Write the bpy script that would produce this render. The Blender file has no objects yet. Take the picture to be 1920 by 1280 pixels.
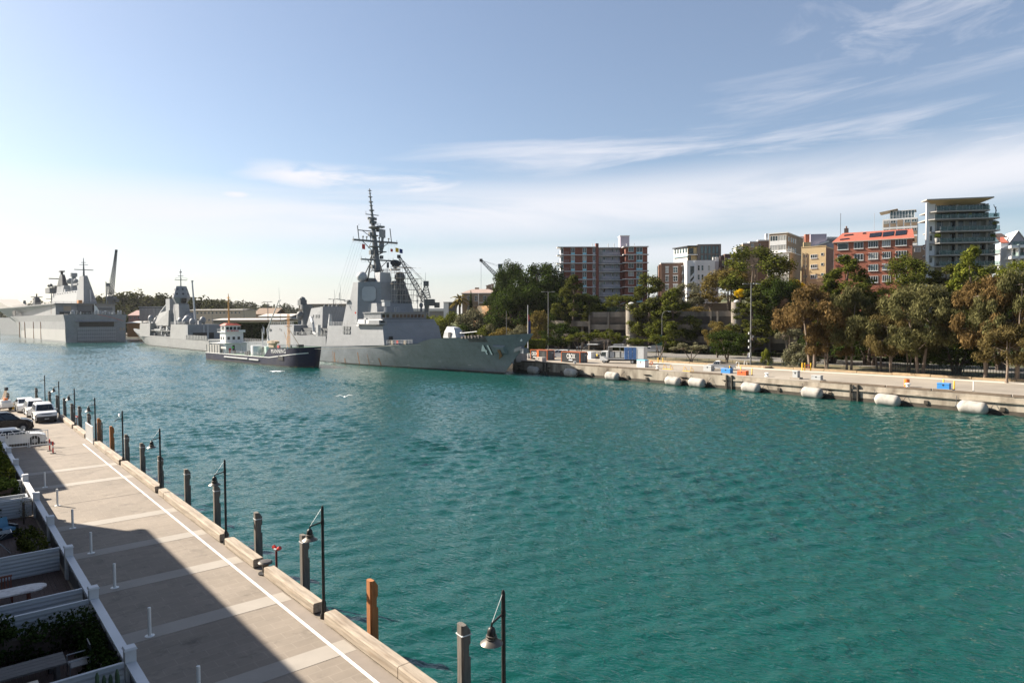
import bpy, bmesh, math, random
import numpy as np
from mathutils import Vector, Matrix, Euler, noise as mnoise
random.seed(7)
SC = bpy.context.scene
COL = SC.collection
R = math.radians
pi = math.pi

# ------------------------------------------------------------------ camera
FPX, CAMZ = 1280.0, 12.6
_p = math.atan((640-597)/FPX); _r = R(0.3)
_fw = Vector((0, math.cos(_p), -math.sin(_p)))
_u0 = Vector((0, math.sin(_p), math.cos(_p))); _r0 = Vector((1, 0, 0))
_up = _u0*math.cos(_r) + _r0*math.sin(_r)
_ri = _r0*math.cos(_r) - _u0*math.sin(_r)
cd = bpy.data.cameras.new('camera'); cam = bpy.data.objects.new('camera', cd); COL.objects.link(cam)
cd.sensor_width = 36.0; cd.lens = 36.0*FPX/1920.0; cd.clip_start = 0.3; cd.clip_end = 20000
M = Matrix((( _ri.x, _up.x, -_fw.x, 0), (_ri.y, _up.y, -_fw.y, 0), (_ri.z, _up.z, -_fw.z, CAMZ), (0, 0, 0, 1)))
cam.matrix_world = M
SC.camera = cam

def ray(px, py):
    return _fw + _ri*((px-960)/FPX) + _up*((640-py)/FPX)
def at_z(px, py, z):
    d = ray(px, py); t = (z-CAMZ)/d.z
    return Vector((t*d.x, t*d.y, z))
def at_y(px, py, Y):
    d = ray(px, py); t = Y/d.y
    return Vector((t*d.x, Y, CAMZ+t*d.z))
# harbour frame: n runs across the two wharves, s along them
_a = R(40.3)
DS = Vector((-math.sin(_a), math.cos(_a), 0)); DN = Vector((math.cos(_a), math.sin(_a), 0))
RZW = _a                      # local x = n, local y = s
def W(n, s, z=0.0):
    return DN*n + DS*s + Vector((0, 0, z))
def to_ns(P):
    return P.dot(DN), P.dot(DS)

# ------------------------------------------------------------------ materials
MATS = {}
def nd(nt, t, **kw):
    n = nt.nodes.new(t)
    for k, v in kw.items():
        if k.startswith('i_'):
            n.inputs[int(k[2:])].default_value = v
        else:
            setattr(n, k, v)
    return n
def mat(name, col, rough=0.7, metal=0.0, var=0.18, scale=1.0, stretch=(1, 1, 1), bump=0.0, bscale=None, spec=0.5,
        col2=None, mixscale=None, thr=None, fine=0.0, obj=False):
    """Principled with world-space noise variation; col2 mixes in patches (stains)."""
    if name in MATS: return MATS[name]
    m = bpy.data.materials.new(name); m.use_nodes = True
    nt = m.node_tree; b = nt.nodes['Principled BSDF']; L = nt.links
    b.inputs['Roughness'].default_value = rough; b.inputs['Metallic'].default_value = metal
    b.inputs['Specular IOR Level'].default_value = spec
    tc = nd(nt, 'ShaderNodeTexCoord'); mp = nd(nt, 'ShaderNodeMapping'); mp.inputs['Scale'].default_value = stretch
    geo = nd(nt, 'ShaderNodeNewGeometry')
    if obj: L.new(tc.outputs['Object'], mp.inputs[0])
    else: L.new(geo.outputs['Position'], mp.inputs[0])
    base = None
    rgb = nd(nt, 'ShaderNodeRGB'); rgb.outputs[0].default_value = (*col, 1); base = rgb.outputs[0]
    if col2 is not None:
        n2 = nd(nt, 'ShaderNodeTexNoise'); n2.inputs['Scale'].default_value = mixscale or scale; n2.inputs['Detail'].default_value = 5
        L.new(mp.outputs[0], n2.inputs['Vector'])
        r2 = nd(nt, 'ShaderNodeMapRange'); t0, t1 = thr or (0.45, 0.65)
        r2.inputs['From Min'].default_value = t0; r2.inputs['From Max'].default_value = t1
        L.new(n2.outputs['Fac'], r2.inputs['Value'])
        mx = nd(nt, 'ShaderNodeMix', data_type='RGBA'); L.new(r2.outputs[0], mx.inputs['Factor'])
        L.new(base, mx.inputs['A']); mx.inputs['B'].default_value = (*col2, 1); base = mx.outputs['Result']
    if var > 0:
        n1 = nd(nt, 'ShaderNodeTexNoise'); n1.inputs['Scale'].default_value = scale; n1.inputs['Detail'].default_value = 6
        n1.inputs['Roughness'].default_value = 0.65
        L.new(mp.outputs[0], n1.inputs['Vector'])
        r1 = nd(nt, 'ShaderNodeMapRange'); r1.inputs['From Min'].default_value = 0.25; r1.inputs['From Max'].default_value = 0.75
        r1.inputs['To Min'].default_value = 1-var; r1.inputs['To Max'].default_value = 1+var
        L.new(n1.outputs['Fac'], r1.inputs['Value'])
        hs = nd(nt, 'ShaderNodeHueSaturation'); L.new(base, hs.inputs['Color']); L.new(r1.outputs[0], hs.inputs['Value']); base = hs.outputs[0]
        if bump > 0:
            bp = nd(nt, 'ShaderNodeBump'); bp.inputs['Strength'].default_value = bump; bp.inputs['Distance'].default_value = 0.05
            nb = n1
            if bscale:
                nb = nd(nt, 'ShaderNodeTexNoise'); nb.inputs['Scale'].default_value = bscale; nb.inputs['Detail'].default_value = 4
                L.new(mp.outputs[0], nb.inputs['Vector'])
            L.new(nb.outputs['Fac'], bp.inputs['Height']); L.new(bp.outputs[0], b.inputs['Normal'])
    L.new(base, b.inputs['Base Color'])
    MATS[name] = m
    return m
def leafmat(name, c1, c2, scale=0.8, trans=0.25):
    if name in MATS: return MATS[name]
    m = bpy.data.materials.new(name); m.use_nodes = True
    nt = m.node_tree; L = nt.links; nt.nodes.remove(nt.nodes['Principled BSDF'])
    out = nt.nodes['Material Output']; geo = nd(nt, 'ShaderNodeNewGeometry')
    n1 = nd(nt, 'ShaderNodeTexNoise'); n1.inputs['Scale'].default_value = scale; n1.inputs['Detail'].default_value = 3
    L.new(geo.outputs['Position'], n1.inputs['Vector'])
    ad = nd(nt, 'ShaderNodeMath', operation='MULTIPLY_ADD'); L.new(geo.outputs['Random Per Island'], ad.inputs[0]); ad.inputs[1].default_value = 0.5
    L.new(n1.outputs['Fac'], ad.inputs[2])
    rm = nd(nt, 'ShaderNodeMapRange'); rm.inputs['From Min'].default_value = 0.45; rm.inputs['From Max'].default_value = 1.05
    L.new(ad.outputs[0], rm.inputs['Value'])
    mx = nd(nt, 'ShaderNodeMix', data_type='RGBA'); L.new(rm.outputs[0], mx.inputs['Factor'])
    mx.inputs['A'].default_value = (*c1, 1); mx.inputs['B'].default_value = (*c2, 1)
    d = nd(nt, 'ShaderNodeBsdfDiffuse'); t = nd(nt, 'ShaderNodeBsdfTranslucent'); ms = nd(nt, 'ShaderNodeMixShader'); ms.inputs[0].default_value = trans
    L.new(mx.outputs['Result'], d.inputs[0]); L.new(mx.outputs['Result'], t.inputs[0])
    L.new(d.outputs[0], ms.inputs[1]); L.new(t.outputs[0], ms.inputs[2]); L.new(ms.outputs[0], out.inputs[0])
    MATS[name] = m
    return m
def brickmat(name, c1, c2, mortar, sx=4.0, rough=0.85, horiz='xy', bw=.5, rh=.25, ms=.015, var=.25, stain=.25):
    """Brick texture; horiz 'xy' maps length along local x and rows along z (walls)."""
    if name in MATS: return MATS[name]
    m = bpy.data.materials.new(name); m.use_nodes = True
    nt = m.node_tree; b = nt.nodes['Principled BSDF']; L = nt.links; b.inputs['Roughness'].default_value = rough
    tc = nd(nt, 'ShaderNodeTexCoord'); sp = nd(nt, 'ShaderNodeSeparateXYZ'); L.new(tc.outputs['Object'], sp.inputs[0])
    cb = nd(nt, 'ShaderNodeCombineXYZ')
    if horiz == 'xy':
        ad = nd(nt, 'ShaderNodeMath', operation='ADD'); L.new(sp.outputs[0], ad.inputs[0]); L.new(sp.outputs[1], ad.inputs[1])
        L.new(ad.outputs[0], cb.inputs[0]); L.new(sp.outputs[2], cb.inputs[1])
    else:
        L.new(sp.outputs[0], cb.inputs[0]); L.new(sp.outputs[1], cb.inputs[1])
    br = nd(nt, 'ShaderNodeTexBrick'); L.new(cb.outputs[0], br.inputs['Vector'])
    br.inputs['Color1'].default_value = (*c1, 1); br.inputs['Color2'].default_value = (*c2, 1); br.inputs['Mortar'].default_value = (*mortar, 1)
    br.inputs['Scale'].default_value = sx; br.inputs['Mortar Size'].default_value = ms
    br.inputs['Brick Width'].default_value = bw; br.inputs['Row Height'].default_value = rh
    n1 = nd(nt, 'ShaderNodeTexNoise'); n1.inputs['Scale'].default_value = .35; n1.inputs['Detail'].default_value = 8; n1.inputs['Roughness'].default_value = .7
    L.new(tc.outputs['Object'], n1.inputs['Vector'])
    r1 = nd(nt, 'ShaderNodeMapRange'); r1.inputs['From Min'].default_value = .25; r1.inputs['From Max'].default_value = .75
    r1.inputs['To Min'].default_value = 1-var; r1.inputs['To Max'].default_value = 1+var; L.new(n1.outputs['Fac'], r1.inputs['Value'])
    hs = nd(nt, 'ShaderNodeHueSaturation'); L.new(br.outputs['Color'], hs.inputs['Color']); L.new(r1.outputs[0], hs.inputs['Value'])
    n2 = nd(nt, 'ShaderNodeTexNoise'); n2.inputs['Scale'].default_value = 1.1; n2.inputs['Detail'].default_value = 9; n2.inputs['Roughness'].default_value = .75; L.new(tc.outputs['Object'], n2.inputs['Vector'])
    r2 = nd(nt, 'ShaderNodeMapRange'); r2.inputs['From Min'].default_value = .54; r2.inputs['From Max'].default_value = .74; r2.inputs['To Min'].default_value = 1.0; r2.inputs['To Max'].default_value = 1-stain; L.new(n2.outputs['Fac'], r2.inputs['Value'])
    h2 = nd(nt, 'ShaderNodeHueSaturation'); L.new(hs.outputs[0], h2.inputs['Color']); L.new(r2.outputs[0], h2.inputs['Value'])
    L.new(h2.outputs[0], b.inputs['Base Color'])
    MATS[name] = m
    return m
def glassmat(name, col=(.02, .03, .035), rough=.06):
    if name in MATS: return MATS[name]
    m = mat(name, col, rough, 0, .5, .6, spec=.6)
    return m

# ------------------------------------------------------------------ mesh builder
class MB:
    def __init__(s): s.v = []; s.f = []
    def add(s, vs, fs):
        o = len(s.v); s.v += [tuple(v) for v in vs]; s.f += [tuple(i+o for i in f) for f in fs]; return s
    def b(s, x0, x1, y0, y1, z0, z1, top=None):
        """axis box; top=(dx0,dx1,dy0,dy1) insets the top face"""
        t = top or (0, 0, 0, 0)
        return s.add([(x0, y0, z0), (x1, y0, z0), (x1, y1, z0), (x0, y1, z0), (x0+t[0], y0+t[2], z1), (x1-t[1], y0+t[2], z1), (x1-t[1], y1-t[3], z1), (x0+t[0], y1-t[3], z1)],
              [(3, 2, 1, 0), (4, 5, 6, 7), (0, 1, 5, 4), (1, 2, 6, 5), (2, 3, 7, 6), (3, 0, 4, 7)])
    def cb(s, c, size, rz=0.0, rx=0.0, ry=0.0):
        m = Matrix.Translation(c) @ Euler((rx, ry, rz)).to_matrix().to_4x4(); a, b_, d = [q/2 for q in size]
        vs = [m @ Vector(q) for q in [(-a, -b_, -d), (a, -b_, -d), (a, b_, -d), (-a, b_, -d), (-a, -b_, d), (a, -b_, d), (a, b_, d), (-a, b_, d)]]
        return s.add(vs, [(3, 2, 1, 0), (4, 5, 6, 7), (0, 1, 5, 4), (1, 2, 6, 5), (2, 3, 7, 6), (3, 0, 4, 7)])
    def cyl(s, p0, p1, r0, r1=None, n=10, cap=True):
        p0 = Vector(p0); p1 = Vector(p1); r1 = r0 if r1 is None else r1
        d = (p1-p0)
        if d.length < 1e-6: return s
        d.normalize(); a = d.orthogonal().normalized(); c = d.cross(a)
        vs = []
        for p, r in ((p0, r0), (p1, r1)):
            for k in range(n):
                t = 2*pi*k/n; vs.append(p + a*(r*math.cos(t)) + c*(r*math.sin(t)))
        fs = [(k, (k+1) % n, n+(k+1) % n, n+k) for k in range(n)]
        if cap: fs += [tuple(range(n-1, -1, -1)), tuple(range(n, 2*n))]
        return s.add(vs, fs)
    def tube(s, pts, r, n=6):
        for i in range(len(pts)-1): s.cyl(pts[i], pts[i+1], r, r, n)
        return s
    def lathe(s, prof, c=(0, 0, 0), n=14, capb=True, capt=True):
        vs = []; m = len(prof)
        for r, z in prof:
            for k in range(n):
                t = 2*pi*k/n; vs.append((c[0]+r*math.cos(t), c[1]+r*math.sin(t), c[2]+z))
        fs = []
        for j in range(m-1):
            for k in range(n): fs.append((j*n+k, j*n+(k+1) % n, (j+1)*n+(k+1) % n, (j+1)*n+k))
        if capb: fs.append(tuple(range(n-1, -1, -1)))
        if capt: fs.append(tuple((m-1)*n+k for k in range(n)))
        return s.add(vs, fs)
    def sph(s, c, r, n=12, m=8, sz=1.0):
        prof = [(max(1e-4, r*math.sin(pi*j/m)), -r*sz*math.cos(pi*j/m)) for j in range(m+1)]
        return s.lathe(prof, c, n)
    def prism(s, poly, z0, z1, taper=None):
        n = len(poly); top = taper or poly
        ar = sum(poly[i][0]*poly[(i+1) % n][1]-poly[(i+1) % n][0]*poly[i][1] for i in range(n))
        if ar < 0: poly = poly[::-1]; top = top[::-1]
        vs = [(x, y, z0) for x, y in poly] + [(x, y, z1) for x, y in top]
        return s.add(vs, [tuple(range(n-1, -1, -1)), tuple(range(n, 2*n))] + [(k, (k+1) % n, n+(k+1) % n, n+k) for k in range(n)])
    def extr(s, pts, vec):
        n = len(pts); vec = Vector(vec); vs = [Vector(p) for p in pts] + [Vector(p)+vec for p in pts]
        return s.add(vs, [tuple(range(n-1, -1, -1)), tuple(range(n, 2*n))] + [(k, (k+1) % n, n+(k+1) % n, n+k) for k in range(n)])
    def loft(s, rings, closed=True, cap0=True, cap1=True):
        n = len(rings[0]); vs = [p for r in rings for p in r]; fs = []
        for j in range(len(rings)-1):
            for k in range(n if closed else n-1):
                fs.append((j*n+k, j*n+(k+1) % n, (j+1)*n+(k+1) % n, (j+1)*n+k))
        if cap0: fs.append(tuple(range(n-1, -1, -1)))
        if cap1: fs.append(tuple((len(rings)-1)*n+k for k in range(n)))
        return s.add(vs, fs)
    def rail(s, pts, h=1.0, r=0.03, rows=3, step=2.0):
        """guard rail along a polyline"""
        for i in range(len(pts)-1):
            a = Vector(pts[i]); b_ = Vector(pts[i+1]); L = (b_-a).length; k = max(1, int(round(L/step)))
            for j in range(k+1):
                p = a.lerp(b_, j/k); s.cyl(p, p+Vector((0, 0, h)), r, r, 4)
            for q in range(1, rows+1):
                z = Vector((0, 0, h*q/rows)); s.cyl(a+z, b_+z, r, r, 4)
        return s
    def truss(s, p0, p1, w0, w1, r, n=8):
        """square lattice boom"""
        p0 = Vector(p0); p1 = Vector(p1); d = (p1-p0).normalized(); a = d.cross(Vector((0, 0, 1)))
        a = a.normalized() if a.length > .01 else Vector((1, 0, 0)); c = d.cross(a)
        rings = []
        for i in range(n+1):
            t = i/n; p = p0.lerp(p1, t); w = w0+(w1-w0)*t
            rings.append([p+a*w*sx/2+c*w*sy/2 for sx, sy in ((-1, -1), (1, -1), (1, 1), (-1, 1))])
        for i in range(n):
            for k in range(4):
                s.cyl(rings[i][k], rings[i+1][k], r, r, 4)
                s.cyl(rings[i][k], rings[i+1][(k+1) % 4], r*.7, r*.7, 4)
                s.cyl(rings[i][k], rings[i][(k+1) % 4], r*.7, r*.7, 4)
        return s
    def mesh(s, name, m, smooth=False):
        me = bpy.data.meshes.new(name); me.from_pydata(s.v, [], s.f); 
        if m: me.materials.append(m)
        bm = bmesh.new(); bm.from_mesh(me); bmesh.ops.recalc_face_normals(bm, faces=bm.faces); bm.to_mesh(me); bm.free()
        if smooth:
            me.polygons.foreach_set('use_smooth', [True]*len(me.polygons)); 
            if smooth != 'all': me.set_sharp_from_angle(angle=R(40))
        me.update()
        return me
    def build(s, name, m, parent=None, smooth=False, loc=None, rz=0.0):
        o = bpy.data.objects.new(name, s.mesh(name, m, smooth)); COL.objects.link(o)
        if parent: o.parent = parent
        if loc is not None: o.location = loc
        if rz: o.rotation_euler = (0, 0, rz)
        return o
def tag(o, label=None, cat=None, group=None, kind=None):
    if label: o['label'] = label
    if cat: o['category'] = cat
    if group: o['group'] = group
    if kind: o['kind'] = kind
    return o
def thing(name, label, cat, loc=(0, 0, 0), rz=0.0, group=None):
    o = bpy.data.objects.new(name, None); COL.objects.link(o); o.empty_display_size = .3
    o.location = loc; o.rotation_euler = (0, 0, rz)
    return tag(o, label, cat, group)
def children(o): return list(o.children)
def dup(o, loc=None, rz=None, label=None, parent=None, scale=None):
    c = o.copy(); COL.objects.link(c)
    if parent: c.parent = parent
    if loc is not None: c.location = loc
    if rz is not None: c.rotation_euler = (0, 0, rz)
    if scale is not None: c.scale = scale if hasattr(scale, '__len__') else (scale,)*3
    if label: c['label'] = label
    for ch in children(o): dup(ch, parent=c)
    return c
def txt(name, body, size, m, parent, loc, rot, ext=.01, align='LEFT', sx=1.0, space=1.0, bold=.012):
    cu = bpy.data.curves.new(name, 'FONT'); cu.body = body; cu.size = size; cu.extrude = ext; cu.align_x = align; cu.space_character = space
    cu.fill_mode = 'BOTH'; cu.offset = size*bold
    o = bpy.data.objects.new(name, cu); COL.objects.link(o)
    bpy.context.view_layer.update()
    me = bpy.data.meshes.new_from_object(o.evaluated_get(bpy.context.evaluated_depsgraph_get()))
    bpy.data.objects.remove(o); me.materials.clear(); me.materials.append(m)
    o = bpy.data.objects.new(name, me); COL.objects.link(o); o.parent = parent; o.location = loc; o.rotation_euler = rot; o.scale = (sx, 1, 1)
    return o

# ------------------------------------------------------------------ common materials
WHITE = mat('white_paint', (.66, .66, .645), .45, var=.06)
DARK = mat('dark_metal', (.035, .036, .04), .5, .3, var=.2)
BLACK = mat('black_rubber', (.015, .015, .016), .7, var=.2)
GLASS = glassmat('window_glass')
GLASSL = glassmat('curtained_glass', (.28, .29, .28), .15)
STEEL = mat('galvanised_steel', (.35, .36, .37), .45, .6, var=.15)
RED = mat('red_paint', (.55, .03, .02), .4, var=.1)
ORANGE = mat('orange_paint', (.75, .17, .02), .5, var=.1)
YELLOW = mat('yellow_paint', (.75, .45, .02), .5, var=.1)
BLUE = mat('blue_paint', (.03, .20, .50), .45, var=.1)
EXPOSURE = 1.48
WAVES = [(.5, .4, .07, 0, 22), (2.3, .45, .09, 1, 22), (5, .5, .034, 1, 8), (9, .7, .010, 0, 0)]
WSLOPE = .22
HAZE = .000035
# ------------------------------------------------------------------ light and sky
SUN_EL = R(34); SUN_AZ = -69     # degrees from +Y, negative = left
sv = Vector((math.sin(R(SUN_AZ))*math.cos(SUN_EL), math.cos(R(SUN_AZ))*math.cos(SUN_EL), math.sin(SUN_EL)))
sl = bpy.data.lights.new('sun', 'SUN'); sl.energy = 5.0; sl.angle = R(.53); sl.color = (1.0, .90, .76)
so = bpy.data.objects.new('sun', sl); COL.objects.link(so); so.rotation_euler = (-sv).to_track_quat('-Z', 'Y').to_euler(); so.location = (0, 0, 200)
w = bpy.data.worlds.new('World'); SC.world = w; w.use_nodes = True
nt = w.node_tree; L = nt.links; bg = nt.nodes['Background']
sky = nd(nt, 'ShaderNodeTexSky', sky_type='NISHITA'); sky.sun_disc = False; sky.sun_elevation = SUN_EL; sky.sun_rotation = R(SUN_AZ)
sky.air_density = 1.0; sky.dust_density = 1.0; sky.ozone_density = 2.0; sky.altitude = 0
bg.inputs['Strength'].default_value = 0.0515
# cirrus: streaky noise in azimuth / elevation, gathered into a few long bands
tc = nd(nt, 'ShaderNodeTexCoord'); sp = nd(nt, 'ShaderNodeSeparateXYZ'); L.new(tc.outputs['Generated'], sp.inputs[0])
def mth(op, a, b_=None, c=None):
    n = nd(nt, 'ShaderNodeMath', operation=op)
    for i, v in enumerate((a, b_, c)):
        if v is None: continue
        if isinstance(v, (int, float)): n.inputs[i].default_value = v
        else: L.new(v, n.inputs[i])
    return n.outputs[0]
azi = mth('ARCTAN2', sp.outputs[0], sp.outputs[1]); ele = mth('ARCSINE', sp.outputs[2])
cb = nd(nt, 'ShaderNodeCombineXYZ'); L.new(azi, cb.inputs[0]); L.new(ele, cb.inputs[1])
def wisps(rot, sx, sy, ofs, det, rough, t0, t1, dist):
    mp = nd(nt, 'ShaderNodeMapping'); mp.inputs['Rotation'].default_value = (0, 0, R(-rot)); mp.inputs['Location'].default_value = (ofs, ofs*.7, 0); L.new(cb.outputs[0], mp.inputs[0])
    m2 = nd(nt, 'ShaderNodeMapping'); m2.inputs['Scale'].default_value = (sx, sy, 1); L.new(mp.outputs[0], m2.inputs[0])
    no = nd(nt, 'ShaderNodeTexNoise'); no.inputs['Scale'].default_value = 1; no.inputs['Detail'].default_value = det; no.inputs['Roughness'].default_value = rough; no.inputs['Distortion'].default_value = dist
    L.new(m2.outputs[0], no.inputs['Vector']); r = nd(nt, 'ShaderNodeMapRange', interpolation_type='SMOOTHSTEP'); r.inputs['From Min'].default_value = t0; r.inputs['From Max'].default_value = t1; L.new(no.outputs['Fac'], r.inputs['Value']); return r.outputs[0]
def srange(v, a, b_):
    r = nd(nt, 'ShaderNodeMapRange', interpolation_type='SMOOTHSTEP'); r.inputs['From Min'].default_value = a; r.inputs['From Max'].default_value = b_; L.new(v, r.inputs['Value']); return r.outputs[0]
def band(e0, k, w_, a0, a1, soft):
    d = mth('ABSOLUTE', mth('SUBTRACT', ele, mth('MULTIPLY_ADD', azi, k, e0))); g = srange(d, w_, 0.0)
    return mth('MULTIPLY', g, mth('MULTIPLY', srange(azi, a0-soft, a0+soft), srange(azi, a1+soft, a1-soft)))
fib = wisps(3, 2.6, 26, .3, 9, .62, .34, .74, .5); soft = wisps(2, 1.5, 11, 2.1, 6, .58, .20, .58, .5); veil = wisps(0, .8, 6, 4.4, 3, .5, .0, .5, .2); pufb = wisps(3, 8, 38, 8.1, 9, .62, .30, .62, .6); puff = wisps(4, 7, 22, 5.2, 9, .66, .36, .76, .7)
tot = None
for m_, tex, amp in ((band(.152, .035, .075, -.8, .95, .25), soft, .9), (band(.225, -.01, .062, -.12, .95, .25), fib, .85), (band(.188, -.03, .028, -.36, -.08, .06), pufb, 1.0), (band(.168, 0, .012, -.40, -.36, .02), pufb, 1.0),
                     (band(.32, .08, .12, .40, 1.0, .14), puff, .5), (band(.27, .06, .05, .25, .9, .15), fib, .5), (band(.085, .03, .045, -.9, .6, .3), soft, .7), (band(.02, 0, .11, -1.5, 1.3, .3), veil, .5)):
    v = mth('MULTIPLY', mth('MULTIPLY', m_, tex), amp); tot = v if tot is None else mth('MAXIMUM', tot, v)
tot = mth('MAXIMUM', tot, .09)
mix = nd(nt, 'ShaderNodeMix', data_type='RGBA'); L.new(tot, mix.inputs['Factor']); L.new(sky.outputs[0], mix.inputs['A']); mix.inputs['B'].default_value = (6.6, 6.6, 7.0, 1)
L.new(mix.outputs['Result'], bg.inputs['Color'])
vs = SC.view_settings; vs.view_transform = 'Standard'; vs.look = 'None'; vs.exposure = EXPOSURE; vs.gamma = 1; vs.use_curve_mapping = False
SC.cycles.max_bounces = 6; SC.cycles.diffuse_bounces = 3; SC.cycles.glossy_bounces = 3; SC.cycles.transparent_max_bounces = 8
SC.cycles.use_denoising = True

# ------------------------------------------------------------------ water
def mth2(nt, op, a, b_=None, c=None):
    n = nt.nodes.new('ShaderNodeMath'); n.operation = op
    for i, v in enumerate((a, b_, c)):
        if isinstance(v, (int, float)): n.inputs[i].default_value = v
        elif v is not None: nt.links.new(v, n.inputs[i])
    return n.outputs[0]
def water_material():
    m = bpy.data.materials.new('harbour_water'); m.use_nodes = True; nt = m.node_tree; L = nt.links; b = nt.nodes['Principled BSDF']
    geo = nd(nt, 'ShaderNodeNewGeometry')
    b.inputs['Roughness'].default_value = .025; b.inputs['IOR'].default_value = 1.34; b.inputs['Specular IOR Level'].default_value = .85
    n0 = nd(nt, 'ShaderNodeTexNoise'); n0.inputs['Scale'].default_value = .03; n0.inputs['Detail'].default_value = 4; L.new(geo.outputs['Position'], n0.inputs['Vector'])
    mx = nd(nt, 'ShaderNodeMix', data_type='RGBA'); L.new(n0.outputs['Fac'], mx.inputs['Factor'])
    mx.inputs['A'].default_value = (.0010, .042, .033, 1); mx.inputs['B'].default_value = (.0018, .058, .049, 1); L.new(mx.outputs['Result'], b.inputs['Base Color'])
    prev = None
    nw = nd(nt, 'ShaderNodeTexNoise'); nw.inputs['Scale'].default_value = .022; nw.inputs['Detail'].default_value = 3; L.new(geo.outputs['Position'], nw.inputs['Vector'])
    wr = nd(nt, 'ShaderNodeMapRange'); wr.inputs['From Min'].default_value = .35; wr.inputs['From Max'].default_value = .65; wr.inputs['To Min'].default_value = .6; wr.inputs['To Max'].default_value = 1.2; L.new(nw.outputs['Fac'], wr.inputs['Value'])
    for sc, st, dist, ridge, rot in WAVES:
        mp = nd(nt, 'ShaderNodeMapping'); mp.inputs['Rotation'].default_value = (0, 0, R(rot)); L.new(geo.outputs['Position'], mp.inputs[0])
        m2 = nd(nt, 'ShaderNodeMapping'); m2.inputs['Scale'].default_value = (sc*st, sc, sc); L.new(mp.outputs[0], m2.inputs[0])
        no = nd(nt, 'ShaderNodeTexNoise'); no.inputs['Scale'].default_value = 1; no.inputs['Detail'].default_value = 3; no.inputs['Roughness'].default_value = .5; no.inputs['Distortion'].default_value = .4
        L.new(m2.outputs[0], no.inputs['Vector']); h = no.outputs['Fac']
        if ridge: h = mth2(nt, 'SUBTRACT', 1.0, mth2(nt, 'ABSOLUTE', mth2(nt, 'MULTIPLY_ADD', h, 2.0, -1.0)))
        ml = mth2(nt, 'MULTIPLY', h, dist); prev = ml if prev is None else mth2(nt, 'ADD', prev, ml)
    prev = mth2(nt, 'MULTIPLY', prev, wr.outputs[0])
    bp = nd(nt, 'ShaderNodeBump'); bp.inputs['Strength'].default_value = 1.0; bp.inputs['Distance'].default_value = 1.0; L.new(prev, bp.inputs['Height']); L.new(bp.outputs[0], b.inputs['Normal'])
    return m
# wind chop as real waves in the basin, flat open water beyond
def water_mesh():
    n0, n1, s0, s1 = 9.0, 106.0, -14.0, 520.0
    g = np.random.default_rng(17); nn = np.arange(n0, n1, .13); q_ = np.linspace(0, 1, 1200); sv_ = s0+(s1-s0)*(.24*q_+.76*q_**2.2); NN, SS = np.meshgrid(nn, sv_)
    X = NN*DN.x+SS*DS.x; Y = NN*DN.y+SS*DS.y; Z = np.zeros_like(X)
    for k in range(60):
        wl = .42*(2.9/.42)**g.random()**1.15; th = R(113)+g.normal()*R(22); kk = 2*pi/wl; am = WSLOPE*wl/(2*pi)*math.sqrt(2.0/60)*(.7+.6*g.random())
        ph = g.random()*2*pi; q = kk*(X*math.cos(th)+Y*math.sin(th))+ph; c = np.cos(q); Z += am*(c+.22*np.cos(2*q))
    gust = np.zeros_like(X)
    for k in range(9): wl = 14+40*g.random(); th = g.random()*6.28; gust += np.cos(2*pi/wl*(X*math.cos(th)+Y*math.sin(th))+g.random()*6.28)
    Z *= np.clip(.95+.10*gust, .65, 1.3)
    ed = np.minimum(np.minimum(NN-n0, nn[-1]-NN)/3.0, np.minimum(SS-s0, sv_[-1]-SS)/60.0*np.where(SS < 200, 8, 1)); Z *= np.clip(ed, 0, 1)
    V = np.stack([X, Y, Z], -1).reshape(-1, 3); a, b_ = len(sv_), len(nn); i = np.arange(a-1)[:, None]*b_+np.arange(b_-1)[None, :]; F = np.stack([i, i+1, i+b_+1, i+b_], -1).reshape(-1, 4)
    ext = []; e0, e1, f0, f1 = n0, float(nn[-1]), s0, float(sv_[-1]); B = 5000
    for (p0, p1, q0, q1) in ((-B, e0, -400, B), (e1, B, -400, B), (e0, e1, -400, f0), (e0, e1, f1, B)): ext += [W(p0, q0), W(p1, q0), W(p1, q1), W(p0, q1)]
    o = len(V); V = np.concatenate([V, np.array([tuple(p) for p in ext])]); F = np.concatenate([F, np.array([[o+4*k+j for j in range(4)] for k in range(4)])])
    me = bpy.data.meshes.new('water'); me.vertices.add(len(V)); me.vertices.foreach_set('co', V.astype(np.float32).ravel()); me.loops.add(4*len(F)); me.loops.foreach_set('vertex_index', F.astype(np.int32).ravel()); me.polygons.add(len(F)); me.polygons.foreach_set('loop_start', np.arange(0, 4*len(F), 4, dtype=np.int32)); me.update(calc_edges=True)
    me.polygons.foreach_set('use_smooth', np.ones(len(F), dtype=bool)); me.materials.append(water_material()); o_ = bpy.data.objects.new('water', me); COL.objects.link(o_); return o_
tag(water_mesh(), 'teal green harbour water rippled by a light breeze', kind='structure')

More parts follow.
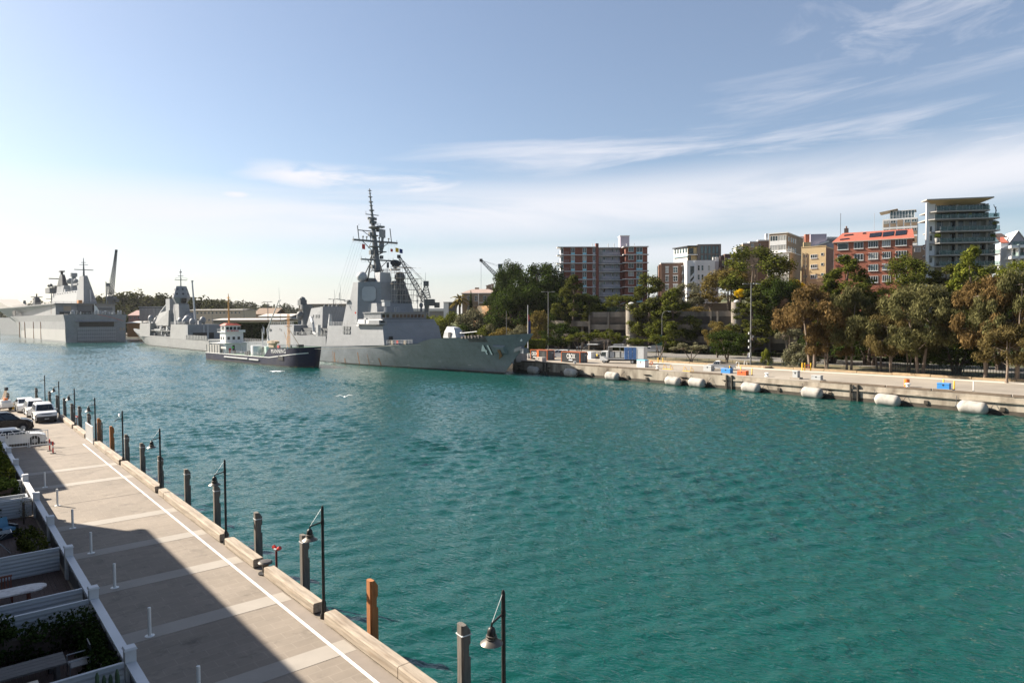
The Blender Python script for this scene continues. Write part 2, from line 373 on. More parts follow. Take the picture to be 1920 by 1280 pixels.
# ------------------------------------------------------------------ naval side land: one terrain sheet
def smooth(t): t = max(0, min(1, t)); return t*t*(3-2*t)
def quay_n(s):                                   # line of the naval quay face
    pts = [(-200, 102.6), (23, 103.4), (66, 106.6), (100, 106.4), (124, 105.4)]
    for (a, na), (b_, nb) in zip(pts, pts[1:]):
        if s <= b_: return na+(nb-na)*(s-a)/(b_-a)
    return 105.4
DECK2 = 2.4
def hill(n, s):
    nb = 178+30*(1-smooth((s-95)/60))-6*smooth((s-165)/20)+3*math.sin(s*.05)
    h = 12.5*smooth((n-nb)/12) + 6*smooth((n-nb-25)/40)+3*smooth((n-nb-70)/80)
    fade = 1-smooth((s-255)/25)
    return h*fade
def hz(n, s): return DECK2-.05+hill(n, s)
tm = MB()
ns = [111.0]+[112+2.5*i for i in range(60)]+[265+20*i for i in range(12)]+[560, 900, 1800, 3600]
ss = [-300, -200]+[-120+6*i for i in range(80)]+[370, 400, 450, 520, 600, 760, 1000, 1400]
grid = []
for s_ in ss:
    for n_ in ns:
        P = W(n_, s_); z = hz(n_, s_)+(mnoise.noise(P*.08)*.5*min(1, hill(n_, s_)/4)); grid.append((P.x, P.y, z))
fs = [(i*len(ns)+j, i*len(ns)+j+1, (i+1)*len(ns)+j+1, (i+1)*len(ns)+j) for i in range(len(ss)-1) for j in range(len(ns)-1)]
tm.add(grid, fs)
EARTH = mat('hill_earth', (.09, .085, .045), .95, var=.4, scale=.25, col2=(.05, .065, .022), mixscale=.12, thr=(.4, .6), bump=.3)
tag(tm.build('terrain', EARTH, smooth='all'), 'dark scrubby ground of the naval shore and hill', kind='structure')

# quay apron, verge and road are sheets above it
def strip(n0f, n1f, s0, s1, z, step=6.0, zf=None):
    m = MB(); k = max(1, int((s1-s0)/step)); vs = []
    for i in range(k+1):
        s_ = s0+(s1-s0)*i/k
        for f in (n0f, n1f):
            n_ = f(s_) if callable(f) else f; P = W(n_, s_); vs.append((P.x, P.y, z))
    m.add(vs, [(2*i, 2*i+1, 2*i+3, 2*i+2) for i in range(k)]); return m
CONC = mat('apron_concrete', (.285, .25, .205), .85, var=.16, scale=.25, col2=(.215, .188, .155), mixscale=.1, thr=(.45, .7))
tag(strip(lambda s: quay_n(s)+.02, 128, -200, 124, DECK2).build('quay_apron', CONC), 'pale concrete apron of the naval quay', kind='structure')
tag(strip(112.0, 128, 124, 700, DECK2).build('quay_apron', CONC), 'pale concrete apron beside the moored warships', kind='structure')
tag(strip(124, 126.0, -200, 180, DECK2+.008).build('road_marking', mat('pale_kerb_line', (.55, .5, .43), .8, var=.1)), 'pale strip along the back of the apron', kind='structure')
VERGE = mat('dry_verge', (.16, .12, .07), .95, var=.4, scale=.5, col2=(.085, .08, .035), mixscale=.35, thr=(.4, .6), bump=.3)
tag(strip(128, 146, -200, 130, DECK2+.03).build('verge', VERGE), 'dry leaf strewn verge between apron and road', kind='structure')
ASPH = mat('worn_asphalt', (.15, .14, .125), .9, var=.2, scale=.3)
tag(strip(lambda s: 146-10*smooth((s-95)/30), 162, -200, 250, DECK2+.045).build('road', ASPH), 'grey asphalt road beside the naval yard', kind='structure')
tag(strip(153.6, 153.8, -200, 230, DECK2+.05).build('road_marking', WHITE), 'white centre line on the yard road', kind='structure')
tag(strip(146.2, 146.45, -200, 92, DECK2+.05).build('road_marking', WHITE), 'white edge line on the yard road', kind='structure')
VER2 = mat('leafy_verge', (.055, .06, .025), .95, var=.4, scale=.7)
tag(strip(162, 169, -200, 250, DECK2+.055).build('verge', VER2), 'shaded planting strip behind the road', kind='structure')

# quay wall face: concrete beams, ladder recesses, timber cope
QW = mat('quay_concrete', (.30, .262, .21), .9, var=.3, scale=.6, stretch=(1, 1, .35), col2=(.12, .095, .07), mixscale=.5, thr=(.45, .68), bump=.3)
QD = mat('quay_dark_tide_and_shade', (.05, .042, .032), .95, var=.4, scale=1.2)  # tide line colour; on berth wall and end return it is painted shade
QT = mat('quay_cope_timber', (.12, .09, .065), .9, var=.35, scale=1.5)
qw = thing('quay_wall', 'long weathered concrete quay wall with dark tide line and timber coping', 'quay wall')
def quaystrip(a, b_, z0, z1, s0, s1, step=5.0):
    m = MB(); k = max(1, int((s1-s0)/step)); rings = []
    for i in range(k+1):
        s_ = s0+(s1-s0)*i/k; q = quay_n(s_)
        rings.append([W(q+a, s_, z0), W(q+b_, s_, z0), W(q+b_, s_, z1), W(q+a, s_, z1)])
    return m.loft(rings)
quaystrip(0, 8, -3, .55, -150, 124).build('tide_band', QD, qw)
quaystrip(-.02, 8, .55, 2.38, -150, 124).build('wall', QW, qw)
m = MB()
random.seed(3)
s_ = -60.0
while s_ < 122:
    l = random.uniform(4, 11); 
    if random.random() < .85:
        q = quay_n(s_+l/2); c = W(q+.13, s_+l/2, DECK2+.13); m.cb(c, (.34, l-.2, .30), RZW+math.atan2(-(quay_n(s_+l)-quay_n(s_)), l)*1)
    s_ += l
m.build('coping', QT, qw)
m = quaystrip(-.3, -.02, 1.55, 1.78, -100, 66); m.build('ledge', QW, qw)
m = MB()
for k in range(34):
    s_ = -30+k*4.6+random.uniform(-.5, .5); q = quay_n(s_); m.cb(W(q-.1, s_, .75), (.3, .5, .5), RZW)
    if k % 2: m.add([W(q-.05, s_-.9, 1.5), W(q-.05, s_+.9, 1.5), W(q-.05, s_+.1, 1.15), W(q-.3, s_-.9, 1.55), W(q-.3, s_+.9, 1.55)], [(0, 1, 2), (0, 3, 2), (1, 2, 4), (3, 4, 2)])
m.build('bracket', QD, qw)
m = quaystrip(2.0, 10, -3, 2.38, 124, 700, 80)   # recessed berth behind the destroyer
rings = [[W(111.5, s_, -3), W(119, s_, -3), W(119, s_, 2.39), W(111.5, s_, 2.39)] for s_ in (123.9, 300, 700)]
MB().loft(rings).build('berth_wall', QD, qw)  # dark colour stands in for the shadow of the destroyer hull
MB().loft([[W(quay_n(124)+.0, 123.6, -3), W(112, 123.6, -3), W(112, 123.6, 2.385), W(quay_n(124), 123.6, 2.385)], [W(quay_n(124), 124, -3), W(112, 124, -3), W(112, 124, 2.385), W(quay_n(124), 124, 2.385)]]).build('wall', QD, qw)  # end return at the bow, hull shadow put into its dark colour
# ladders let into the wall
for i, s_ in enumerate((113.0, 66.5, 44.5)):
    q = quay_n(s_); t = thing('quay_ladder', ['dark rung ladder on the quay wall below the containers', 'rung ladder on the quay wall below the flatbed ute', 'rung ladder on the quay wall right of the grey quay boxes'][i], 'ladder', W(q-.08, s_, 0), RZW, 'ladders down the naval quay wall')
    m = MB(); m.b(-.35, -.02, .42, .62, -.5, 2.5); m.b(-.35, -.02, -.62, -.42, -.5, 2.5); m.build('side_post', QD, t)
    m = MB()
    for k in range(7): m.b(-.3, -.22, -.42, .42, .1+k*.34, .16+k*.34)
    m.build('rung', DARK, t)
# fenders
FEN = mat('fender_canvas', (.36, .335, .30), .8, var=.16, scale=2.0, col2=(.20, .18, .155), mixscale=1.2, thr=(.5, .75))
fl = ['white fender in the shadow beside the destroyer bow', 'white fender below the two orange edged containers', 'white fender below the curtain side truck',
      'white fender below the yellow hoops, left of a close pair', 'white fender right of a close pair, beside the ladder', 'white fender right of the ladder below the ute', 'white fender below the small grey quay box',
      'white fender below the orange drum', 'large white fender nearest the camera at the right']
fm = None
for i, px in enumerate((1000, 1070, 1148, 1262, 1307, 1408, 1523, 1665, 1825)):
    d = ray(px, 700); dn = d.dot(DN); ds = d.dot(DS); t_ = 104.6/dn
    for _ in range(6): t_ = (quay_n(t_*ds)-1.15)/dn
    s_ = t_*ds; q = quay_n(s_)
    lab = fl[i]
    if fm is None:
        fm = thing('fender', lab, 'fender', W(q-1.15, s_, .75), RZW, 'white floating fenders along the naval quay')
        f = MB(); prof = []
        for k in range(15):
            y = -1.75+3.5*k/14; u = abs(y)/1.75; r = .88*(1-max(0, (u-.62)/.38)**2.2*.78); prof.append((r, y))
        rings = [[(r*math.cos(2*pi*j/18), y, r*math.sin(2*pi*j/18)) for j in range(18)] for r, y in prof]
        f.loft(rings); f.build('fender_body', FEN, fm, smooth='all')
        e = MB(); e.cyl((0, -2.0, 0), (0, -1.6, 0), .12, .2, 8); e.cyl((0, 2.0, 0), (0, 1.6, 0), .12, .2, 8); e.cyl((.1, 1.9, 0), (1.1, 2.2, 1.2), .035, n=5); e.cyl((.1, -1.9, 0), (1.1, -2.2, 1.2), .035, n=5); e.build('chain', DARK, fm)
        for k in children(fm): k.rotation_euler = (.05, 0, 0)
    else:
        o = dup(fm, W(q-1.15, s_, .75+random.uniform(-.08, .08)), RZW+random.uniform(-.03, .03), lab)

# sea air: one closed box of even, thin haze
hb = MB().b(-7300, 4300, -3700, 7300, -4.0, 77.0).build('haze', None); hm = bpy.data.materials.new('haze_air'); hm.use_nodes = True; hn = hm.node_tree
hn.nodes.remove(hn.nodes['Principled BSDF']); pv = nd(hn, 'ShaderNodeVolumePrincipled'); pv.inputs['Color'].default_value = (.93, .94, .96, 1); pv.inputs['Density'].default_value = HAZE; pv.inputs['Anisotropy'].default_value = .3
hn.links.new(pv.outputs[0], hn.nodes['Material Output'].inputs['Volume']); hb.data.materials.append(hm); tag(hb, 'thin bright sea haze over the harbour', kind='stuff')
SC.cycles.volume_bounces = 0
# ------------------------------------------------------------------ finger wharf (near, left)
DZ = 2.2
PAV = brickmat('wharf_paving', (.212, .178, .143), (.193, .161, .128), (.25, .213, .175), 1.0, .85, 'plan', .9, .45, .010, .22, .5)
BAND = mat('paving_band', (.29, .262, .228), .85, var=.12, scale=.6)
TIMB = mat('grey_timber', (.31, .26, .205), .88, var=.4, scale=1.0, stretch=(9, .8, 9), col2=(.21, .16, .115), mixscale=.8, thr=(.5, .72), bump=.5, obj=True)
wroot = None
def wf(o, n=0, s=0, z=0, rz=0):               # put an object in the wharf frame
    o.location = W(n, s, z); o.rotation_euler = (0, 0, RZW+rz); return o
poly = [(-40, -40), (10.6, -40), (10.6, 88), (10.3, 105.6), (9.4, 105.6), (5.8, 100.9), (-40, 92)]
d = MB().prism(poly, DZ-.5, DZ).build('wharf_deck', PAV); wf(d); tag(d, 'paved promenade deck of the finger wharf', kind='structure')
m = MB()
for s_ in (14.6, 19.8, 24.9, 30.1, 35.2, 40.4, 51.1, 56.3): m.b(4.05, 9.93, s_-.45, s_+.45, DZ+.001, DZ+.009)
d = m.build('paving_band', BAND); wf(d); tag(d, 'paler granite bands across the promenade', kind='structure')
m = MB()
for s_ in (45.7, 62.5, 66.5, 74.5): m.b(4.05, 9.5, s_-.03, s_+.03, DZ+.001, DZ+.004)
d = m.build('deck_joint', mat('dark_joint', (.10, .085, .07), .9)); wf(d); tag(d, 'dark joints across the promenade', kind='structure')
m = MB().b(9.52, 9.94, -10, 87, DZ+.001, DZ+.005); d = m.build('edge_strip', mat('dark_edge_paving', (.20, .17, .145), .9, var=.2, scale=.8)); wf(d); tag(d, 'darker paving strip along the kerb timbers', kind='structure')
m = MB().b(9.38, 9.49, -10, 67.2, DZ+.002, DZ+.013); d = m.build('road_marking', WHITE); wf(d); tag(d, 'white line along the promenade edge', kind='structure')
m = MB().b(8.6, 10.6, 87.5, 105.5, DZ+.001, DZ+.006)
# piers and dark fascia below the deck
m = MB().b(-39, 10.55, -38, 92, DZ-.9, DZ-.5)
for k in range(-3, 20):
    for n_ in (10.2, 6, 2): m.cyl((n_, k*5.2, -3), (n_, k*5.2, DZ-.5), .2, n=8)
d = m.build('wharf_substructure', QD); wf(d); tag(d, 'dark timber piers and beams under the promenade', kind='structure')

# kerb timbers
segs = [(5.5, 11.6), (12.9, 16.9), (16.93, 21.75), (22.65, 27.35), (28.55, 32.2), (32.95, 38.0), (38.03, 43.1), (43.2, 44.3), (45.1, 49.8), (49.83, 54.9), (55.6, 60.5), (60.53, 65.4), (70.4, 74.6), (74.7, 76.6), (77.5, 82.4), (82.5, 86.6)]
for i, (a, b_) in enumerate(segs):
    m = MB(); c = .04
    prof = [(9.96, 0), (10.40, 0), (10.40, .34-c), (10.40-c, .34), (9.96+c, .34), (9.96, .34-c)]
    k = max(1, int(round((b_-a)/1.2)))
    m.loft([[(x+random.uniform(-.006, .006), a+(b_-a)*j/k, z+random.uniform(-.006, .006)) for x, z in prof] for j in range(k+1)])
    for y in (a+.5, (a+b_)/2, b_-.5): m.b(10.0, 10.36, y-.12, y+.12, -.002, 0)
    o = m.build('kerb_timber', TIMB)
    wf(o, 0, 0, DZ+.06); 
    lab = 'weathered timber kerb beam, ' + ['cut by the bottom of the picture, below the nearest lamp', 'between the nearest lamp and the near rust orange pile', 'beside the near rust orange pile, ending at a lamp base', 'between a lamp base and the red hydrant', 'just beyond the red hydrant up to a lamp base',
        'just beyond the third lamp from the camera', 'leading up to the short stub before a lamp', 'a short stub just before a lamp base', 'just beyond the fourth lamp', 'second beyond the fourth lamp', 'beside the far bird topped lamp', 'next to the white side gate', 'just past the white side gate', 'a short one near the far red standpipe', 'beyond the far red standpipe', 'beside the front white car'][i]
    tag(o, lab, 'kerb beam', 'timber kerb beams along the wharf edge')
# packers visible as dark gap
# lamps
LAMP = mat('lamp_black', (.03, .028, .026), .45, .4, var=.2, scale=3)
SHADE = mat('lamp_shade_bronze', (.13, .115, .098), .4, .5, var=.15, scale=4)
def make_lamp(lab):
    t = thing('wharf_lamp', lab, 'lamp', group='dark bell shaded lamps along the wharf edge')
    m = MB(); m.lathe([(.10, -.15), (.13, 0), (.13, .12), (.09, .2), (.085, .55), (.055, .62), (.05, 3.82), (.045, 3.9), (.02, 3.95)], n=12); m.build('post', LAMP, t, True)
    m = MB(); m.tube([(-.03, 0, 3.38), (-.44, 0, 3.30), (-.46, 0, 3.2)], .026, 8); m.cyl((0, 0, 3.3), (0, 0, 3.46), .06, n=10); m.build('arm', LAMP, t)
    m = MB(); m.tube([(-.04, 0, 3.85), (-.43, 0, 3.32)], .008, 5); m.build('stay', STEEL, t)
    m = MB(); m.lathe([(.03, .30), (.075, .27), (.10, .2), (.105, .10), (.10, .08)], (-.46, 0, 2.93), 16); m.build('lamp_cap', LAMP, t, True)
    m = MB(); m.lathe([(.27, -.03), (.262, -.02), (.17, .045), (.125, .07), (.14, .085), (.14, .10), (.115, .11), (.13, .13), (.13, .16), (.11, .17)], (-.46, 0, 2.87), 20); sh = m.build('lamp_shade', SHADE, t, True)
    m = MB(); m.sph((-.46, 0, 2.86), .09, 10, 6); m.build('bulb', GLASS, t, True)
    return t
lamps = [(10.2, 12.4, 'nearest wharf lamp, its bell shade low over the water at the bottom'), (10.15, 22.2, 'wharf lamp standing between the rust orange pile and the red hydrant'), (10.15, 32.6, 'wharf lamp at the first kerb gap beyond the red hydrant'),
    (10.2, 44.7, 'fourth wharf lamp from the camera, by the stub of kerb beam'), (10.2, 55.3, 'bird topped wharf lamp without a bell shade'), (10.2, 66.2, 'wharf lamp standing by the white side gate'), (10.2, 77.1, 'wharf lamp next to the far red standpipe'),
    (10.15, 87.3, 'wharf lamp just behind the front white car'), (10.0, 98.0, 'last wharf lamp out by the end piles')]
lp = make_lamp(lamps[0][2])
for i, (n_, s_, lab) in enumerate(lamps):
    o = lp if i == 0 else dup(lp, label=lab)
    wf(o, n_, s_, DZ, random.uniform(-.08, .08)+(.25 if i == 0 else 0))
    if i in (4, 8):
        for c in children(o):
            if c.name.split('.')[0] in ('lamp_shade', 'lamp_cap', 'bulb'): bpy.data.objects.remove(c)
# piles
PG = mat('pile_grey', (.13, .115, .10), .85, var=.3, scale=2.5, stretch=(6, 6, .6), bump=.4)
PO = mat('pile_rust', (.32, .125, .04), .85, var=.4, scale=2.0, stretch=(5, 5, .5), bump=.3)
PB = mat('pile_band', (.6, .6, .6), .5)
def make_pile(lab, m_, grp, h=4.1):
    t = thing('mooring_pile', lab, 'pile', group=grp)
    m = MB(); w_ = .155; c = .05
    def ring(z, x1=w_, ins=0):
        return [(-w_+ins, -w_+c, z), (-w_+c, -w_+ins, z), (x1-c, -w_+ins, z), (x1, -w_+c, z), (x1, w_-c, z), (x1-c, w_, z), (-w_+c, w_, z), (-w_, w_-c, z)]
    m.loft([ring(-3), ring(h-.95), ring(h-.94, w_-.05), ring(h-.62, w_-.05), ring(h-.55), ring(h-.2), ring(h-.05, w_-.10), ring(h, w_-.14)])
    m.build('pile_shaft', m_, t)
    if m_ is PG:
        m = MB(); x = w_+.006; m.b(-x, x, -x, x, h-.30, h-.27); m.build('strap', PB, t)
    return t
PL = [(11.0, 15.1, 0, 'grey pile nearest the camera, left of the nearest lamp'), (10.85, 20.0, 1, 'rust orange pile near the camera'), (10.9, 25.5, 0, 'grey pile left of the second lamp, right of the red hydrant'),
  (10.85, 30.4, 0, 'grey pile just left of the red hydrant'), (10.85, 36.2, 0, 'grey pile below the third lamp shade'), (10.85, 41.5, 0, 'grey pile midway between the third and fourth lamps'), (10.85, 47.5, 0, 'grey pile below the fourth lamp shade'),
  (10.85, 52.4, 0, 'grey pile standing just before the bird topped lamp'), (10.85, 57.4, 0, 'grey pile at the foot of the bird topped lamp'), (10.8, 62.7, 1, 'rusty brown pile before the white side gate'), (10.85, 68.5, 1, 'rusty brown pile behind the white side gate'),
  (10.85, 73.6, 0, 'grey pile beyond the white side gate'), (10.85, 78.8, 0, 'grey pile at the lamp with the far red standpipe'), (10.85, 83.6, 0, 'grey pile beside the front white car'), (10.8, 88.6, 0, 'grey pile at the lamp behind the front white car'), (10.75, 94.0, 0, 'grey pile right of the middle white car'),
  (10.7, 100.2, 0, 'grey pile at the last lamp'), (9.9, 105.9, 0, 'grey pile at the far corner of the wharf'), (6.7, 102.0, 0, 'grey pile behind the yellow bin at the wharf end')]
pg = po = None
for n_, s_, k, lab in PL:
    if k: 
        o = po = make_pile(lab, PO, 'timber mooring piles beside the wharf') if po is None else dup(po, label=lab)
    else:
        o = pg = make_pile(lab, PG, 'timber mooring piles beside the wharf') if pg is None else dup(pg, label=lab)
    wf(o, n_, s_, random.uniform(-.12, .1), random.uniform(-.06, .06))
# white bollards
BL = [(5.1, 51.3, 'white bollard at the edge of the far building shadow'), (5.1, 45.7, 'white bollard in the sunlit gap, casting a long thin shadow'), (5.1, 40.2, 'white bollard at the edge of the near building shadow'), (5.15, 35.3, 'white bollard by the corner of the shadow on the promenade'),
      (5.15, 30.1, 'shaded white bollard opposite the fence divider by the oval table'), (5.2, 24.7, 'shaded white bollard opposite the dark hedge'), (5.3, 19.6, 'white bollard cut by the bottom of the picture')]
b0 = None
for n_, s_, lab in BL:
    if b0 is None:
        b0 = thing('bollard', lab, 'bollard', group='white bollards in a row on the promenade')
        MB().lathe([(.055, .02), (.055, .92), (.05, .95)], n=14).build('post', WHITE, b0, True); MB().lathe([(.15, 0), (.15, .015), (.06, .03)], n=16).build('base_plate', WHITE, b0, True); o = b0
    else: o = dup(b0, label=lab)
    wf(o, n_, s_, DZ+.004)
# red hydrant standpipes and mooring mushroom
def hydrant(n_, s_, lab):
    t = thing('fire_hydrant', lab, 'hydrant', group='red hydrant standpipes on the wharf edge'); wf(t, n_, s_, DZ, .3)
    MB().cyl((0, 0, -.3), (0, 0, .85), .045, n=10).build('standpipe', mat('hydrant_dark_red', (.16, .015, .012), .5), t, True)
    for k in (-1, 1):
        m = MB(); m.cyl((0, 0, .85), (.02, .1*k, .93), .05, n=10); m.cyl((.02, .1*k, .93), (.03, .2*k, .98), .075, .085, 12); m.build('outlet', RED, t, True)
    MB().cyl((-.03, -.07, .90), (-.05, .07, .90), .05, n=8).build('valve', STEEL, t, True)
hydrant(10.62, 27.7, 'red double headed hydrant on a post in the near kerb gap'); hydrant(10.6, 79.0, 'small far red standpipe beyond the white side gate')
t = thing('mooring_bollard', 'squat black mushroom bollard in the kerb gap below the red hydrant', 'bollard'); wf(t, 10.15, 27.7, DZ)
MB().lathe([(.28, 0), (.28, .05), (.13, .08), (.11, .3), (.16, .36)], n=16).build('base', LAMP, t, True)
MB().lathe([(.16, .36), (.27, .42), (.29, .47), (.24, .53), (.05, .56)], n=16).build('head', mat('worn_iron', (.12, .11, .10), .5, .5), t, True)
# white tube gate across the promenade and side gate by the kerb
t = thing('white_gate', 'long white tubular bar gate closing the promenade before the parked cars', 'gate'); wf(t, 0, 68.1, DZ)
m = MB()
for x0, x1 in ((.2, 4.28), (4.4, 5.72), (5.78, 7.1)):
    m.b(x0, x1, -.03, .03, 1.32, 1.38); m.b(x0, x1, -.03, .03, .16, .22); m.b(x0, x0+.06, -.032, .032, .05, 1.4); m.b(x1-.06, x1, -.032, .032, .05, 1.4)
m.build('frame', WHITE, t)
for x0, x1 in ((.2, 4.28), (4.4, 5.72), (5.78, 7.1)):
    m = MB(); k = int((x1-x0)/.17)
    for j in range(1, k): x = x0+(x1-x0)*j/k; m.b(x-.011, x+.011, -.012, .012, .2, 1.34)
    m.build('bars', WHITE, t)
m = MB(); m.b(4.28, 4.38, -.06, .06, 0, .95); m.b(4.2, 4.46, -.12, .12, 0, .02); m.build('gate_post', WHITE, t)
MB().b(4.3, 4.36, -.09, -.05, .95, 1.15).build('latch', DARK, t)
t = thing('side_gate', 'white slatted side gate at the kerb in front of a rusty pile', 'gate'); wf(t, 10.05, 66.4, DZ)
m = MB(); m.b(-.03, .03, 0, 3.6, 1.42, 1.5); m.b(-.03, .03, 0, 3.6, .05, .12); m.b(-.03, .03, 0, .08, 0, 1.5); m.b(-.03, .03, 3.52, 3.6, 0, 1.5); m.build('frame', WHITE, t)
m = MB()
for k in range(24): y = .15+k*.145; m.b(-.015, .015, y-.028, y+.028, .12, 1.42)
m.build('slats', WHITE, t)
t = thing('mesh_screen', 'dark grid mesh screen on posts beside the white side gate', 'screen'); wf(t, 10.45, 66.3, DZ)
m = MB()
for k in range(9): m.b(-.25+k*.06, -.225+k*.06, -.02, .02, .2, 1.75)
for k in range(14): m.b(-.25, .25, -.025, .025, .2+k*.12, .23+k*.12)
m.b(-.29, -.25, -.03, .03, 0, 1.8); m.b(.25, .29, -.03, .03, 0, 1.8); m.build('mesh', LAMP, t)
# red and white delineators
d0 = None
for n_, s_, lab in ((6.9, 65.5, 'red and white flexible post, the one further from the camera'), (6.95, 64.0, 'red and white flexible post, the one nearer the camera')):
    if d0 is None:
        d0 = thing('delineator', lab, 'traffic post', group='red and white delineator posts by the gate'); o = d0
        m = MB(); m.lathe([(.05, .03), (.05, .45)], n=10); m.lathe([(.05, .62), (.05, .95)], n=10); m.build('post', RED, d0, True); MB().lathe([(.052, .45), (.052, .62)], n=10).build('reflective_band', WHITE, d0); MB().lathe([(.2, 0), (.19, .04), (.06, .05)], n=12).build('base', BLACK, d0)
    else: o = dup(d0, label=lab)
    wf(o, n_, s_, DZ+.005)
# cars -------------------------------------------------------------
CARW = mat('car_white', (.66, .66, .655), .25, var=.03, spec=.6); CARD = mat('car_black_blue', (.008, .009, .014), .25, var=.05, spec=.4); CGL = glassmat('car_glass', (.012, .016, .02), .04)
CHR = mat('chrome', (.6, .6, .6), .2, .9, var=.05); HL = mat('headlight_lens', (.55, .57, .6), .1, .2, var=.1)
def car(lab, cat, paint, Lc=4.6, Wc=1.82, hood=.95, belt=1.0, roof=1.5, yb=(-2.2, -1.5, .55, 1.3), nose=.72, clear=.22, rails=False, group=None, bumper=None):
    """local +y is forward; yb = rear glass foot, rear roof, front roof, windscreen foot"""
    t = thing('parked_car', lab, cat, group=group)
    h = Wc/2; F, B_ = Lc/2, -Lc/2
    def ring(x, k):        # side outline at lateral x, narrowing factor k
        return [(x, B_+.10*k, clear+.05), (x, B_+.02*k, .5), (x, B_+.05*k, belt-.08), (x, yb[0], belt), (x, yb[3], belt), (x, (yb[3]+F)/2, hood), (x, F-.25*k, nose+.08), (x, F-.05*k, nose-.06), (x, F-.02*k, .42), (x, F-.12*k, clear)]
    m = MB(); m.loft([ring(-h*.93, 2.4), ring(-h, 1.2), ring(-h*.99, 1.0), ring(-h*.6, .3), ring(h*.6, .3), ring(h*.99, 1.0), ring(h, 1.2), ring(h*.93, 2.4)]); m.build('body', paint, t, True)
    a = .13
    def gr(x0, xi, e): return [(-x0+e, 0, 0)]
    hb, ht = h*.95, h*.95-.2
    rings = [[(-hb, yb[0], belt-.01), (hb, yb[0], belt-.01), (hb, yb[3], belt-.01), (-hb, yb[3], belt-.01)], [(-ht-.03, yb[1]-.05, roof-.06), (ht+.03, yb[1]-.05, roof-.06), (ht+.03, yb[2]+.06, roof-.06), (-ht-.03, yb[2]+.06, roof-.06)], [(-ht+.05, yb[1]+.08, roof), (ht-.05, yb[1]+.08, roof), (ht-.05, yb[2]-.1, roof), (-ht+.05, yb[2]-.1, roof)]]
    MB().loft(rings).build('roof', paint, t, True)
    g = MB(); e = .012
    def L3(p, q, k): return tuple(p[i]+(q[i]-p[i])*k for i in range(3))
    def pane(p0, p1, p2, p3, n_, u=.06, v0=.08, v1=.86):
        n_ = Vector(n_)*e; b0, b1, t0, t1 = L3(p0, p3, v0), L3(p1, p2, v0), L3(p0, p3, v1), L3(p1, p2, v1)
        q = [L3(b0, b1, u), L3(b0, b1, 1-u), L3(t0, t1, 1-u), L3(t0, t1, u)]; g.add([Vector(x)+n_ for x in q], [(0, 1, 2, 3)])
    A, Bq = rings[0], rings[1]
    pane(A[2], A[3], Bq[3], Bq[2], (0, .6, .8), .06, .04, .95); pane(A[0], A[1], Bq[1], Bq[0], (0, -.6, .8), .1)
    for sx in (-1, 1):
        fa = (sx*hb, yb[3], belt); ra = (sx*hb, yb[0], belt); rt = (sx*(ht+.03), yb[1]-.05, roof-.06); ft = (sx*(ht+.03), yb[2]+.06, roof-.06)
        for k0, k1 in ((.06, .36), (.39, .68), (.71, .95)):
            b0, b1, t0, t1 = L3(ra, fa, k0), L3(ra, fa, k1), L3(rt, ft, k0), L3(rt, ft, k1)
            pane(b0, b1, t1, t0, (sx, 0, .25), .0)
    g.build('window', CGL, t)
    for sx in (-1, 1):
        for y in (F-.85, B_+.85):
            w_ = MB(); w_.cyl((sx*(h-.22), y, .33), (sx*(h+.012), y, .33), .335, n=18); wh = w_.build('wheel', BLACK, t, True)
            r_ = MB(); r_.cyl((sx*(h+.0), y, .33), (sx*(h+.022), y, .33), .21, .19, 12); r_.build('rim', STEEL, wh)
            ar = MB(); ar.cyl((sx*(h-.1), y, .36), (sx*(h+.004), y, .36), .40, n=20); ar.build('wheel_arch', BLACK, t)
        hl = MB(); hl.cb((sx*(h-.28), F-.15, nose-.02), (.42, .2, .16), sx*-.25); hl.build('headlight', HL, t)
        mi = MB(); mi.cb((sx*(h+.1), yb[3]-.25, belt+.08), (.2, .1, .14)); mi.build('mirror', paint, t)
    MB().cb((0, F-.045, nose-.04), (h*.95, .06, .13)).build('grille', BLACK, t)
    MB().cb((0, F-.05, .40 if bumper is None else .46), (h*1.86, .14, .24 if bumper is None else .42)).build('bumper', bumper or paint, t)
    MB().cb((0, F-.03, .40), (h*1.2, .13, .10)).build('lower_grille', BLACK, t)
    MB().cb((0, F+.025, .42), (.38, .02, .1)).build('number_plate', WHITE, t)
    if rails:
        m = MB(); 
        for sx in (-1, 1): m.cyl((sx*(ht-.05), yb[1]+.1, roof+.06), (sx*(ht-.05), yb[2]-.1, roof+.06), .025, n=6); m.cyl((sx*(ht-.05), yb[1]+.2, roof-.02), (sx*(ht-.05), yb[1]+.2, roof+.06), .02, n=5)
        m.build('roof_rack', LAMP, t)
    return t
pi_s = pi
o = car('white boxy four wheel drive wagon with dark bumper, front of the row of three', 'car', CARW, 4.7, 1.83, 1.08, 1.12, 1.78, (-2.3, -2.15, .35, 1.0), .92, .28, True, 'white cars parked nose to camera on the wharf', DARK); wf(o, 8.65, 86.1, DZ, pi)
o = car('white estate car parked second in the row of three', 'car', CARW, 4.7, 1.8, 1.0, 1.06, 1.68, (-2.3, -2.0, .35, 1.15), .85, .25, True, 'white cars parked nose to camera on the wharf'); wf(o, 8.4, 91.6, DZ, pi)
o = car('white sedan parked furthest back in the row of three', 'car', CARW, 4.8, 1.85, .92, .98, 1.47, (-1.9, -1.0, .35, 1.25), .7, .2, False, 'white cars parked nose to camera on the wharf'); wf(o, 8.0, 97.0, DZ, pi)
o = car('glossy black people mover parked side on behind the white sedan', 'car', CARD, 5.0, 1.95, 1.08, 1.15, 1.85, (-2.4, -2.2, .6, 1.6), .85, .2, False); wf(o, 4.6, 79.8, DZ, -pi/2)
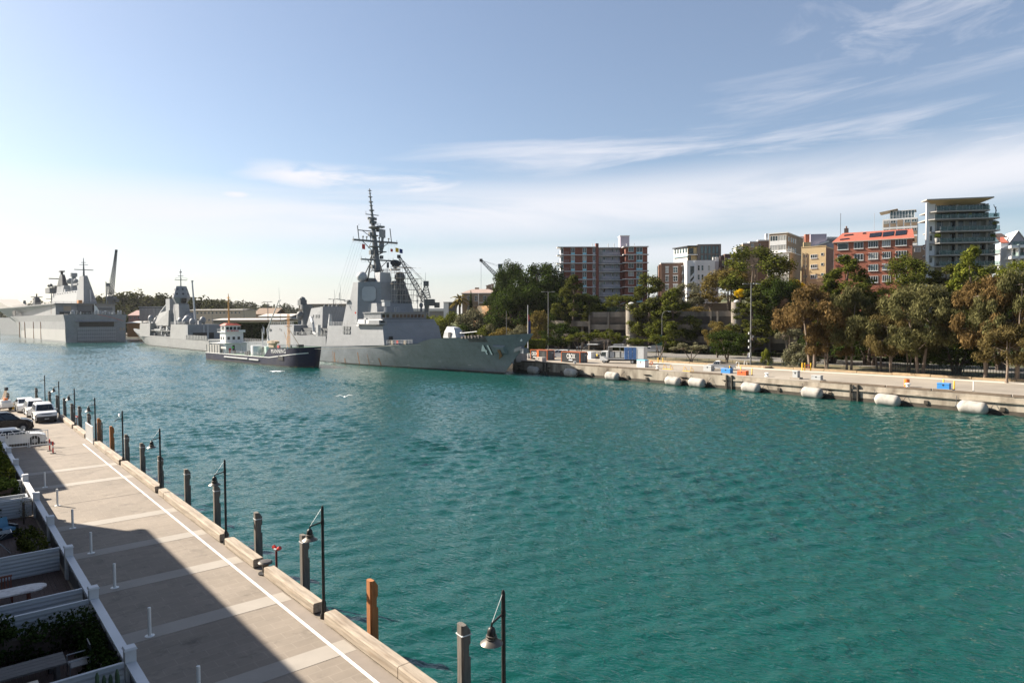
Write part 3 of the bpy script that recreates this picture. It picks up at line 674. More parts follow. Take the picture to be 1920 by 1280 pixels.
o = car('white sedan parked side on behind the tubular gate', 'car', CARW, 4.8, 1.84, .92, .96, 1.45, (-2.0, -1.05, .35, 1.25), .72, .2, False); wf(o, 4.75, 70.6, DZ, -pi/2)
# work trailer and bin at the wharf end
t = thing('work_trailer', 'small white work trailer with a raised boom at the wharf end', 'trailer'); wf(t, 6.1, 98.6, DZ, .3)
m = MB(); m.b(-.6, .6, -.9, .9, .45, 1.0); m.b(-.5, .5, -.6, .4, 1.0, 1.25); m.build('body', CARW, t)
for sx in (-1, 1): MB().cyl((sx*.5, 0, .3), (sx*.68, 0, .3), .3, n=14).build('wheel', BLACK, t)
m = MB(); m.truss((0, .3, 1.2), (.1, -.3, 2.4), .22, .14, .03, 5); m.build('boom', mat('cream_paint', (.65, .55, .42), .5), t); MB().cb((.12, -.35, 2.55), (.3, .3, .35)).build('lamp_head', DARK, t)
MB().cb((0, -.4, 1.35), (.35, .3, .25)).build('winch', ORANGE, t); MB().cb((-.75, 0, 1.05), (.5, .25, .1)).build('arm', ORANGE, t)
t = thing('bin', 'small yellow bin beside the work trailer', 'bin'); wf(t, 6.95, 99.6, DZ, .3)
MB().lathe([(.2, 0), (.27, .55), (.3, .6)], n=12).build('tub', YELLOW, t); MB().lathe([(.3, .6), (.28, .68), (.05, .72)], n=12).build('lid', YELLOW, t)
m = MB().b(-40, 9.6, -.12, .12, 0, .28); m = m.build('kerb_timber', TIMB); wf(m, 0, 101.0, DZ, 0); m.location = W(-2, 93.6, DZ); m.rotation_euler = (0, 0, RZW+math.atan2(4.6, 3.7)*0+.72); bpy.data.objects.remove(m)
m = MB(); m.extr([(9.5, 105.3, 0), (5.9, 100.75, 0), (5.7, 100.9, 0), (9.3, 105.5, 0)], (0, 0, .28)); m.extr([(5.8, 100.8, 0), (-6, 98.6, 0), (-6, 98.85, 0), (5.7, 101, 0)], (0, 0, .28))
o = m.build('kerb_timber', TIMB); wf(o, 0, 0, DZ+.003); tag(o, 'dark end kerb beam behind the trailer at the wharf end', 'kerb beam', 'timber kerb beams along the wharf edge')

# courtyards ---------------------------------------------------------
FW = mat('fence_white', (.55, .56, .58), .5, var=.08, scale=1.5); FP = mat('fence_panel_grey', (.40, .42, .45), .5, var=.1, scale=1.0); FDK = mat('fence_dark', (.10, .10, .105), .6)
DECK = mat('deck_boards', (.075, .045, .036), .8, var=.25, scale=3)
PSS = [9.9, 15.55, 21.2, 26.85, 32.4, 38.0, 43.7, 49.3, 55.2, 60.8, 66.5]
t = thing('courtyard_fence', 'long low white capped fence with square posts between courtyards and promenade', 'fence'); wf(t, 3.95, 0, DZ)
for s_ in PSS:
    m = MB(); m.b(-.14, .14, s_-.14, s_+.14, 0, 1.28); m.b(-.17, .17, s_-.17, s_+.17, 1.28, 1.34, (.03,)*4); m.build('post', FW, t)
for a, b_ in zip(PSS, PSS[1:]):
    m = MB(); m.b(-.13, .13, a+.15, b_-.15, .87, .95); m.build('cap_rail', FW, t)
    m = MB(); m.b(-.035, .035, a+.15, b_-.15, 0, .55); m.b(-.03, .03, a+.15, b_-.15, .82, .87)
    k = 5
    for j in range(k+1): y = a+.2+(b_-a-.4)*j/k; m.b(-.034, .034, y-.06, y+.06, .55, .82)
    m.build('panel', FDK, t)
def divider(s_, lab, n0=-1.2, n1=3.78, h=.96, y2=0):
    t = thing('privacy_screen', lab, 'screen', group='grey slatted screens between the courtyards'); wf(t, 0, s_, DZ)
    m = MB(); k = 6
    for j in range(k): z = .02+j*(h-.04)/k; m.extr([(n0, -.03, z), (n0, .03, z), (n0, .045, z+.07), (n0, .03, z+(h-.04)/k-.004), (n0, -.03, z+(h-.04)/k-.004), (n0, -.045, z+.07)], (n1-n0, 0, 0))
    m.build('slats', FP, t); MB().b(n0, n1, -.05, .05, h-.02, h+.03).build('top_rail', FP, t)
for s_, lab in ((44.2, 'grey slatted screen beyond the blue cushioned chair'), (33.7, 'grey slatted screen between the drying rack and the oval table'), (27.95, 'grey slatted screen just behind the oval table'), (26.7, 'grey slatted screen just before the oval table gap, against the dark hedge'), (21.1, 'grey slatted screen nearest the camera'), (49.6, 'grey slatted screen among the far clipped hedges')):
    divider(s_, lab)
wt = thing('planter', 'low white box planter frame beside the far slatted screen', 'planter'); wf(wt, 0, 45.9, DZ); m = MB(); m.b(.5, 3.75, -.5, -.42, 0, .8); m.b(.5, 3.75, .42, .5, 0, .8); m.b(.5, .58, -.42, .42, 0, .8); m.b(3.67, 3.75, -.42, .42, 0, .8); m.b(1.9, 2.0, -.42, .42, 0, .78); m.build('frame', FP, wt); MB().b(.58, 3.67, -.42, .42, 0, .5).build('soil', EARTH, wt)
m = MB()
for k in range(64): n_ = -.9; m.b(-1.2, 3.85, 15.7+k*.75*.16*6-.0, 15.7+k*.75*.16*6+.69, .008, .03) if False else None
for k in range(36): m.b(-1.2+k*.14, -1.2+k*.14+.128, 15.6, 44.1, .008, .03)
d = m.build('deck_floor', DECK); wf(d, 0, 0, DZ); tag(d, 'dark red brown decking of the courtyards', kind='structure')
# oval table
WTB = mat('weathered_white_board', (.62, .58, .56), .7, var=.2, scale=6, col2=(.35, .28, .26), mixscale=5, thr=(.55, .75)); RBW = mat('red_brown_timber', (.16, .05, .03), .6)
t = thing('oval_table', 'long oval table with worn white top and red brown base', 'table'); wf(t, 1.55, 30.0, DZ, 0)
pl = []
for k in range(28):
    a = 2*pi*k/28; x = .85+.55*math.cos(a) if math.cos(a) > 0 else -.85+.55*math.cos(a); pl.append((x*1.0, .42*math.sin(a)))
MB().prism(pl, .70, .75).build('tabletop', WTB, t)
m = MB(); m.b(-.9, .9, -.22, .22, .62, .70); m.build('frame', RBW, t)
for sx in (-.85, .85):
    for sy in (-.2, .2): MB().b(sx-.04, sx+.04, sy-.04, sy+.04, .03, .62).build('leg', RBW, t)
t = thing('slat_chair', 'dark red brown slatted chair behind the oval table', 'chair'); wf(t, 1.75, 31.1, DZ, pi)
m = MB(); m.b(-.25, .25, -.25, .25, .42, .46); m.build('seat', RBW, t)
m = MB()
for k in range(6): m.b(-.25+k*.092, -.21+k*.092, -.27, -.24, .46, .92)
m.b(-.27, .27, -.275, -.235, .88, .95); m.build('backrest', RBW, t)
for sx in (-.22, .22):
    for sy in (-.22, .22): MB().b(sx-.025, sx+.025, sy-.025, sy+.025, .03, .42).build('leg', RBW, t)
# timber table and bench in the dark courtyard
GT = mat('dark_grey_timber', (.11, .10, .095), .8, var=.3, scale=4, stretch=(.5, 4, 4))
t = thing('outdoor_table', 'long dark grey timber table beside the dark hedge', 'table'); wf(t, 1.3, 23.1, DZ)
m = MB()
for k in range(4): m.b(-1.6, 1.35, -.42+k*.212, -.42+k*.212+.2, .70, .75)
m.build('tabletop', GT, t)
for sx in (-1.3, 1.15):
    for sy in (-.3, .3): MB().b(sx-.05, sx+.05, sy-.05, sy+.05, .03, .70).build('leg', GT, t)
for s_, lab in ((22.2, 'low dark timber bench on the near side of the long table'), (24.05, 'low dark timber bench on the hedge side of the long table')):
    t = thing('bench', lab, 'bench', group='benches at the long timber table'); wf(t, 1.4, s_, DZ)
    m = MB()
    for k in range(3): m.b(-1.4, 1.3, -.18+k*.125, -.18+k*.125+.115, .40, .44)
    m.build('seat', GT, t)
    for sx in (-1.1, 1.0): MB().b(sx-.05, sx+.05, -.15, .15, .03, .40).build('leg', GT, t)
t = thing('slat_chair', 'dark slatted chair at the end of the long timber table', 'chair'); wf(t, 3.0, 23.2, DZ, pi/2)
m = MB()
for k in range(6): m.b(-.26+k*.088, -.19+k*.088, -.25, .25, .42, .45)
m.build('seat', mat('pale_slat', (.3, .29, .28), .7), t); MB().cb((0, -.26, .72), (.52, .03, .5)).build('backrest', DARK, t)
m = MB(); m.tube([(-.28, -.25, .03), (-.28, -.25, .62), (-.28, .25, .62), (-.28, .25, .03)], .018, 6); m.build('leg', STEEL, t); m = MB(); m.tube([(.28, -.25, .03), (.28, -.25, .62), (.28, .25, .62), (.28, .25, .03)], .018, 6); m.build('leg', STEEL, t)
# drying rack, wicker chair with cushions
t = thing('drying_rack', 'folding metal clothes drying rack in the shaded courtyard', 'drying rack'); wf(t, 2.1, 37.9, DZ)
m = MB()
for k in range(9): m.cyl((-.9, -.3+k*.075, .95), (.35, -.3+k*.075, .95), .008, n=5)
m.b(-.92, -.89, -.32, .32, .94, .97); m.b(.34, .37, -.32, .32, .94, .97); m.build('top', STEEL, t)
for sy in (-1, 1):
    m = MB(); m.tube([(.3, -.3*sy, .03), (-.1, 0, .5), (-.6, .32*sy, .95)], .014, 6); m.tube([(-.7, -.3*sy, .03), (-.25, 0, .5), (.25, .32*sy, .95)], .014, 6); m.build('leg', STEEL, t)
BLC = mat('blue_cushion', (.10, .22, .33), .9, var=.15, scale=3)
t = thing('wicker_armchair', 'dark wicker armchair with pale blue cushions', 'chair'); wf(t, 2.35, 40.6, DZ, .5)
m = MB(); m.b(-.42, .42, -.42, .42, .03, .36); m.b(-.42, -.32, -.42, .42, .36, .6); m.b(.32, .42, -.42, .42, .36, .6); m.b(-.42, .42, .32, .42, .36, .78); m.build('frame', DARK, t)
MB().cb((0, -.05, .43), (.62, .68, .14)).build('seat_cushion', BLC, t); MB().cb((0, .25, .68), (.6, .16, .5), 0, -.25).build('back_cushion', BLC, t)
t = thing('wicker_armchair', 'second dark wicker armchair with blue cushions, at the picture edge', 'chair'); wf(t, 1.2, 41.4, DZ, -.6)
m = MB(); m.b(-.42, .42, -.42, .42, .03, .36); m.b(-.42, -.32, -.42, .42, .36, .6); m.b(.32, .42, -.42, .42, .36, .6); m.b(-.42, .42, .32, .42, .36, .78); m.build('frame', DARK, t)
MB().cb((0, -.05, .43), (.62, .68, .14)).build('seat_cushion', BLC, t); MB().cb((0, .25, .68), (.6, .16, .5), 0, -.25).build('back_cushion', BLC, t)
# sun shades (cream canvas corners) on slim poles
CAN = mat('cream_canvas', (.50, .44, .36), .8, var=.06)
for (n_, s_, lab, w_) in ((.55, 27.2, 'cream canvas shade corner above the two close screens', 1.5), (1.0, 20.0, 'cream canvas shade corner at the bottom left of the picture', 1.9)):
    t = thing('shade_umbrella', lab, 'umbrella', group='cream canvas umbrellas in the courtyards'); wf(t, n_-w_*.55, s_-.5, DZ)
    m = MB(); vs = [(-w_, -w_, 1.05), (w_, -w_, 1.05), (w_, w_, 1.05), (-w_, w_, 1.05), (0, 0, 1.45)]; m.add(vs, [(0, 1, 4), (1, 2, 4), (2, 3, 4), (3, 0, 4)]); m.add([(x, y, z-.03) for x, y, z in vs], [(0, 4, 1), (1, 4, 2), (2, 4, 3), (3, 4, 0)]); m.build('canopy', CAN, t)
    MB().cyl((0, 0, .02), (0, 0, 1.48), .025, n=8).build('pole', STEEL, t)
# the apartment wharf building the picture is taken from: outside the frame, its shadow falls on the promenade
AB = mat('wharf_building_boards', (.45, .44, .42), .7, var=.1); AR = mat('wharf_roof', (.25, .25, .25), .6, var=.1)
def wharf_block(s0, s1, h, lab):
    t = thing('wharf_building', lab, 'building'); wf(t, 0, 0, DZ)
    MB().b(-16, -2.05, s0, s1, 0, h).build('wall', AB, t)
    MB().extr([(-16.6, s0-.2, h+.002), (-1.6, s0-.2, h+.002), (-1.6, s0-.2, h+.35), (-9, s0-.2, h+1.6), (-16.6, s0-.2, h+.35)], (0, s1-s0+.4, 0)).build('roof', AR, t)
    for f in range(int(h//3)):
        s_ = s0+1.5
        while s_ < s1-2:
            wn = MB().b(-2.05, -1.98, s_, s_+1.4, 3*f+.9, 3*f+2.4).build('window', FW, t); MB().b(-1.985, -1.97, s_+.1, s_+1.3, 3*f+1, 3*f+2.3).build('pane', GLASS, wn); s_ += 3.2
    return t
wharf_block(-30, 54.6, 13.0, 'long timber wharf apartment building, block beside the near courtyards')
wharf_block(64.0, 84.0, 10.5, 'far lower block of the timber wharf apartments') 
# ------------------------------------------------------------------ ships
NAVY = brickmat('warship_grey', (.212, .221, .233), (.204, .213, .225), (.165, .172, .18), 1.0, .55, 'xy', 2.6, 1.25, .012, .14, .25)
NAVYH = brickmat('warship_hull_grey', (.155, .176, .193), (.147, .167, .183), (.11, .124, .135), 1.0, .42, 'xy', 5.5, 1.6, .014, .28, .45)
NAVD = mat('warship_dark_grey', (.10, .108, .115), .6, var=.2)
NDECK = mat('warship_deck', (.14, .15, .15), .8, var=.15)
LGREY = mat('pale_grey_paint', (.34, .35, .36), .5, var=.08)
BOOT = mat('boot_topping', (.03, .028, .026), .7, var=.4, scale=.8, col2=(.12, .09, .04), mixscale=.5, thr=(.55, .7))
RUST = mat('rust_streak', (.20, .10, .04), .8, var=.3, scale=2)
TAN = mat('tan_cover', (.33, .26, .19), .8, var=.15)
def itp(tab, x):
    if x <= tab[0][0]: return tab[0][1]
    for (a, fa), (b_, fb) in zip(tab, tab[1:]):
        if x <= b_: return fa+(fb-fa)*(x-a)/(b_-a)
    return tab[-1][1]
class Hull:
    """x runs from the stem; sgn=+1 when local x points aft"""
    def __init__(s, xs, bw, bd, zd, xe, zref): s.xs, s.bw, s.bd, s.zd, s.xe, s.zref = xs, bw, bd, zd, xe, zref
    def half(s, x, z):
        v = max(0, min(1.1, z/s.zref)); l = x - s.xs*v
        return itp(s.bw, l)*(1-v)+itp(s.bd, l)*v if l > 0 else .05
    def build(s, m_, mb, parent, xl, nz=8, flip=False, zbot=-1.2, deckm=None):
        sg = -1 if flip else 1
        rows = []
        for u in xl:
            col = []
            for k in range(nz+1):
                # iterate because the deck height depends on x
                x = u; 
                for _ in range(6):
                    zt = itp(s.zd, x); z = zbot+(zt-zbot)*k/nz; v = max(0, z/s.zref); xst = s.xs*v; x = xst+(s.xe-xst)*u_n(u, s) 
                l = x-xst; vv = min(v, 1.1); b_ = itp(s.bw, l)*(1-vv)+itp(s.bd, l)*vv if z > 0 else itp(s.bw, l)*(1+z*.05)
                col.append((sg*x, max(b_, .03), z))
            rows.append(col)
        m = MB(); n = len(rows)
        pts = []; 
        for col in rows: pts += col
        for col in rows: pts += [(x, -y, z) for x, y, z in col]
        K = nz+1; o = n*K; fs = []
        for i in range(n-1):
            for k in range(nz):
                a = i*K+k; fs.append((a, a+K, a+K+1, a+1)); a += o; fs.append((a, a+1, a+K+1, a+K))
            a = i*K+nz; fs.append((a, a+K, a+K+o, a+o))
        for k in range(nz):
            a = (n-1)*K+k; fs.append((a, a+1, a+1+o, a+o)); fs.append((k, k+o, k+1+o, k+1))
        m.add(pts, fs); h = m.build('hull', m_, parent, True)
        if deckm:
            dm = MB(); q = []
            for col in rows: x, y, z = col[-1]; q.append((x, y-.12, z+.02))
            for col in rows: x, y, z = col[-1]; q.append((x, -y+.12, z+.02))
            dm.add(q, [(i, i+1, n+i+1, n+i) for i in range(1, n-1)]); dm.build('main_deck', deckm, parent)
        bt = MB()
        for sgn in (1, -1):
            vs = []
            for col in rows:
                z0 = col[0]; 
                for zz in (-.8, itpz(.35)):
                    # point on hull at height zz
                    for k in range(nz):
                        if col[k][2] <= zz <= col[k+1][2]:
                            t = (zz-col[k][2])/(col[k+1][2]-col[k][2]); x = col[k][0]+(col[k+1][0]-col[k][0])*t; y = col[k][1]+(col[k+1][1]-col[k][1])*t; break
                    vs.append((x, sgn*(y+.035), zz))
            bt.add(vs, [(2*i, 2*i+1, 2*i+3, 2*i+2) for i in range(n-1)])
        bt.build('boot_topping', mb, parent)
        return h
def itpz(z): return z
def u_n(u, s): return u
def dish(m, c, r, ax, n=12):
    c = Vector(c); ax = Vector(ax).normalized(); m.cyl(c, c+ax*r*.35, r*.4, r, n); return m

# ---- guided missile destroyer, bow towards the camera side; local x aft, y port
ddg = thing('warship', 'large grey destroyer with tall lattice mast and white 41 on its bow', 'warship', W(99.0, 119.7, 0), R(130.3+1.45))
H1 = Hull(-9.0, [(0, .05), (14, 2.2), (29, 5.0), (47, 8.0), (60, 9.0), (80, 9.3), (130, 9.0), (150, 8.2)], [(0, .12), (5, 2.6), (11, 5), (23, 7.9), (34, 9.1), (45, 9.4), (160, 9.4)],
          [(-9, 9.3), (2, 8.6), (14, 8.0), (19.5, 7.65), (23, 6.5), (34, 6.0), (72, 4.8), (138, 4.6)], 138, 8.5)
ul = [0, .008, .02, .035, .055, .08, .11, .145, .18, .197, .21, .23, .255, .285, .32, .36, .41, .47, .54, .62, .72, .85, 1.0]
H1.build(NAVYH, BOOT, ddg, ul, 9, deckm=NDECK)
def hullstrip(H, x0, x1, f0, f1, off, m_, name, parent, n=24, sg=1):
    m = MB(); vs = []
    for i in range(n+1):
        x = x0+(x1-x0)*i/n
        for f in (f0, f1): z = f(x); vs.append((x*sg, H.half(x, z)+off, z))
    m.add(vs, [(2*i, 2*i+1, 2*i+3, 2*i+2) for i in range(n)]); return m.build(name, m_, parent)
kz = lambda x: itp([(20, 6.4), (34, 6.0), (72, 4.8), (138, 4.6)], x)
hullstrip(H1, 22, 112, lambda x: kz(x)-.12, lambda x: kz(x)-.02, .06, LGREY, 'knuckle', ddg, 40)
random.seed(5)
for k in range(9):
    x = random.uniform(40, 78); z0 = random.uniform(1.0, 3.8)
    hullstrip(H1, x, x+random.uniform(.15, .5), lambda q, z0=z0: .3, lambda q, z0=z0: z0, .03, RUST, 'rust_streak', ddg, 1)
for x, z in ((30, .8), (9, 1.6), (18, 2.2), (44, 1.2)):
    hullstrip(H1, x, x+.9, lambda q, z=z: z, lambda q, z=z: z+.16, .04, LGREY, 'draught_mark', ddg, 2)
# superstructure
m = MB(); B0 = 9.25
m.loft([[(36.3, B0, 5.9), (36.3, -B0, 5.9), (69, -B0, 4.7), (69, B0, 4.7)], [(37.6, 8.9, 10.8), (37.6, -8.9, 10.8), (68, -8.9, 10.8), (68, 8.9, 10.8)]]); m.build('superstructure', NAVY, ddg)
MB().loft([[(37.65, 8.6, 10.75), (37.65, -8.6, 10.75), (52, -8.6, 10.75), (52, 8.6, 10.75)], [(38.5, 7.9, 12.6), (38.5, -7.9, 12.6), (52, -7.9, 12.6), (52, 7.9, 12.6)]]).build('bridge_front', NAVY, ddg)
br = MB().loft([[(39.4, 5.6, 12.6), (39.4, -5.6, 12.6), (41.2, -7.2, 12.6), (50, -7.2, 12.6), (50, 7.2, 12.6), (41.2, 7.2, 12.6)], [(39.1, 5.7, 14.3), (39.1, -5.7, 14.3), (41.0, -7.4, 14.3), (50, -7.4, 14.3), (50, 7.4, 14.3), (41.0, 7.4, 14.3)]]).build('bridge', NAVY, ddg)
BWG = glassmat('bridge_glass', (.05, .03, .02), .08)
for k in range(9):
    y = -5.2+k*1.16
    MB().extr([(39.33, y, 13.0), (39.33, y+.85, 13.0), (39.17, y+.85, 13.85), (39.17, y, 13.85)], (-.03, 0, 0)).build('window', BWG, br)
for k in range(2):
    y0 = 5.75+k*.75; x0 = 39.45+k*.82; MB().extr([(x0, y0, 13.0), (x0+.6, y0+.55, 13.0), (x0+.5, y0+.6, 13.85), (x0-.1, y0+.05, 13.85)], (-.03, .03, 0)).build('window', BWG, br)
m = MB(); m.b(38.8, 50, -7.7, 7.7, 14.3, 14.5); m.build('bridge_roof', NAVY, ddg)
m = MB(); m.b(38.4, 39.3, -8.2, 8.2, 12.5, 12.62); m.b(38.05, 38.3, -7.5, 7.6, 11.9, 11.98); m.build('breakwater_ledge', NAVD, ddg)
# bridge wing, port
m = MB(); m.b(37.6, 51, 7.5, 9.9, 11.2, 11.4); m.b(37.6, 43, 9.75, 9.9, 11.4, 12.35); m.b(37.6, 37.75, 7.6, 9.9, 11.4, 12.35); m.extr([(40, 9.0, 11.2), (49, 9.0, 11.2), (45, 8.95, 9.7)], (0, -.1, 0)); m.build('bridge_wing', NAVY, ddg)
MB().rail([(43, 9.8, 11.4), (51, 9.8, 11.4)], .95, .03, 3, 1.6).build('wing_rail', LGREY, ddg)
MB().cb((37.55, 8.9, 11.9), (.06, 1.2, .45)).build('wing_opening', BLACK, ddg)
m = MB(); m.cyl((46.5, 8.9, 11.4), (46.5, 8.9, 12.5), .25, .2, 8); m.cb((46.2, 8.9, 12.7), (1.3, .5, .5)); m.cyl((45.6, 8.9, 12.75), (43.9, 9.0, 12.95), .06, n=6); m.build('deck_gun', LGREY, ddg)
# second tier and main radar tower
m = MB(); m.loft([[(46, 5.5, 14.3), (46, -6.5, 14.3), (60, -6.5, 14.3), (60, 5.5, 14.3)], [(46.8, 5.2, 17.0), (46.8, -6.2, 17.0), (60, -6.2, 17.0), (60, 5.2, 17.0)]]); m.build('second_tier', NAVY, ddg)
def octa(xb, xf, y1, y2, xa): return [(xf, y2), (xf, -y2), (xb, -y1), (xa, -y1), (xa, y1), (xb, y1)]
tw = MB()
tw.loft([[(x, y, 10.8) for x, y in octa(53.0, 48.1, 7.8, 2.9, 61.5)], [(x, y, 18.2) for x, y in octa(53.3, 48.6, 7.35, 2.65, 59.2)], [(x, y, 18.25) for x, y in octa(53.3, 48.6, 7.35, 2.65, 57.6)], [(x, y, 23.0) for x, y in octa(53.5, 49.0, 7.0, 2.5, 56.2)]])
tower = tw.build('radar_tower', NAVY, ddg)
mk = MB(); mk.b(57.5, 60.2, 5.2, 8.0, 17.6, 18.05); mk.cyl((59.6, 7.8, 18.1), (60.6, 9.6, 18.3), .12, n=6); mk.cyl((60.3, 9.2, 18.3), (60.3, 9.2, 20.2), .08, n=6); mk.build('platform', NAVY, ddg)
# octagonal array panel on the bow port face
A = Vector((53.3, 7.35, 18.2)); Bv = Vector((48.6, 2.65, 18.2)); A2 = Vector((53.5, 7.0, 23.0))
ex = (Bv-A).normalized(); nrm = Vector((-.7071, .7071, .02)); 
def panel_pts(w_, h_, c, off=.06):
    z_ = Vector((.04, -.05, 1)).normalized(); k = .32
    return [c+ex*(sx*w_/2)+z_*(sy*h_/2)+nrm*off for sx, sy in ((-1, -1+k*1.1), (-1+k, -1), (1-k, -1), (1, -1+k*1.1), (1, 1-k*1.1), (1-k, 1), (-1+k, 1), (-1, 1-k*1.1))]
pc = A.lerp(Bv, .49)+Vector((0, 0, 1.45)); 
MB().extr(panel_pts(3.9, 4.0, pc), nrm*.12).build('array_panel', LGREY, tower)
m = MB(); m.cb((52.7, 8.35, 14.4), (.35, .25, .5)); m.build('lifebuoy', RED, ddg)
sd = [(-9, 9.3)]
m = MB()
for x0, z0 in ((54.6, 8.6), (56.2, 8.6), (57.9, 8.6), (54.6, 9.75), (56.2, 9.75), (57.9, 9.75)): w_ = 1.35 if x0 < 57 else .8; m.extr([(x0, 9.16-(z0-8.6)*.06, z0), (x0+w_, 9.16-(z0-8.6)*.06, z0), (x0+w_, 9.1-(z0-8.6)*.06, z0+.95), (x0, 9.1-(z0-8.6)*.06, z0+.95)], (0, .05, 0))
m.build('side_opening', NAVD, ddg)
MB().sph((54.6, 5.2, 24.5), 1.5, 16, 10).build('radome', LGREY, ddg, 'all')
m = MB(); m.b(53, 57, -2, 4, 23, 24.2); m.build('tower_top', NAVD, ddg)
m = MB(); m.loft([[(50.5, 1.9, 23), (50.5, -2, 23), (54, -2, 23), (54, 1.9, 23)], [(50.8, 1.6, 25.8), (50.8, -1.7, 25.8), (53.7, -1.7, 25.8), (53.7, 1.6, 25.8)]]); m.build('mast_house', LGREY, ddg)
MB().rail([(50.8, 1.6, 25.8), (50.8, -1.7, 25.8), (53.7, -1.7, 25.8)], 1.0, .04, 3, 1.2).build('mast_rail', DARK, ddg)
# mast
MST = mat('mast_grey', (.13, .14, .145), .6, var=.15)
def mx_(z): return 54.6+(z-25)*.165
m = MB()
m.loft([[(mx_(z)+r*math.cos(2*pi*k/8), r*math.sin(2*pi*k/8), z) for k in range(8)] for z, r in ((23.5, 1.05), (34, .78), (40, .55), (43, .38), (46.5, .25), (50.4, .12))], cap0=True); m.build('mast', MST, ddg, True)
m = MB(); m.cyl((60.5, 0, 24), (mx_(35)+.3, 0, 34.8), .28, .22, 8); m.cyl((56, 4.2, 24), (mx_(31), .6, 31), .2, .16, 8); m.cyl((57.5, -3.8, 24), (mx_(31), -.6, 31), .2, .16, 8)
m.cyl((59.3, 0, 28), (mx_(28), 0, 28), .16, n=6); m.build('mast_leg', MST, ddg)
def yard(z, hl, th, nm='yard'):
    m = MB(); x = mx_(z)-.5; m.cb((x, 0, z), (th*1.4, 2*hl, th)); m.cyl((x+.5, 0, z-3.4), (x, hl*.6, z-.1), .12, n=6); m.cyl((x+.5, 0, z-3.4), (x, -hl*.6, z-.1), .12, n=6)
    for y in (-hl+.1, hl-.1, -hl*.72, hl*.72): m.cyl((x, y, z), (x, y, z+(.9 if abs(y) > hl*.9 else .5)), .07, n=5); m.cyl((x, y, z-.7), (x, y, z), .03, n=4)
    m.tube([(x, -hl, z-.7), (x, -hl*.3, z-.7)], .025, 4); m.tube([(x, hl, z-.7), (x, hl*.3, z-.7)], .025, 4)
    m.build(nm, MST, ddg)
yard(34.9, 7.2, .5); yard(29.5, 5.3, .4)
m = MB()
for z, r, h_ in ((26.4, 1.9, .25), (33.2, 1.9, .3), (36.4, 1.3, .3), (40.0, 1.1, .8), (43.8, .8, .3)): m.lathe([(r*.6, 0), (r, .1), (r, h_)], (mx_(z), 0, z), 8)
for z, y, q in ((27.5, 1.6, .9), (31.6, 1.7, 1.0), (33.9, -1.9, 1.1), (36.9, 1.4, .9), (38.3, -1.2, .8), (30.4, -1.5, .8), (41.0, .9, .7)): m.cb((mx_(z)-.4, y, z), (q, q, q*1.2))
for y in (-2.6, -1.3, 1.5, 2.8, 4.0, -4.4): m.cyl((mx_(35)-.4, y, 35), (mx_(35)-.4, y, 35.9+.3*abs(math.sin(y*3))), .14, n=5); m.cb((mx_(35)-.4, y, 36.0), (.4, .4, .35))
for z0, z1 in ((26, 29.3), (29.5, 33), (33, 36)): m.cyl((mx_(z0)+1.6, 1.4, z0), (mx_(z1), .3, z1), .11, n=5); m.cyl((mx_(z0)+1.6, -1.4, z0), (mx_(z1), -.3, z1), .11, n=5); m.cyl((mx_(z0)-1.2, 1.2, z0), (mx_(z1)-.4, .3, z1), .1, n=5)
m.rail([(mx_(33)-1.6, 1.5, 33.4), (mx_(33)-1.6, -1.5, 33.4)], 1.0, .05, 2, 1); m.rail([(mx_(39)-1.4, 1.3, 39.2), (mx_(39)-1.4, -1.6, 39.2)], .9, .05, 2, 1)
m.build('mast_equipment', MST, ddg)
m = MB(); x = mx_(34.9)-.5; m.cyl((x, 5.3, 35), (x+.3, 5.6, 39), .14, n=6); m.cyl((x, -5.3, 35), (x+.3, -5.0, 39), .14, n=6); m.cyl((x, 5.3, 39), (x, 5.3, 39.4), .05, n=5); m.build('pole_antenna', MST, ddg)
m = MB(); x = mx_(39); m.lathe([(.3, -.6), (1.5, -.1), (1.6, .1), (1.2, .35), (.4, .4)], (x-.3, 0, 38.9), 12); m.cb((x-1.7, -1.4, 39.1), (1.6, 1.8, .5)); m.cb((x+1.5, 2, 38.1), (.4, 4.2, .22)); m.cyl((x, .4, 36), (x+1.0, 3.0, 38), .1, n=5); m.build('mast_platform', MST, ddg)
m = MB(); m.cb((mx_(37)-1.9, -1.6, 37.2), (.7, 2.4, 2.3), 0.5); m.cyl((mx_(37)-1.9, -1.6, 35), (mx_(37)-1.9, -1.6, 36.1), .35, n=8); m.build('search_radar', NAVY, ddg)
m = MB(); x = mx_(42.6); m.cb((x, 0, 42.7), (.3, 4.2, .2)); m.cyl((x, 2.0, 42.7), (x, 2.0, 43.6), .06, n=5)
m.lathe([(.5, 0), (.95, .25), (.95, .7), (.5, .9)], (x, 0, 41.2), 8); m.cb((x, 1.1, 41.6), (.5, .6, .7)); m.cb((x, -1.1, 41.6), (.5, .6, .7))
for z, r in ((45.3, .6), (46.3, .72), (47.8, .65), (48.9, .42), (49.7, .5)): m.lathe([(r*.7, 0), (r, .1), (r*.4, .3)], (mx_(z), 0, z), 8); 
for z in (46.6, 48, 49.7): m.cb((mx_(z), 0, z+.05), (.1, r*2.6, .07))
m.build('topmast_fitting', MST, ddg)
m = MB(); x = mx_(32); m.cb((x-1.8, -.8, 31.8), (2.4, 2.0, .25)); m.cyl((x-1.8, -.8, 32), (x-1.8, -.8, 32.6), .5, n=8); m.sph((x-1.8, -.8, 33.2), .75, 10, 6, 1.3); m.extr([(x-.5, .3, 30.6), (x-3, -.8, 31.7), (x-.5, -1.2, 31.7)], (0, -.3, 0)); m.build('fire_director', MST, ddg)
MB().cb((mx_(28)-2.6, -2.0, 28.0), (.5, .5, 1.6)).build('director_post', MST, ddg)
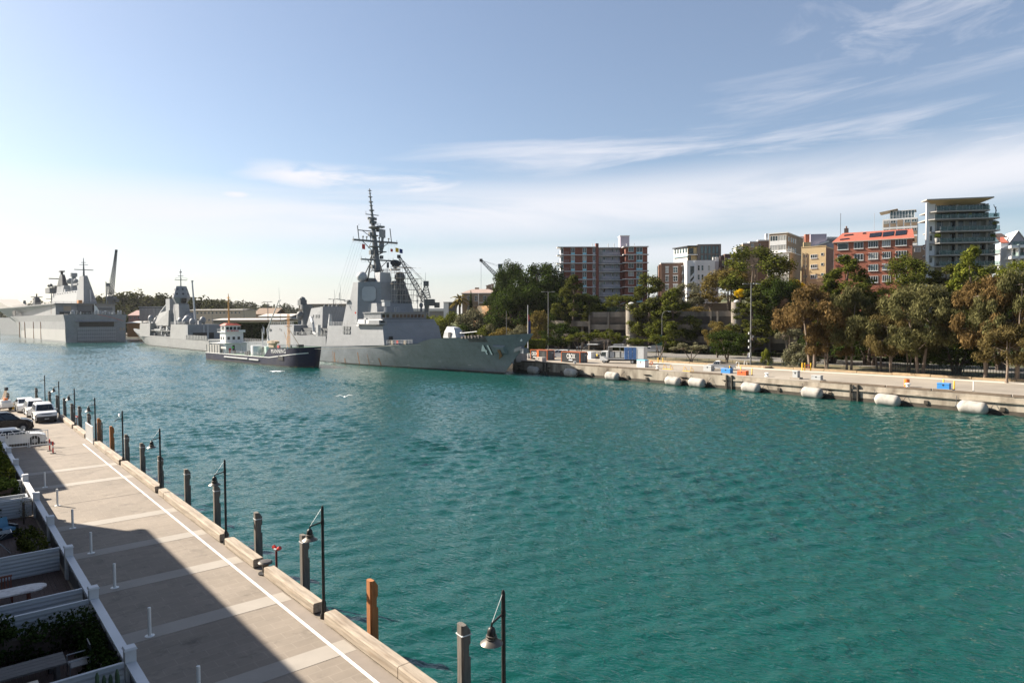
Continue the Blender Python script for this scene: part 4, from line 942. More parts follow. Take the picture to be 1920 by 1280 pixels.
m = MB(); c = Vector((49.6, -2.7, 28.0)); dish(m, c, 1.55, (-.5, .2, .55), 14); m.sph(c, 1.1, 10, 6); m.build('illuminator_dish', BLACK, ddg, True)
MB().cb((49.8, -2.6, 26.6), (2.2, 2.4, .5)).build('illuminator_base', mat('primer_white', (.6, .55, .5), .6), ddg)
# signal halyards from the yards
m = MB()
for y, yy, xx in ((7, 7.5, 72), (6.2, 7.2, 70.5), (5.2, 7.0, 69), (4.4, 6.8, 68), (3.4, 6.6, 67)): m.cyl((mx_(34.5), y, 34.5), (xx, yy, 11), .018, n=3)
for y, yy in ((-6.6, -5.2), (-5.6, -4.4), (-4.6, -3.6)): m.cyl((mx_(34.5), y, 34.5), (56, yy, 20), .015, n=3)
m.build('halyard', STEEL, ddg)
def flag(parent, p, w_, h_, m_, d, name='flag', sag=.25):
    m = MB(); n = 6; d = Vector(d).normalized(); vs = []
    for i in range(n+1):
        t = i/n; o = Vector(p)+d*(w_*t)+Vector((.12*math.sin(t*7), .12*math.cos(t*6), -sag*t*h_)); vs += [o, o+Vector((0, 0, -h_*(1-.1*t)))]
    m.add(vs, [(2*i, 2*i+1, 2*i+3, 2*i+2) for i in range(n)]); return m.build(name, m_, parent)
flag(ddg, (mx_(34)-.4, 4.3, 34.0), .9, 1.5, RED, (-.5, -1, 0)); flag(ddg, (mx_(34)-.4, -5.0, 33.2), .7, .9, RED, (-.5, -1, 0)); f_ = flag(ddg, (mx_(34)-.4, -6.7, 33.6), 1.0, 1.3, YELLOW, (-.5, -1, 0)); flag(ddg, (mx_(34)-.95, -7.7, 33.3), 1.0, 1.3, mat('flag_blue', (.02, .05, .18), .7), (-.5, -1, 0))
# scaffolding round the fore face of the tower
SCF = mat('scaffold_tube', (.36, .35, .33), .5, .3)
m = MB()
xs_ = (46.3, 44.6); ys_ = (2.2, .4, -1.4, -3.2, -5.0, -6.6)
for x in xs_:
    for y in ys_: m.cyl((x+1.2, y-2.2, 17), (x+1.2, y-2.2, 27.4 if y > -4 else 24.2), .055, n=5)
    for k in range(7):
        z = 17.8+k*1.55; m.cyl((x+1.2, .2, z), (x+1.2, -8.8 if z < 24.5 else -5.6, z), .05, n=5)
for y in ys_:
    for k in range(7): z = 17.8+k*1.55; m.cyl((45.8, y-2.2, z), (47.5, y-2.2, z), .045, n=4)
for k in range(5): m.cyl((45.8, 0-1.8*k, 17.2), (45.8, -1.8-1.8*k, 23), .045, n=4)
m.cyl((45.7, -5.6, 27), (45.7, -8.9, 24), .05, n=4)
scf = m.build('scaffolding', SCF, ddg)
m = MB()
for k, z in enumerate((19.3, 20.9, 22.4, 24.0, 25.5, 27.0)): y0 = (k*1.3) % 3; m.b(45.8, 47.4, -6.8+y0, -2.2+y0, z, z+.06)
m.build('scaffold_board', TAN, scf)
MB().loft([[(48.5, -2.4, 17), (48.5, -7.6, 17), (53, -7.6, 17), (53, -2.4, 17)], [(49.5, -3.0, 23.5), (49.5, -5.6, 23.5), (52, -5.6, 23.5), (52, -3.0, 23.5)]]).build('director_pedestal', NAVD, ddg)
MB().sph((50, -4.4, 24.6), 1.5, 12, 8).build('radome', NAVD, ddg, 'all')
# bridge roof fittings
m = MB(); m.cyl((44.5, 3.8, 14.5), (44.5, 3.8, 16), .5, .4, 8); m.cb((44.2, 3.8, 16.8), (1.4, 1.8, 1.3)); m.cb((44.2, 3.8, 17.6), (1.7, 2.2, .25)); m.build('searchlight', LGREY, ddg)
m = MB(); m.rail([(43.5, 7.0, 14.5), (43.5, 4.8, 14.5)], 1.5, .08, 4, 2); m.rail([(43.5, 1.6, 14.5), (43.5, .2, 14.5)], 1.3, .08, 1, .7); m.build('roof_rail', LGREY, ddg)
for (x, y, h_) in ((43.0, -5.5, 8.6), (41, -6.6, 11.2), (72, 7.5, 3.0)): MB().cyl((x, y, 14.3 if x < 60 else 10.8), (x, y+h_*.05*0-h_*.04, (14.3 if x < 60 else 10.8)+h_), .09, .03, 6).build('whip_antenna', MST, ddg)
m = MB(); m.cyl((40.6, -5.2, 14.5), (40.6, -5.2, 16), .3, .25, 8); m.sph((40.6, -5.2, 16.4), .55, 8, 6, 1.3); m.build('small_radome', NAVD, ddg, True)
MB().rail([(39.2, 5.5, 14.5), (39.2, -5.5, 14.5), (41.2, -7.3, 14.5)], .9, .03, 2, 1.6).build('roof_rail', MST, ddg)
# foredeck: gun, rails, stowage in front of the bridge
g = MB(); g.loft([[(15.9, 1.5, 7.9), (15.9, -1.5, 7.9), (21.0, -1.7, 7.9), (21.0, 1.7, 7.9)], [(16.6, 1.3, 9.2), (16.6, -1.3, 9.2), (20.7, -1.5, 9.4), (20.7, 1.5, 9.4)], [(17.6, .9, 10.4), (17.6, -.9, 10.4), (20.1, -1.1, 10.7), (20.1, 1.1, 10.7)]]); gun = g.build('gun_turret', LGREY, ddg)
m = MB(); m.cyl((16.6, 0, 9.0), (9.6, 0, 9.55), .12, .09, 8); m.cyl((17.2, 0, 8.95), (15.4, 0, 9.1), .3, .22, 10); m.build('barrel', LGREY, gun, True)
MB().cb((18.4, 1.62, 8.7), (1.0, .1, 1.3), 0, .1).build('hatch', BLACK, gun); MB().cb((16.1, -.9, 9.3), (.3, .7, 1.0)).build('sight', BLACK, gun)
m = MB()
for k in range(8): m.cb((37.0-.05, 6-k*1.7, 7.0+.15*(k % 3)), (.25, .3 if k % 2 else .9, 1.2 if k % 2 else .7))
m.build('deck_stowage', NAVD, ddg); MB().cb((36.2, 7.3, 7.1), (.1, 1.1, 2.1)).build('door', BLACK, ddg)
MB().rail([(35.8, 8.9, 6.05), (30, 8.9, 6.25), (24, 8.8, 6.5)], 1.05, .04, 3, 1.5).build('deck_rail', LGREY, ddg)
m = MB(); m.cb((33.5, 8.6, 6.6), (1.0, .3, 1.0)); m.cb((27.5, 8.6, 6.8), (1.0, .3, .9)); m.build('rail_canvas', TAN, ddg)
MB().cb((30.8, 8.75, 6.8), (.8, .15, .8)).build('lifebuoy', RED, ddg)
m = MB()
for k in range(7): m.cb((2+k*.9, H1.half(2+k*.9, 8.5)-.15, 8.62-.05*k), (.7, .25, .5+.2*(k % 2)))
m.build('canvas_cover', mat('dark_canvas', (.10, .085, .08), .9), ddg)
hullstrip(H1, 1, 6, lambda x: 7.3, lambda x: itp(H1.zd, x)-.05, .05, mat('soot_patch', (.09, .08, .08), .8, var=.5, scale=1.2), 'worn_patch', ddg, 6)
# anchors
def hp(x, z, off): return Vector((x, H1.half(x, z)+off, z))
an = MB(); c = hp(-1.4, 5.2, .25); an.loft([[hp(-2.8, 6.6, .05), hp(.2, 6.7, .05), hp(.4, 4.6, .05), hp(-2.6, 4.5, .05)], [hp(-2.4, 6.2, .55), hp(0, 6.3, .55), hp(.1, 5, .55), hp(-2.3, 4.9, .55)]]); a_ = an.build('hawse', NAVYH, ddg)
an = MB(); an.extr([hp(-.9, 5.6, .6), hp(-1.6, 5.6, .6), hp(-1.4, 4.2, .45), hp(-.2, 3.4, .35), hp(-.9, 4.6, .5)], (0, .2, 0)); an.build('anchor', RUST, a_)
an = MB(); an.cb((-5.6, .35, 5.8), (2.6, .9, .8), 0.0, 0, .25); an.cb((-7.2, .2, 5.5), (1.0, 1.6, 1.1)); an.build('bow_anchor', NAVYH, ddg)
m = MB(); m.cyl((-6.8, .6, 7.9), (-6.8, .9, 7.9), .3, n=10); m.build('fairlead', WHITE, ddg)
# pennant number, mapped onto the flared bow
def hulltext(body, size, x0, z0, m_, off, name='pennant_number', sg=1, H=H1, parent=None, slope=0.0, space=1.0, bold=.012):
    o = txt(name, body, size, m_, parent, (0, 0, 0), (0, 0, 0), .012, 'LEFT', 1.0, space, bold)
    for v in o.data.vertices:
        x = x0-v.co.x; z = z0+v.co.y+slope*v.co.x; v.co = Vector((x*sg, H.half(x, z)+off+v.co.z, z))
    return o
hulltext('41', 3.1, 3.62, 4.38, BLACK, .05, parent=ddg); hulltext('41', 3.1, 3.78, 4.47, mat('number_white', (.80, .80, .78), .5, var=.03), .2, parent=ddg)
# midships and hangar
m = MB(); m.b(69, 91.5, -9.2, 9.25, 4.6, 7.7); m.build('waist', NAVY, ddg)
MB().b(91.5, 113, -9.2, 9.3, 4.5, 10.9, (0, 1.2, .4, .4)).build('hangar', NAVY, ddg)
MB().b(69.2, 91.4, -7, 6.5, 7.7, 9.9).build('inner_house', NAVD, ddg)
m = MB(); m.loft([[(80.6, 4.6, 10), (80.6, -4.6, 10), (92, -4.6, 10), (92, 4.6, 10)], [(80.8, 4.2, 16.6), (80.8, -4.2, 16.6), (89.2, -4.0, 16.2), (89.2, 4.0, 16.2)]]); ft = m.build('aft_funnel', NAVY, ddg)
m = MB()
for x, z in ((83.2, 13.6), (84.9, 13.6), (87, 13.6), (83.2, 11.1), (84.9, 11.1)): m.cb((x, 4.42, z), (.95 if x < 86 else .4, .12, 1.0))
m.build('window', NAVD, ft)
m = MB()
for k in range(4): m.lathe([(.5, 0), (.5, .5), (.35, .9)], (83+k*1.6, -2+(k % 2)*2, 16.4), 8)
m.build('exhaust_cap', NAVD, ft)
MB().lathe([(.9, 0), (.35, 4.2)], (72.4, 6.0, 10), 6).build('vent_cone', LGREY, ddg)
m = MB(); m.cyl((96, 2.5, 10.9), (96, 2.5, 16), 1.7, 1.4, 12); m.cyl((96, 2.5, 16), (96, 2.5, 17.5), 2.0, 1.9, 12); m.sph((96.5, 4.4, 14.2), 1.2, 10, 8); m.sph((98.5, 3.6, 13.4), 1.2, 10, 8); m.build('close_in_gun_mount', NAVD, ddg, True)
m = MB(); m.cb((98, 3, 18.2), (2.2, 2.2, 1.8)); m.sph((98, 3, 19), 1.2, 10, 6); m.build('radar_director', NAVD, ddg)
m = MB(); m.tube([(76, 8.6, 7.8), (78.5, 8.4, 8.6), (79.5, 8.2, 11.5), (82, 7.5, 13.3)], .45, 8); m.build('boat_davit', LGREY, ddg, True)
m = MB()
random.seed(9)
for k in range(16): MB().cb((70.5+k*1.3, random.uniform(7, 8.9), 8.2+random.uniform(0, .5)), (random.uniform(.4, 1.1), random.uniform(.4, .9), random.uniform(.7, 1.6))).build('deck_gear', NAVD, ddg)
MB().cb((75, 8.6, 9.3), (1.3, .9, 3.4)).build('locker', LGREY, ddg)
m = MB(); m.rail([(69, 9.1, 7.7), (91, 9.1, 7.7)], 1.05, .04, 3, 1.8); m.rail([(57, 8.7, 10.8), (68, 8.7, 10.8)], 1.05, .04, 3, 1.5); m.rail([(68, 8.7, 10.8), (68, -8, 10.8)], 1.05, .04, 3, 1.5); m.rail([(92, 8.8, 10.9), (111, 8.8, 10.9)], 1.05, .04, 3, 1.8); m.build('deck_rail', LGREY, ddg)
for x, h_ in ((105, 12.5), (88, 11.5), (84, 13)): MB().cyl((x, 7.5 if x > 100 else -4, 10.9), (x+1.0, 7.5 if x > 100 else -4, 10.9+h_), .1, .03, 6).build('whip_antenna', MST, ddg)
MB().rail([(114, 8.6, 4.7), (137, 8.0, 4.7)], 1.1, .04, 3, 1.8).build('deck_rail', LGREY, ddg)
m = MB(); m.cb((110, 9.25, 9.3), (1.6, .1, .7)); m.cb((101.5, 9.28, 9.5), (.4, .1, .5)); m.cb((95, 9.28, 8.9), (.4, .1, .6)); m.build('side_fitting', NAVD, ddg)
flag(ddg, (139, 0, 10.5), 1.2, 2.4, WHITE, (0, -1, -1.5), 'ensign'); MB().cyl((139, 0, 4.6), (139, 0, 10.8), .07, n=6).build('ensign_staff', MST, ddg)
# mooring line
pts = []
a_, b_ = Vector((2.0, H1.half(2, 6)+.1, 5.5)), None

# ---- fuel lighter; local x aft, y towards the open water
mx0 = thing('fuel_lighter', 'dark navy hulled fuel lighter with white deckhouse and red wheelhouse roof', 'lighter', W(77.5-1.05-.15, 169.0+1.5, 0), R(130.3+5.9)); mx0.scale = (.975, .8, 1)
NVY = mat('navy_hull', (.005, .009, .032), .6, spec=.25, var=.2, scale=.4, col2=(.03, .03, .04), mixscale=.3, thr=(.5, .75))
H2 = Hull(-.8, [(0, .3), (.6, 1.6), (1.6, 2.9), (3.2, 4.0), (6, 4.9), (10, 5.2), (70, 5.2)], [(0, .5), (.6, 2.0), (1.6, 3.3), (3.2, 4.4), (6, 5.1), (10, 5.3), (70, 5.3)], [(-1, 5.4), (14, 4.9), (17, 4.75), (17.6, 2.3), (61, 2.3)], 60.5, 5.0)
H2.build(NVY, BOOT, mx0, [0, .004, .01, .02, .032, .05, .075, .1, .14, .18, .22, .262, .274, .285, .29, .34, .42, .55, .7, .85, 1], 7, deckm=mat('green_deck', (.07, .17, .09), .7, var=.2))
hullstrip(H2, .0, 17, lambda x: 3.75-x*.095, lambda x: 3.98-x*.095, .1, WHITE, 'rubbing_strake', mx0, 24)
hullstrip(H2, 17, 60.4, lambda x: 2.15+(x-17)*.003, lambda x: 2.36+(x-17)*.003, .1, WHITE, 'rubbing_strake', mx0, 8)
m = MB(); m.cyl((30, 5.45, 1.35), (46, 5.45, 1.45), .22, n=8); m.cyl((23, 5.45, 1.25), (29, 5.45, 1.3), .22, n=8); m.build('side_fender', LGREY, mx0)
hulltext('MANNING', 1.6, 15.6, 3.45, WHITE, .1, 'boat_name', 1, H2, mx0, .03, 1.16, 0)
m = MB(); m.cyl((6.2, 5.0, 5.0), (6.5, 5.3, 5.2), .25, n=8); m.build('fairlead', WHITE, mx0)
MB().cb((10.2, 5.32, 2.3), (2.8, .1, 1.1)).build('bow_recess', BLACK, mx0)
m = MB(); m.b(49.5, 60, 4.9, 5.15, 2.35, 5.0); 
for k in range(6): m.b(49.7+k*2, 49.9+k*2, 5.15, 5.3, 2.4, 5.0)
m.build('bulwark', mat('weathered_grey', (.33, .32, .30), .8, var=.2), mx0)
m = MB(); m.b(47.5, 58, -4.2, 4.0, 2.3, 5.4); m.build('deckhouse', WHITE, mx0)
m = MB(); m.b(46.8, 58.5, -4.6, 4.7, 5.4, 5.55); m.build('boat_deck', WHITE, mx0)
h2 = MB().b(49.5, 53.6, -4.0, 3.0, 5.55, 8.75).build('middle_house', WHITE, mx0)
m = MB()
for y in (-2.2, -.2, 1.8): m.b(49.43, 49.52, y-.5, y+.5, 6.5, 7.4)
for x in (51, 52.6): m.b(x-.4, x+.4, 2.95, 3.04, 6.5, 7.4)
m.build('window', GLASS, h2)
MB().b(48.6, 54.6, -4.4, 3.5, 8.75, 8.95).build('bridge_deck', WHITE, mx0)
m = MB(); m.b(48.6, 48.7, -4.4, 3.5, 8.95, 9.5) ; m.build('bridge_dodger', WHITE, mx0)
txt('no_smoking_sign', 'NO SMOKING', .75, RED, mx0, (48.55, 3.0, 8.98), (R(90), 0, R(-90)), .01)
wh = MB().b(50, 53.2, -3.0, 2.9, 8.95, 10.9, (-.3, .2, -.1, -.1)).build('wheelhouse', WHITE, mx0)
m = MB()
for y in (-2.4, -.9, .6, 2.0): m.extr([(49.91, y-.55, 9.55), (49.91, y+.55, 9.55), (49.76, y+.55, 10.5), (49.76, y-.55, 10.5)], (-.03, 0, 0))
for x in (51.4,): m.b(x-.9, x+.9, 2.93, 3.02, 9.6, 10.5)
m.build('window', GLASS, wh)
MB().loft([[(49.3, 3.3, 10.9), (49.3, -3.3, 10.9), (53.6, -3.3, 10.9), (53.6, 3.3, 10.9)], [(50.6, 1.8, 11.6), (50.6, -1.8, 11.6), (52.9, -1.8, 11.6), (52.9, 1.8, 11.6)]]).build('roof', mat('red_oxide_roof', (.42, .07, .04), .6, var=.15), wh)
MO = mat('mast_orange', (.50, .24, .06), .6, var=.1)
m = MB(); m.cyl((52.4, 0, 11.3), (52.5, 0, 20), .38, .22, 8); m.cb((52.5, 0, 18.6), (.3, 1.8, .15)); m.cb((52.5, 0, 19.6), (1.6, .4, .2)); m.cb((52.4, 0, 15.4), (.2, 1.2, .12)); m.cyl((52.5, 0, 20), (52.5, 0, 20.8), .12, n=6); m.build('mast', MO, mx0)
m = MB(); m.cb((47.45, 1.0, 3.9), (.1, .9, 1.9)); m.cb((52.5, 4.02, 3.9), (.9, .1, 1.9)); m.build('door', DARK, mx0)
m = MB()
for k in range(10): m.cb((47.0-k*.35, -1.5, 5.1-k*.28), (.38, .7, .06), 0)
m.extr([(47.1, -1.1, 5.5), (43.2, -1.1, 2.4), (43.0, -1.1, 2.6), (46.9, -1.1, 5.7)], (0, .05, 0)); m.build('stair', WHITE, mx0)
m = MB(); m.rail([(47, 4.6, 5.55), (58, 4.6, 5.55)], 1.0, .035, 3, 1.6); m.rail([(47, 4.6, 5.55), (47, -4.5, 5.55)], 1.0, .035, 3, 1.6); m.rail([(17.8, 5.05, 2.35), (48, 5.05, 2.35)], 1.05, .035, 3, 1.5); m.rail([(3, 4.2, 5.25), (13, 5.1, 4.9)], .9, .035, 2, 1.5); m.rail([(48.7, 3.5, 8.95), (54.6, 3.5, 8.95)], .95, .035, 3, 1.5); m.build('deck_rail', LGREY, mx0)
m = MB(); m.cyl((29, 2.6, 2.3), (29, 2.6, 5.2), 1.9, n=16); m.build('deck_tank', WHITE, mx0, True)
m = MB(); m.cyl((24.3, .6, 2.3), (24.3, .6, 5.0), 1.6, n=16); m.build('deck_tank', mat('pale_green_paint', (.5, .6, .55), .5), mx0, True)
m = MB(); m.b(20, 36, -3, .6, 4.6, 4.75); m.b(21, 35, -3.5, -1.5, 2.3, 4.6); m.build('pipe_platform', LGREY, mx0)
m = MB()
random.seed(11)
for k in range(18):
    x = random.uniform(19, 36); y = random.uniform(0, 4.3); m.cyl((x, y, 2.35), (x, y, random.uniform(3, 4.4)), .1, n=6); m.cyl((x, y, 3), (x+random.uniform(-3, 3), y, 3), .09, n=6)
m.build('deck_piping', LGREY, mx0)
m = MB(); m.rail([(20, .6, 4.75), (36, .6, 4.75)], 1.0, .035, 3, 1.4); m.build('deck_rail', LGREY, mx0)
cr = MB(); cr.cyl((26.5, -.5, 2.4), (26.5, -.5, 7), .5, .4, 10); cr.build('crane_post', WHITE, mx0)
cr = MB(); cr.cyl((26.5, -.5, 6.6), (27.3, -.5, 9.6), .28, .24, 8); cr.cyl((27.3, -.5, 9.6), (18.9, 0, 18.2), .26, .12, 8); cr.cyl((26.6, -.2, 7.2), (25.3, -.2, 11), .13, n=6); cr.cyl((18.9, 0, 18.2), (18.2, 0, 18.0), .2, n=6); cr.build('crane_boom', LGREY, mx0)
rb = MB(); rb.loft([[(18.8, .2, 6.0), (18.8, 1.8, 6.0), (18.8, 1.8, 6.5), (18.8, .2, 6.5)], [(20.5, -.1, 5.9), (20.5, 2.1, 5.9), (20.5, 2.1, 6.8), (20.5, -.1, 6.8)], [(23.5, .1, 5.9), (23.5, 1.9, 5.9), (23.5, 1.9, 6.6), (23.5, .1, 6.6)]]); rb.b(20, 23, .3, 1.7, 4.75, 5.9); rb.build('covered_workboat', TAN, mx0)
m = MB(); m.truss((13.6, 0, 5), (13.7, 0, 14.2), .6, .5, .05, 9); m.cyl((13.6, 0, 5), (16.3, 0, 9.2), .06, n=5); m.cyl((13.6, .4, 9.6), (11, 2.6, 5), .07, n=5); m.cyl((13.6, -.4, 9.6), (11, -2.6, 5), .07, n=5); m.cb((13.6, 0, 10.8), (.5, 2.4, .15)); m.build('foremast', MO, mx0)
m = MB(); m.cyl((10, 1.6, 5), (10, 1.6, 5.7), .35, n=8); m.cb((7.5, 0, 5.5), (1.4, 2, .7)); m.build('winch', DARK, mx0); MB().cb((15.5, 2.5, 5.2), (.7, .7, .7)).build('life_float', RED, mx0)
for x, y, c in ((44, 2.6, DARK), (34.5, 2.4, BLACK), (33, 4.2, DARK)): MB().cb((x, y, 2.9), (.9, .7, 1.1)).build('deck_winch', c, mx0)
MB().cb((45.5, 2.4, 4.2), (.5, .5, .4)).build('life_jacket_box', mat('lime_green', (.05, .65, .04), .6), mx0); MB().cb((47.2, 2.6, 3.2), (.3, .7, 1.4)).build('fire_locker', RED, mx0)
flag(mx0, (33.5, -2.5, 9.7), 1.1, 3.6, WHITE, (-.4, .3, -1.0), 'ensign'); MB().cyl((34, -2.5, 4.6), (34, -2.5, 10), .06, n=6).build('ensign_staff', WHITE, mx0)
# mooring rope lighter -> destroyer is one thing
a_ = mx0.matrix_basis @ Vector((6.3, 5.3, 5.1)); b_ = ddg.matrix_basis @ Vector((31, H1.half(31, 5)+.2, 6.1))
m = MB(); pts = []
for k in range(13):
    t_ = k/12; p_ = a_.lerp(b_, t_); p_.z -= .55*4*t_*(1-t_); pts.append(p_)
m.tube(pts, .06, 5); o = m.build('mooring_rope', mat('pale_rope', (.55, .5, .42), .9)); tag(o, 'long pale mooring rope from the lighter bow along the destroyer hull', 'rope')
# ---- landing helicopter dock; local x forward, y port
lhd = thing('warship', 'huge flat topped grey landing ship at the left, stern door to the camera', 'warship', W(73.5, 465.8, 0), R(130.3+3.56))
LG2 = brickmat('landing_ship_grey', (.215, .22, .228), (.207, .212, .22), (.165, .168, .17), 1.0, .55, 'xy', 7.5, 2.4, .02, .16, .35)
LG3 = mat('landing_ship_pale_band', (.32, .315, .305), .55, var=.08, scale=.12)
m = MB(); rg = []
sec = [(0, 15.4, 15.7, 16.4), (40, 15.6, 15.8, 16.4), (120, 15.6, 15.8, 16.4), (150, 14.6, 15.6, 16.4), (170, 12, 15, 16.4), (190, 7, 13, 16.2), (205, 1.2, 10, 15.6)]
for x, y0, y1, y2 in sec: rg.append([(x, y0, -1), (x, y0+.05, 4), (x, y1, 12.2), (x, y2, 16.2)] + [(x, -y2, 16.2), (x, -y1, 12.2), (x, -y0-.05, 4), (x, -y0, -1)])
rg.append([(207, .3, -1), (216, .4, 4), (238, .8, 12.2), (247, 3, 16.2), (247, -3, 16.2), (238, -.8, 12.2), (216, -.4, 4), (207, -.3, -1)])
m.loft(rg); m.build('hull', LG2, lhd)
m = MB(); pz = [(x, y0+.08) for x, y0, _, _ in sec[:-1]]
for s_ in (1, -1): m.add([q for x, y in pz for q in ((x, s_*(y+.06), .8), (x, s_*(y+.35-.12), 7.6))], [(2*i, 2*i+1, 2*i+3, 2*i+2) for i in range(len(pz)-1)])
m.build('hull_band', LG3, lhd)
up = MB(); up.loft([[(20, 16.4, 16.2), (20, -15, 16.2), (247, -8, 16.2), (247, 10, 16.2)], [(20, 16.4, 22.6), (20, -15, 22.6), (250, -13, 22.6), (250, 16.4, 22.6)]]); up.build('upper_hull', LG2, lhd)
MB().prism([(18, 17), (18, -15.5), (252, -14), (252, 17)], 22.6, 23.15).build('flight_deck', NDECK, lhd)
MB().prism([(0, 14), (0, -14), (20, -14.5), (20, 15)], 16.2, 16.4).build('quarter_deck', NDECK, lhd)
m = MB(); m.extr([(172, 16.6, 23.15), (250, 16.6, 23.15), (252, 16.6, 31), (225, 16.6, 27.3), (200, 16.6, 24.6)], (0, -14, 0)); m.build('ski_jump', mat('ramp_deck', (.27, .25, .23), .8, var=.1), lhd)
m = MB(); m.rail([(18.5, 16.9, 23.15), (170, 16.9, 23.15)], 1.0, .07, 2, 6); m.rail([(18.5, 16.5, 23.15), (18.5, -15, 23.15)], 1.0, .07, 2, 4); m.b(18, 170, 17.0, 17.6, 22.3, 22.7); m.build('deck_edge_net', NAVD, lhd)
m = MB(); m.b(19.9, 20.3, 3.5, -.5+4, 17, 22); m.b(19.85, 19.97, 2.0, 10.5, 16.8, 18.6) if False else None
m.b(19.8, 19.95, -2, 4.5, 16.5, 18.4); m.b(19.8, 19.95, -4.5, -2.6, 17.2, 22.3); m.build('stern_opening', BLACK, lhd)
m = MB(); m.b(19.6, 19.94, -2.4, 5.5, 18.4, 22.3); m.build('stern_panel', NAVD, lhd); m = MB(); m.b(19.6, 19.96, 8.6, 12.4, 18.6, 21.4); m.build('boat_bay_door', TAN, lhd)
m = MB()
random.seed(4)
for k in range(22): y = random.uniform(-14, 14); m.cyl((random.uniform(.6, 4), y, 16.4), (1.5, y, 16.4+random.uniform(.6, 2.4)), random.uniform(.2, .6), n=7)
m.build('mooring_gear', LGREY, lhd)
MB().rail([(.3, 15.5, 16.3), (.3, -15.5, 16.3)], 1.1, .06, 2, 3).build('stern_rail', LGREY, lhd)
dr = MB(); dr.b(-.5, .02, -10, 9.6, .5, 9.0); sd_ = dr.build('stern_door', LG2, lhd)
m = MB()
for k in range(4): m.b(-.85, -.5, -10, 9.6, 1.4+k*2.1, 1.75+k*2.1)
for k in range(21): m.b(-.62, -.5, -9.8+k*.96, -9.7+k*.96, .6, 8.8)
m.build('door_rib', LGREY, sd_)
MB().b(-.12, .03, -9.3, 8.6, 9.0, 11.9).build('door_slot', BLACK, lhd)
MB().extr([(-2.4, -11, 12.0), (.01, -11, 12.9), (.01, -11, 12.0)], (0, 21.5, 0)).build('door_canopy', NAVY, lhd)
m = MB(); m.b(-.1, .02, -13.4, -12.5, 6.6, 8.2); m.b(-.1, .02, -15.0, -14.1, 6.6, 8.2); m.build('hull_number_patch', TAN, lhd)
MB().b(161, 172, 16.3, 16.62, 16.6, 20.2).build('side_opening', BLACK, lhd)
for x in (35, 70, 95, 128, 150): MB().b(x, x+.5, 15.6, 16.05, .6 if x > 60 else 17, 12 if x > 60 else 22).build('fender_strip', RUST, lhd)
# island on the starboard side
isl = MB().loft([[(80, -7, 23.1), (80, -14.5, 23.1), (168, -14.5, 23.1), (168, -7, 23.1)], [(80, -7.3, 33.4), (80, -14.3, 33.4), (160, -14.3, 33.4), (160, -7.3, 33.4)]]).build('island', LGREY, lhd)
MB().loft([[(58, -6.0, 23.1), (58, -14.0, 23.1), (80, -14.0, 23.1), (80, -6.0, 23.1)], [(60, -6.6, 33), (60, -11.8, 33), (78, -11.8, 33), (78, -6.6, 33)], [(61, -7, 42.4), (61, -9.2, 42.4), (72, -9.2, 42.4), (72, -7, 42.4)]]).build('aft_tower', NAVY, lhd)
m = MB(); m.b(57.6, 58.2, -9.6, -10.4, 25, 33); m.b(57.6, 58.3, -11.8, -12.8, 27.5, 28.9); m.build('tower_stripe', LGREY, lhd)
m = MB(); m.cyl((62, -7.4, 42), (62, -7.4, 54), .7, .2, 6); m.cb((62, -7.4, 46.2), (.5, 11, .5)); m.cb((62, -7.4, 49.5), (.3, 5, .3)); m.cb((62, -7.4, 51), (.3, 3, .3)); m.build('aft_mast', MST, lhd)
m = MB(); m.loft([[(128, -8, 33.4), (128, -13, 33.4), (152, -13, 33.4), (152, -8, 33.4)], [(128, -8.5, 38.6), (128, -12.5, 38.6), (152, -12.5, 38.6), (152, -8.5, 38.6)]]); m.build('funnel_base', NAVY, lhd)
m = MB(); m.loft([[(132, -8.3, 38.6), (132, -12, 38.6), (151, -12, 38.6), (151, -8.3, 38.6)], [(138, -9.3, 47), (138, -11, 47), (146, -11, 47), (146, -9.3, 47)]]); m.cyl((142, -10, 47), (142, -10, 49.4), .9, n=8); m.cb((142, -10, 49.5), (6, 3, .8)); m.cb((150, -8, 44.3), (.7, 10, .7)); m.build('funnel_mast', DARK, lhd)
m = MB(); m.cyl((104, -10, 33.4), (104, -10, 44), 2.2, 1.3, 8); m.cb((104, -10, 45), (3.5, 3.8, 2.6)); m.sph((112, -9, 41), 2.2, 10, 8); m.extr([(104, -10.3, 37), (116, -10.3, 40), (104, -10.3, 39.6)], (0, .8, 0)); m.sph((98, -10, 40.5), 1.6, 10, 8); m.cb((95, -10, 38), (14, 2.4, 1.2)); m.build('radar_mast', NAVY, lhd)
m = MB(); m.b(160, 176, -15.5, -5.0, 34, 38); m.sph((172, -7, 40), 1.3, 8, 6); m.sph((166, -7, 40), 1.3, 8, 6); m.b(158, 168, -13, -8, 38, 39.5); m.build('bridge', NAVD, lhd)
for k in range(9): MB().cb((150-k*8, -7.0, 32.6), (1.2, .4, .5)).build('island_vent', NAVD, lhd)
m = MB(); m.cyl((26, -11.8, 23.1), (26, -11.8, 37), .4, .3, 6); m.build('pole_antenna', MST, lhd)
m = MB(); m.cb((60, -4.2, 24.6), (4, 2.2, 3)); m.build('deck_tractor', mat('tractor_orange', (.5, .2, .05), .6), lhd)
m = MB(); m.tube([(-.3, -.5, 16.4), (-.3, -8, 14.6), (-.3, -14.5, 12.4)], .1, 4); m.build('bunting_line', RED, lhd)
MB().cyl((2, .2, 16.4), (2, .2, 22.5), .12, n=6).build('ensign_staff', WHITE, lhd); flag(lhd, (2, .2, 22.3), 3.0, 6, WHITE, (.2, -1, -.8), 'ensign')
random.seed(23)
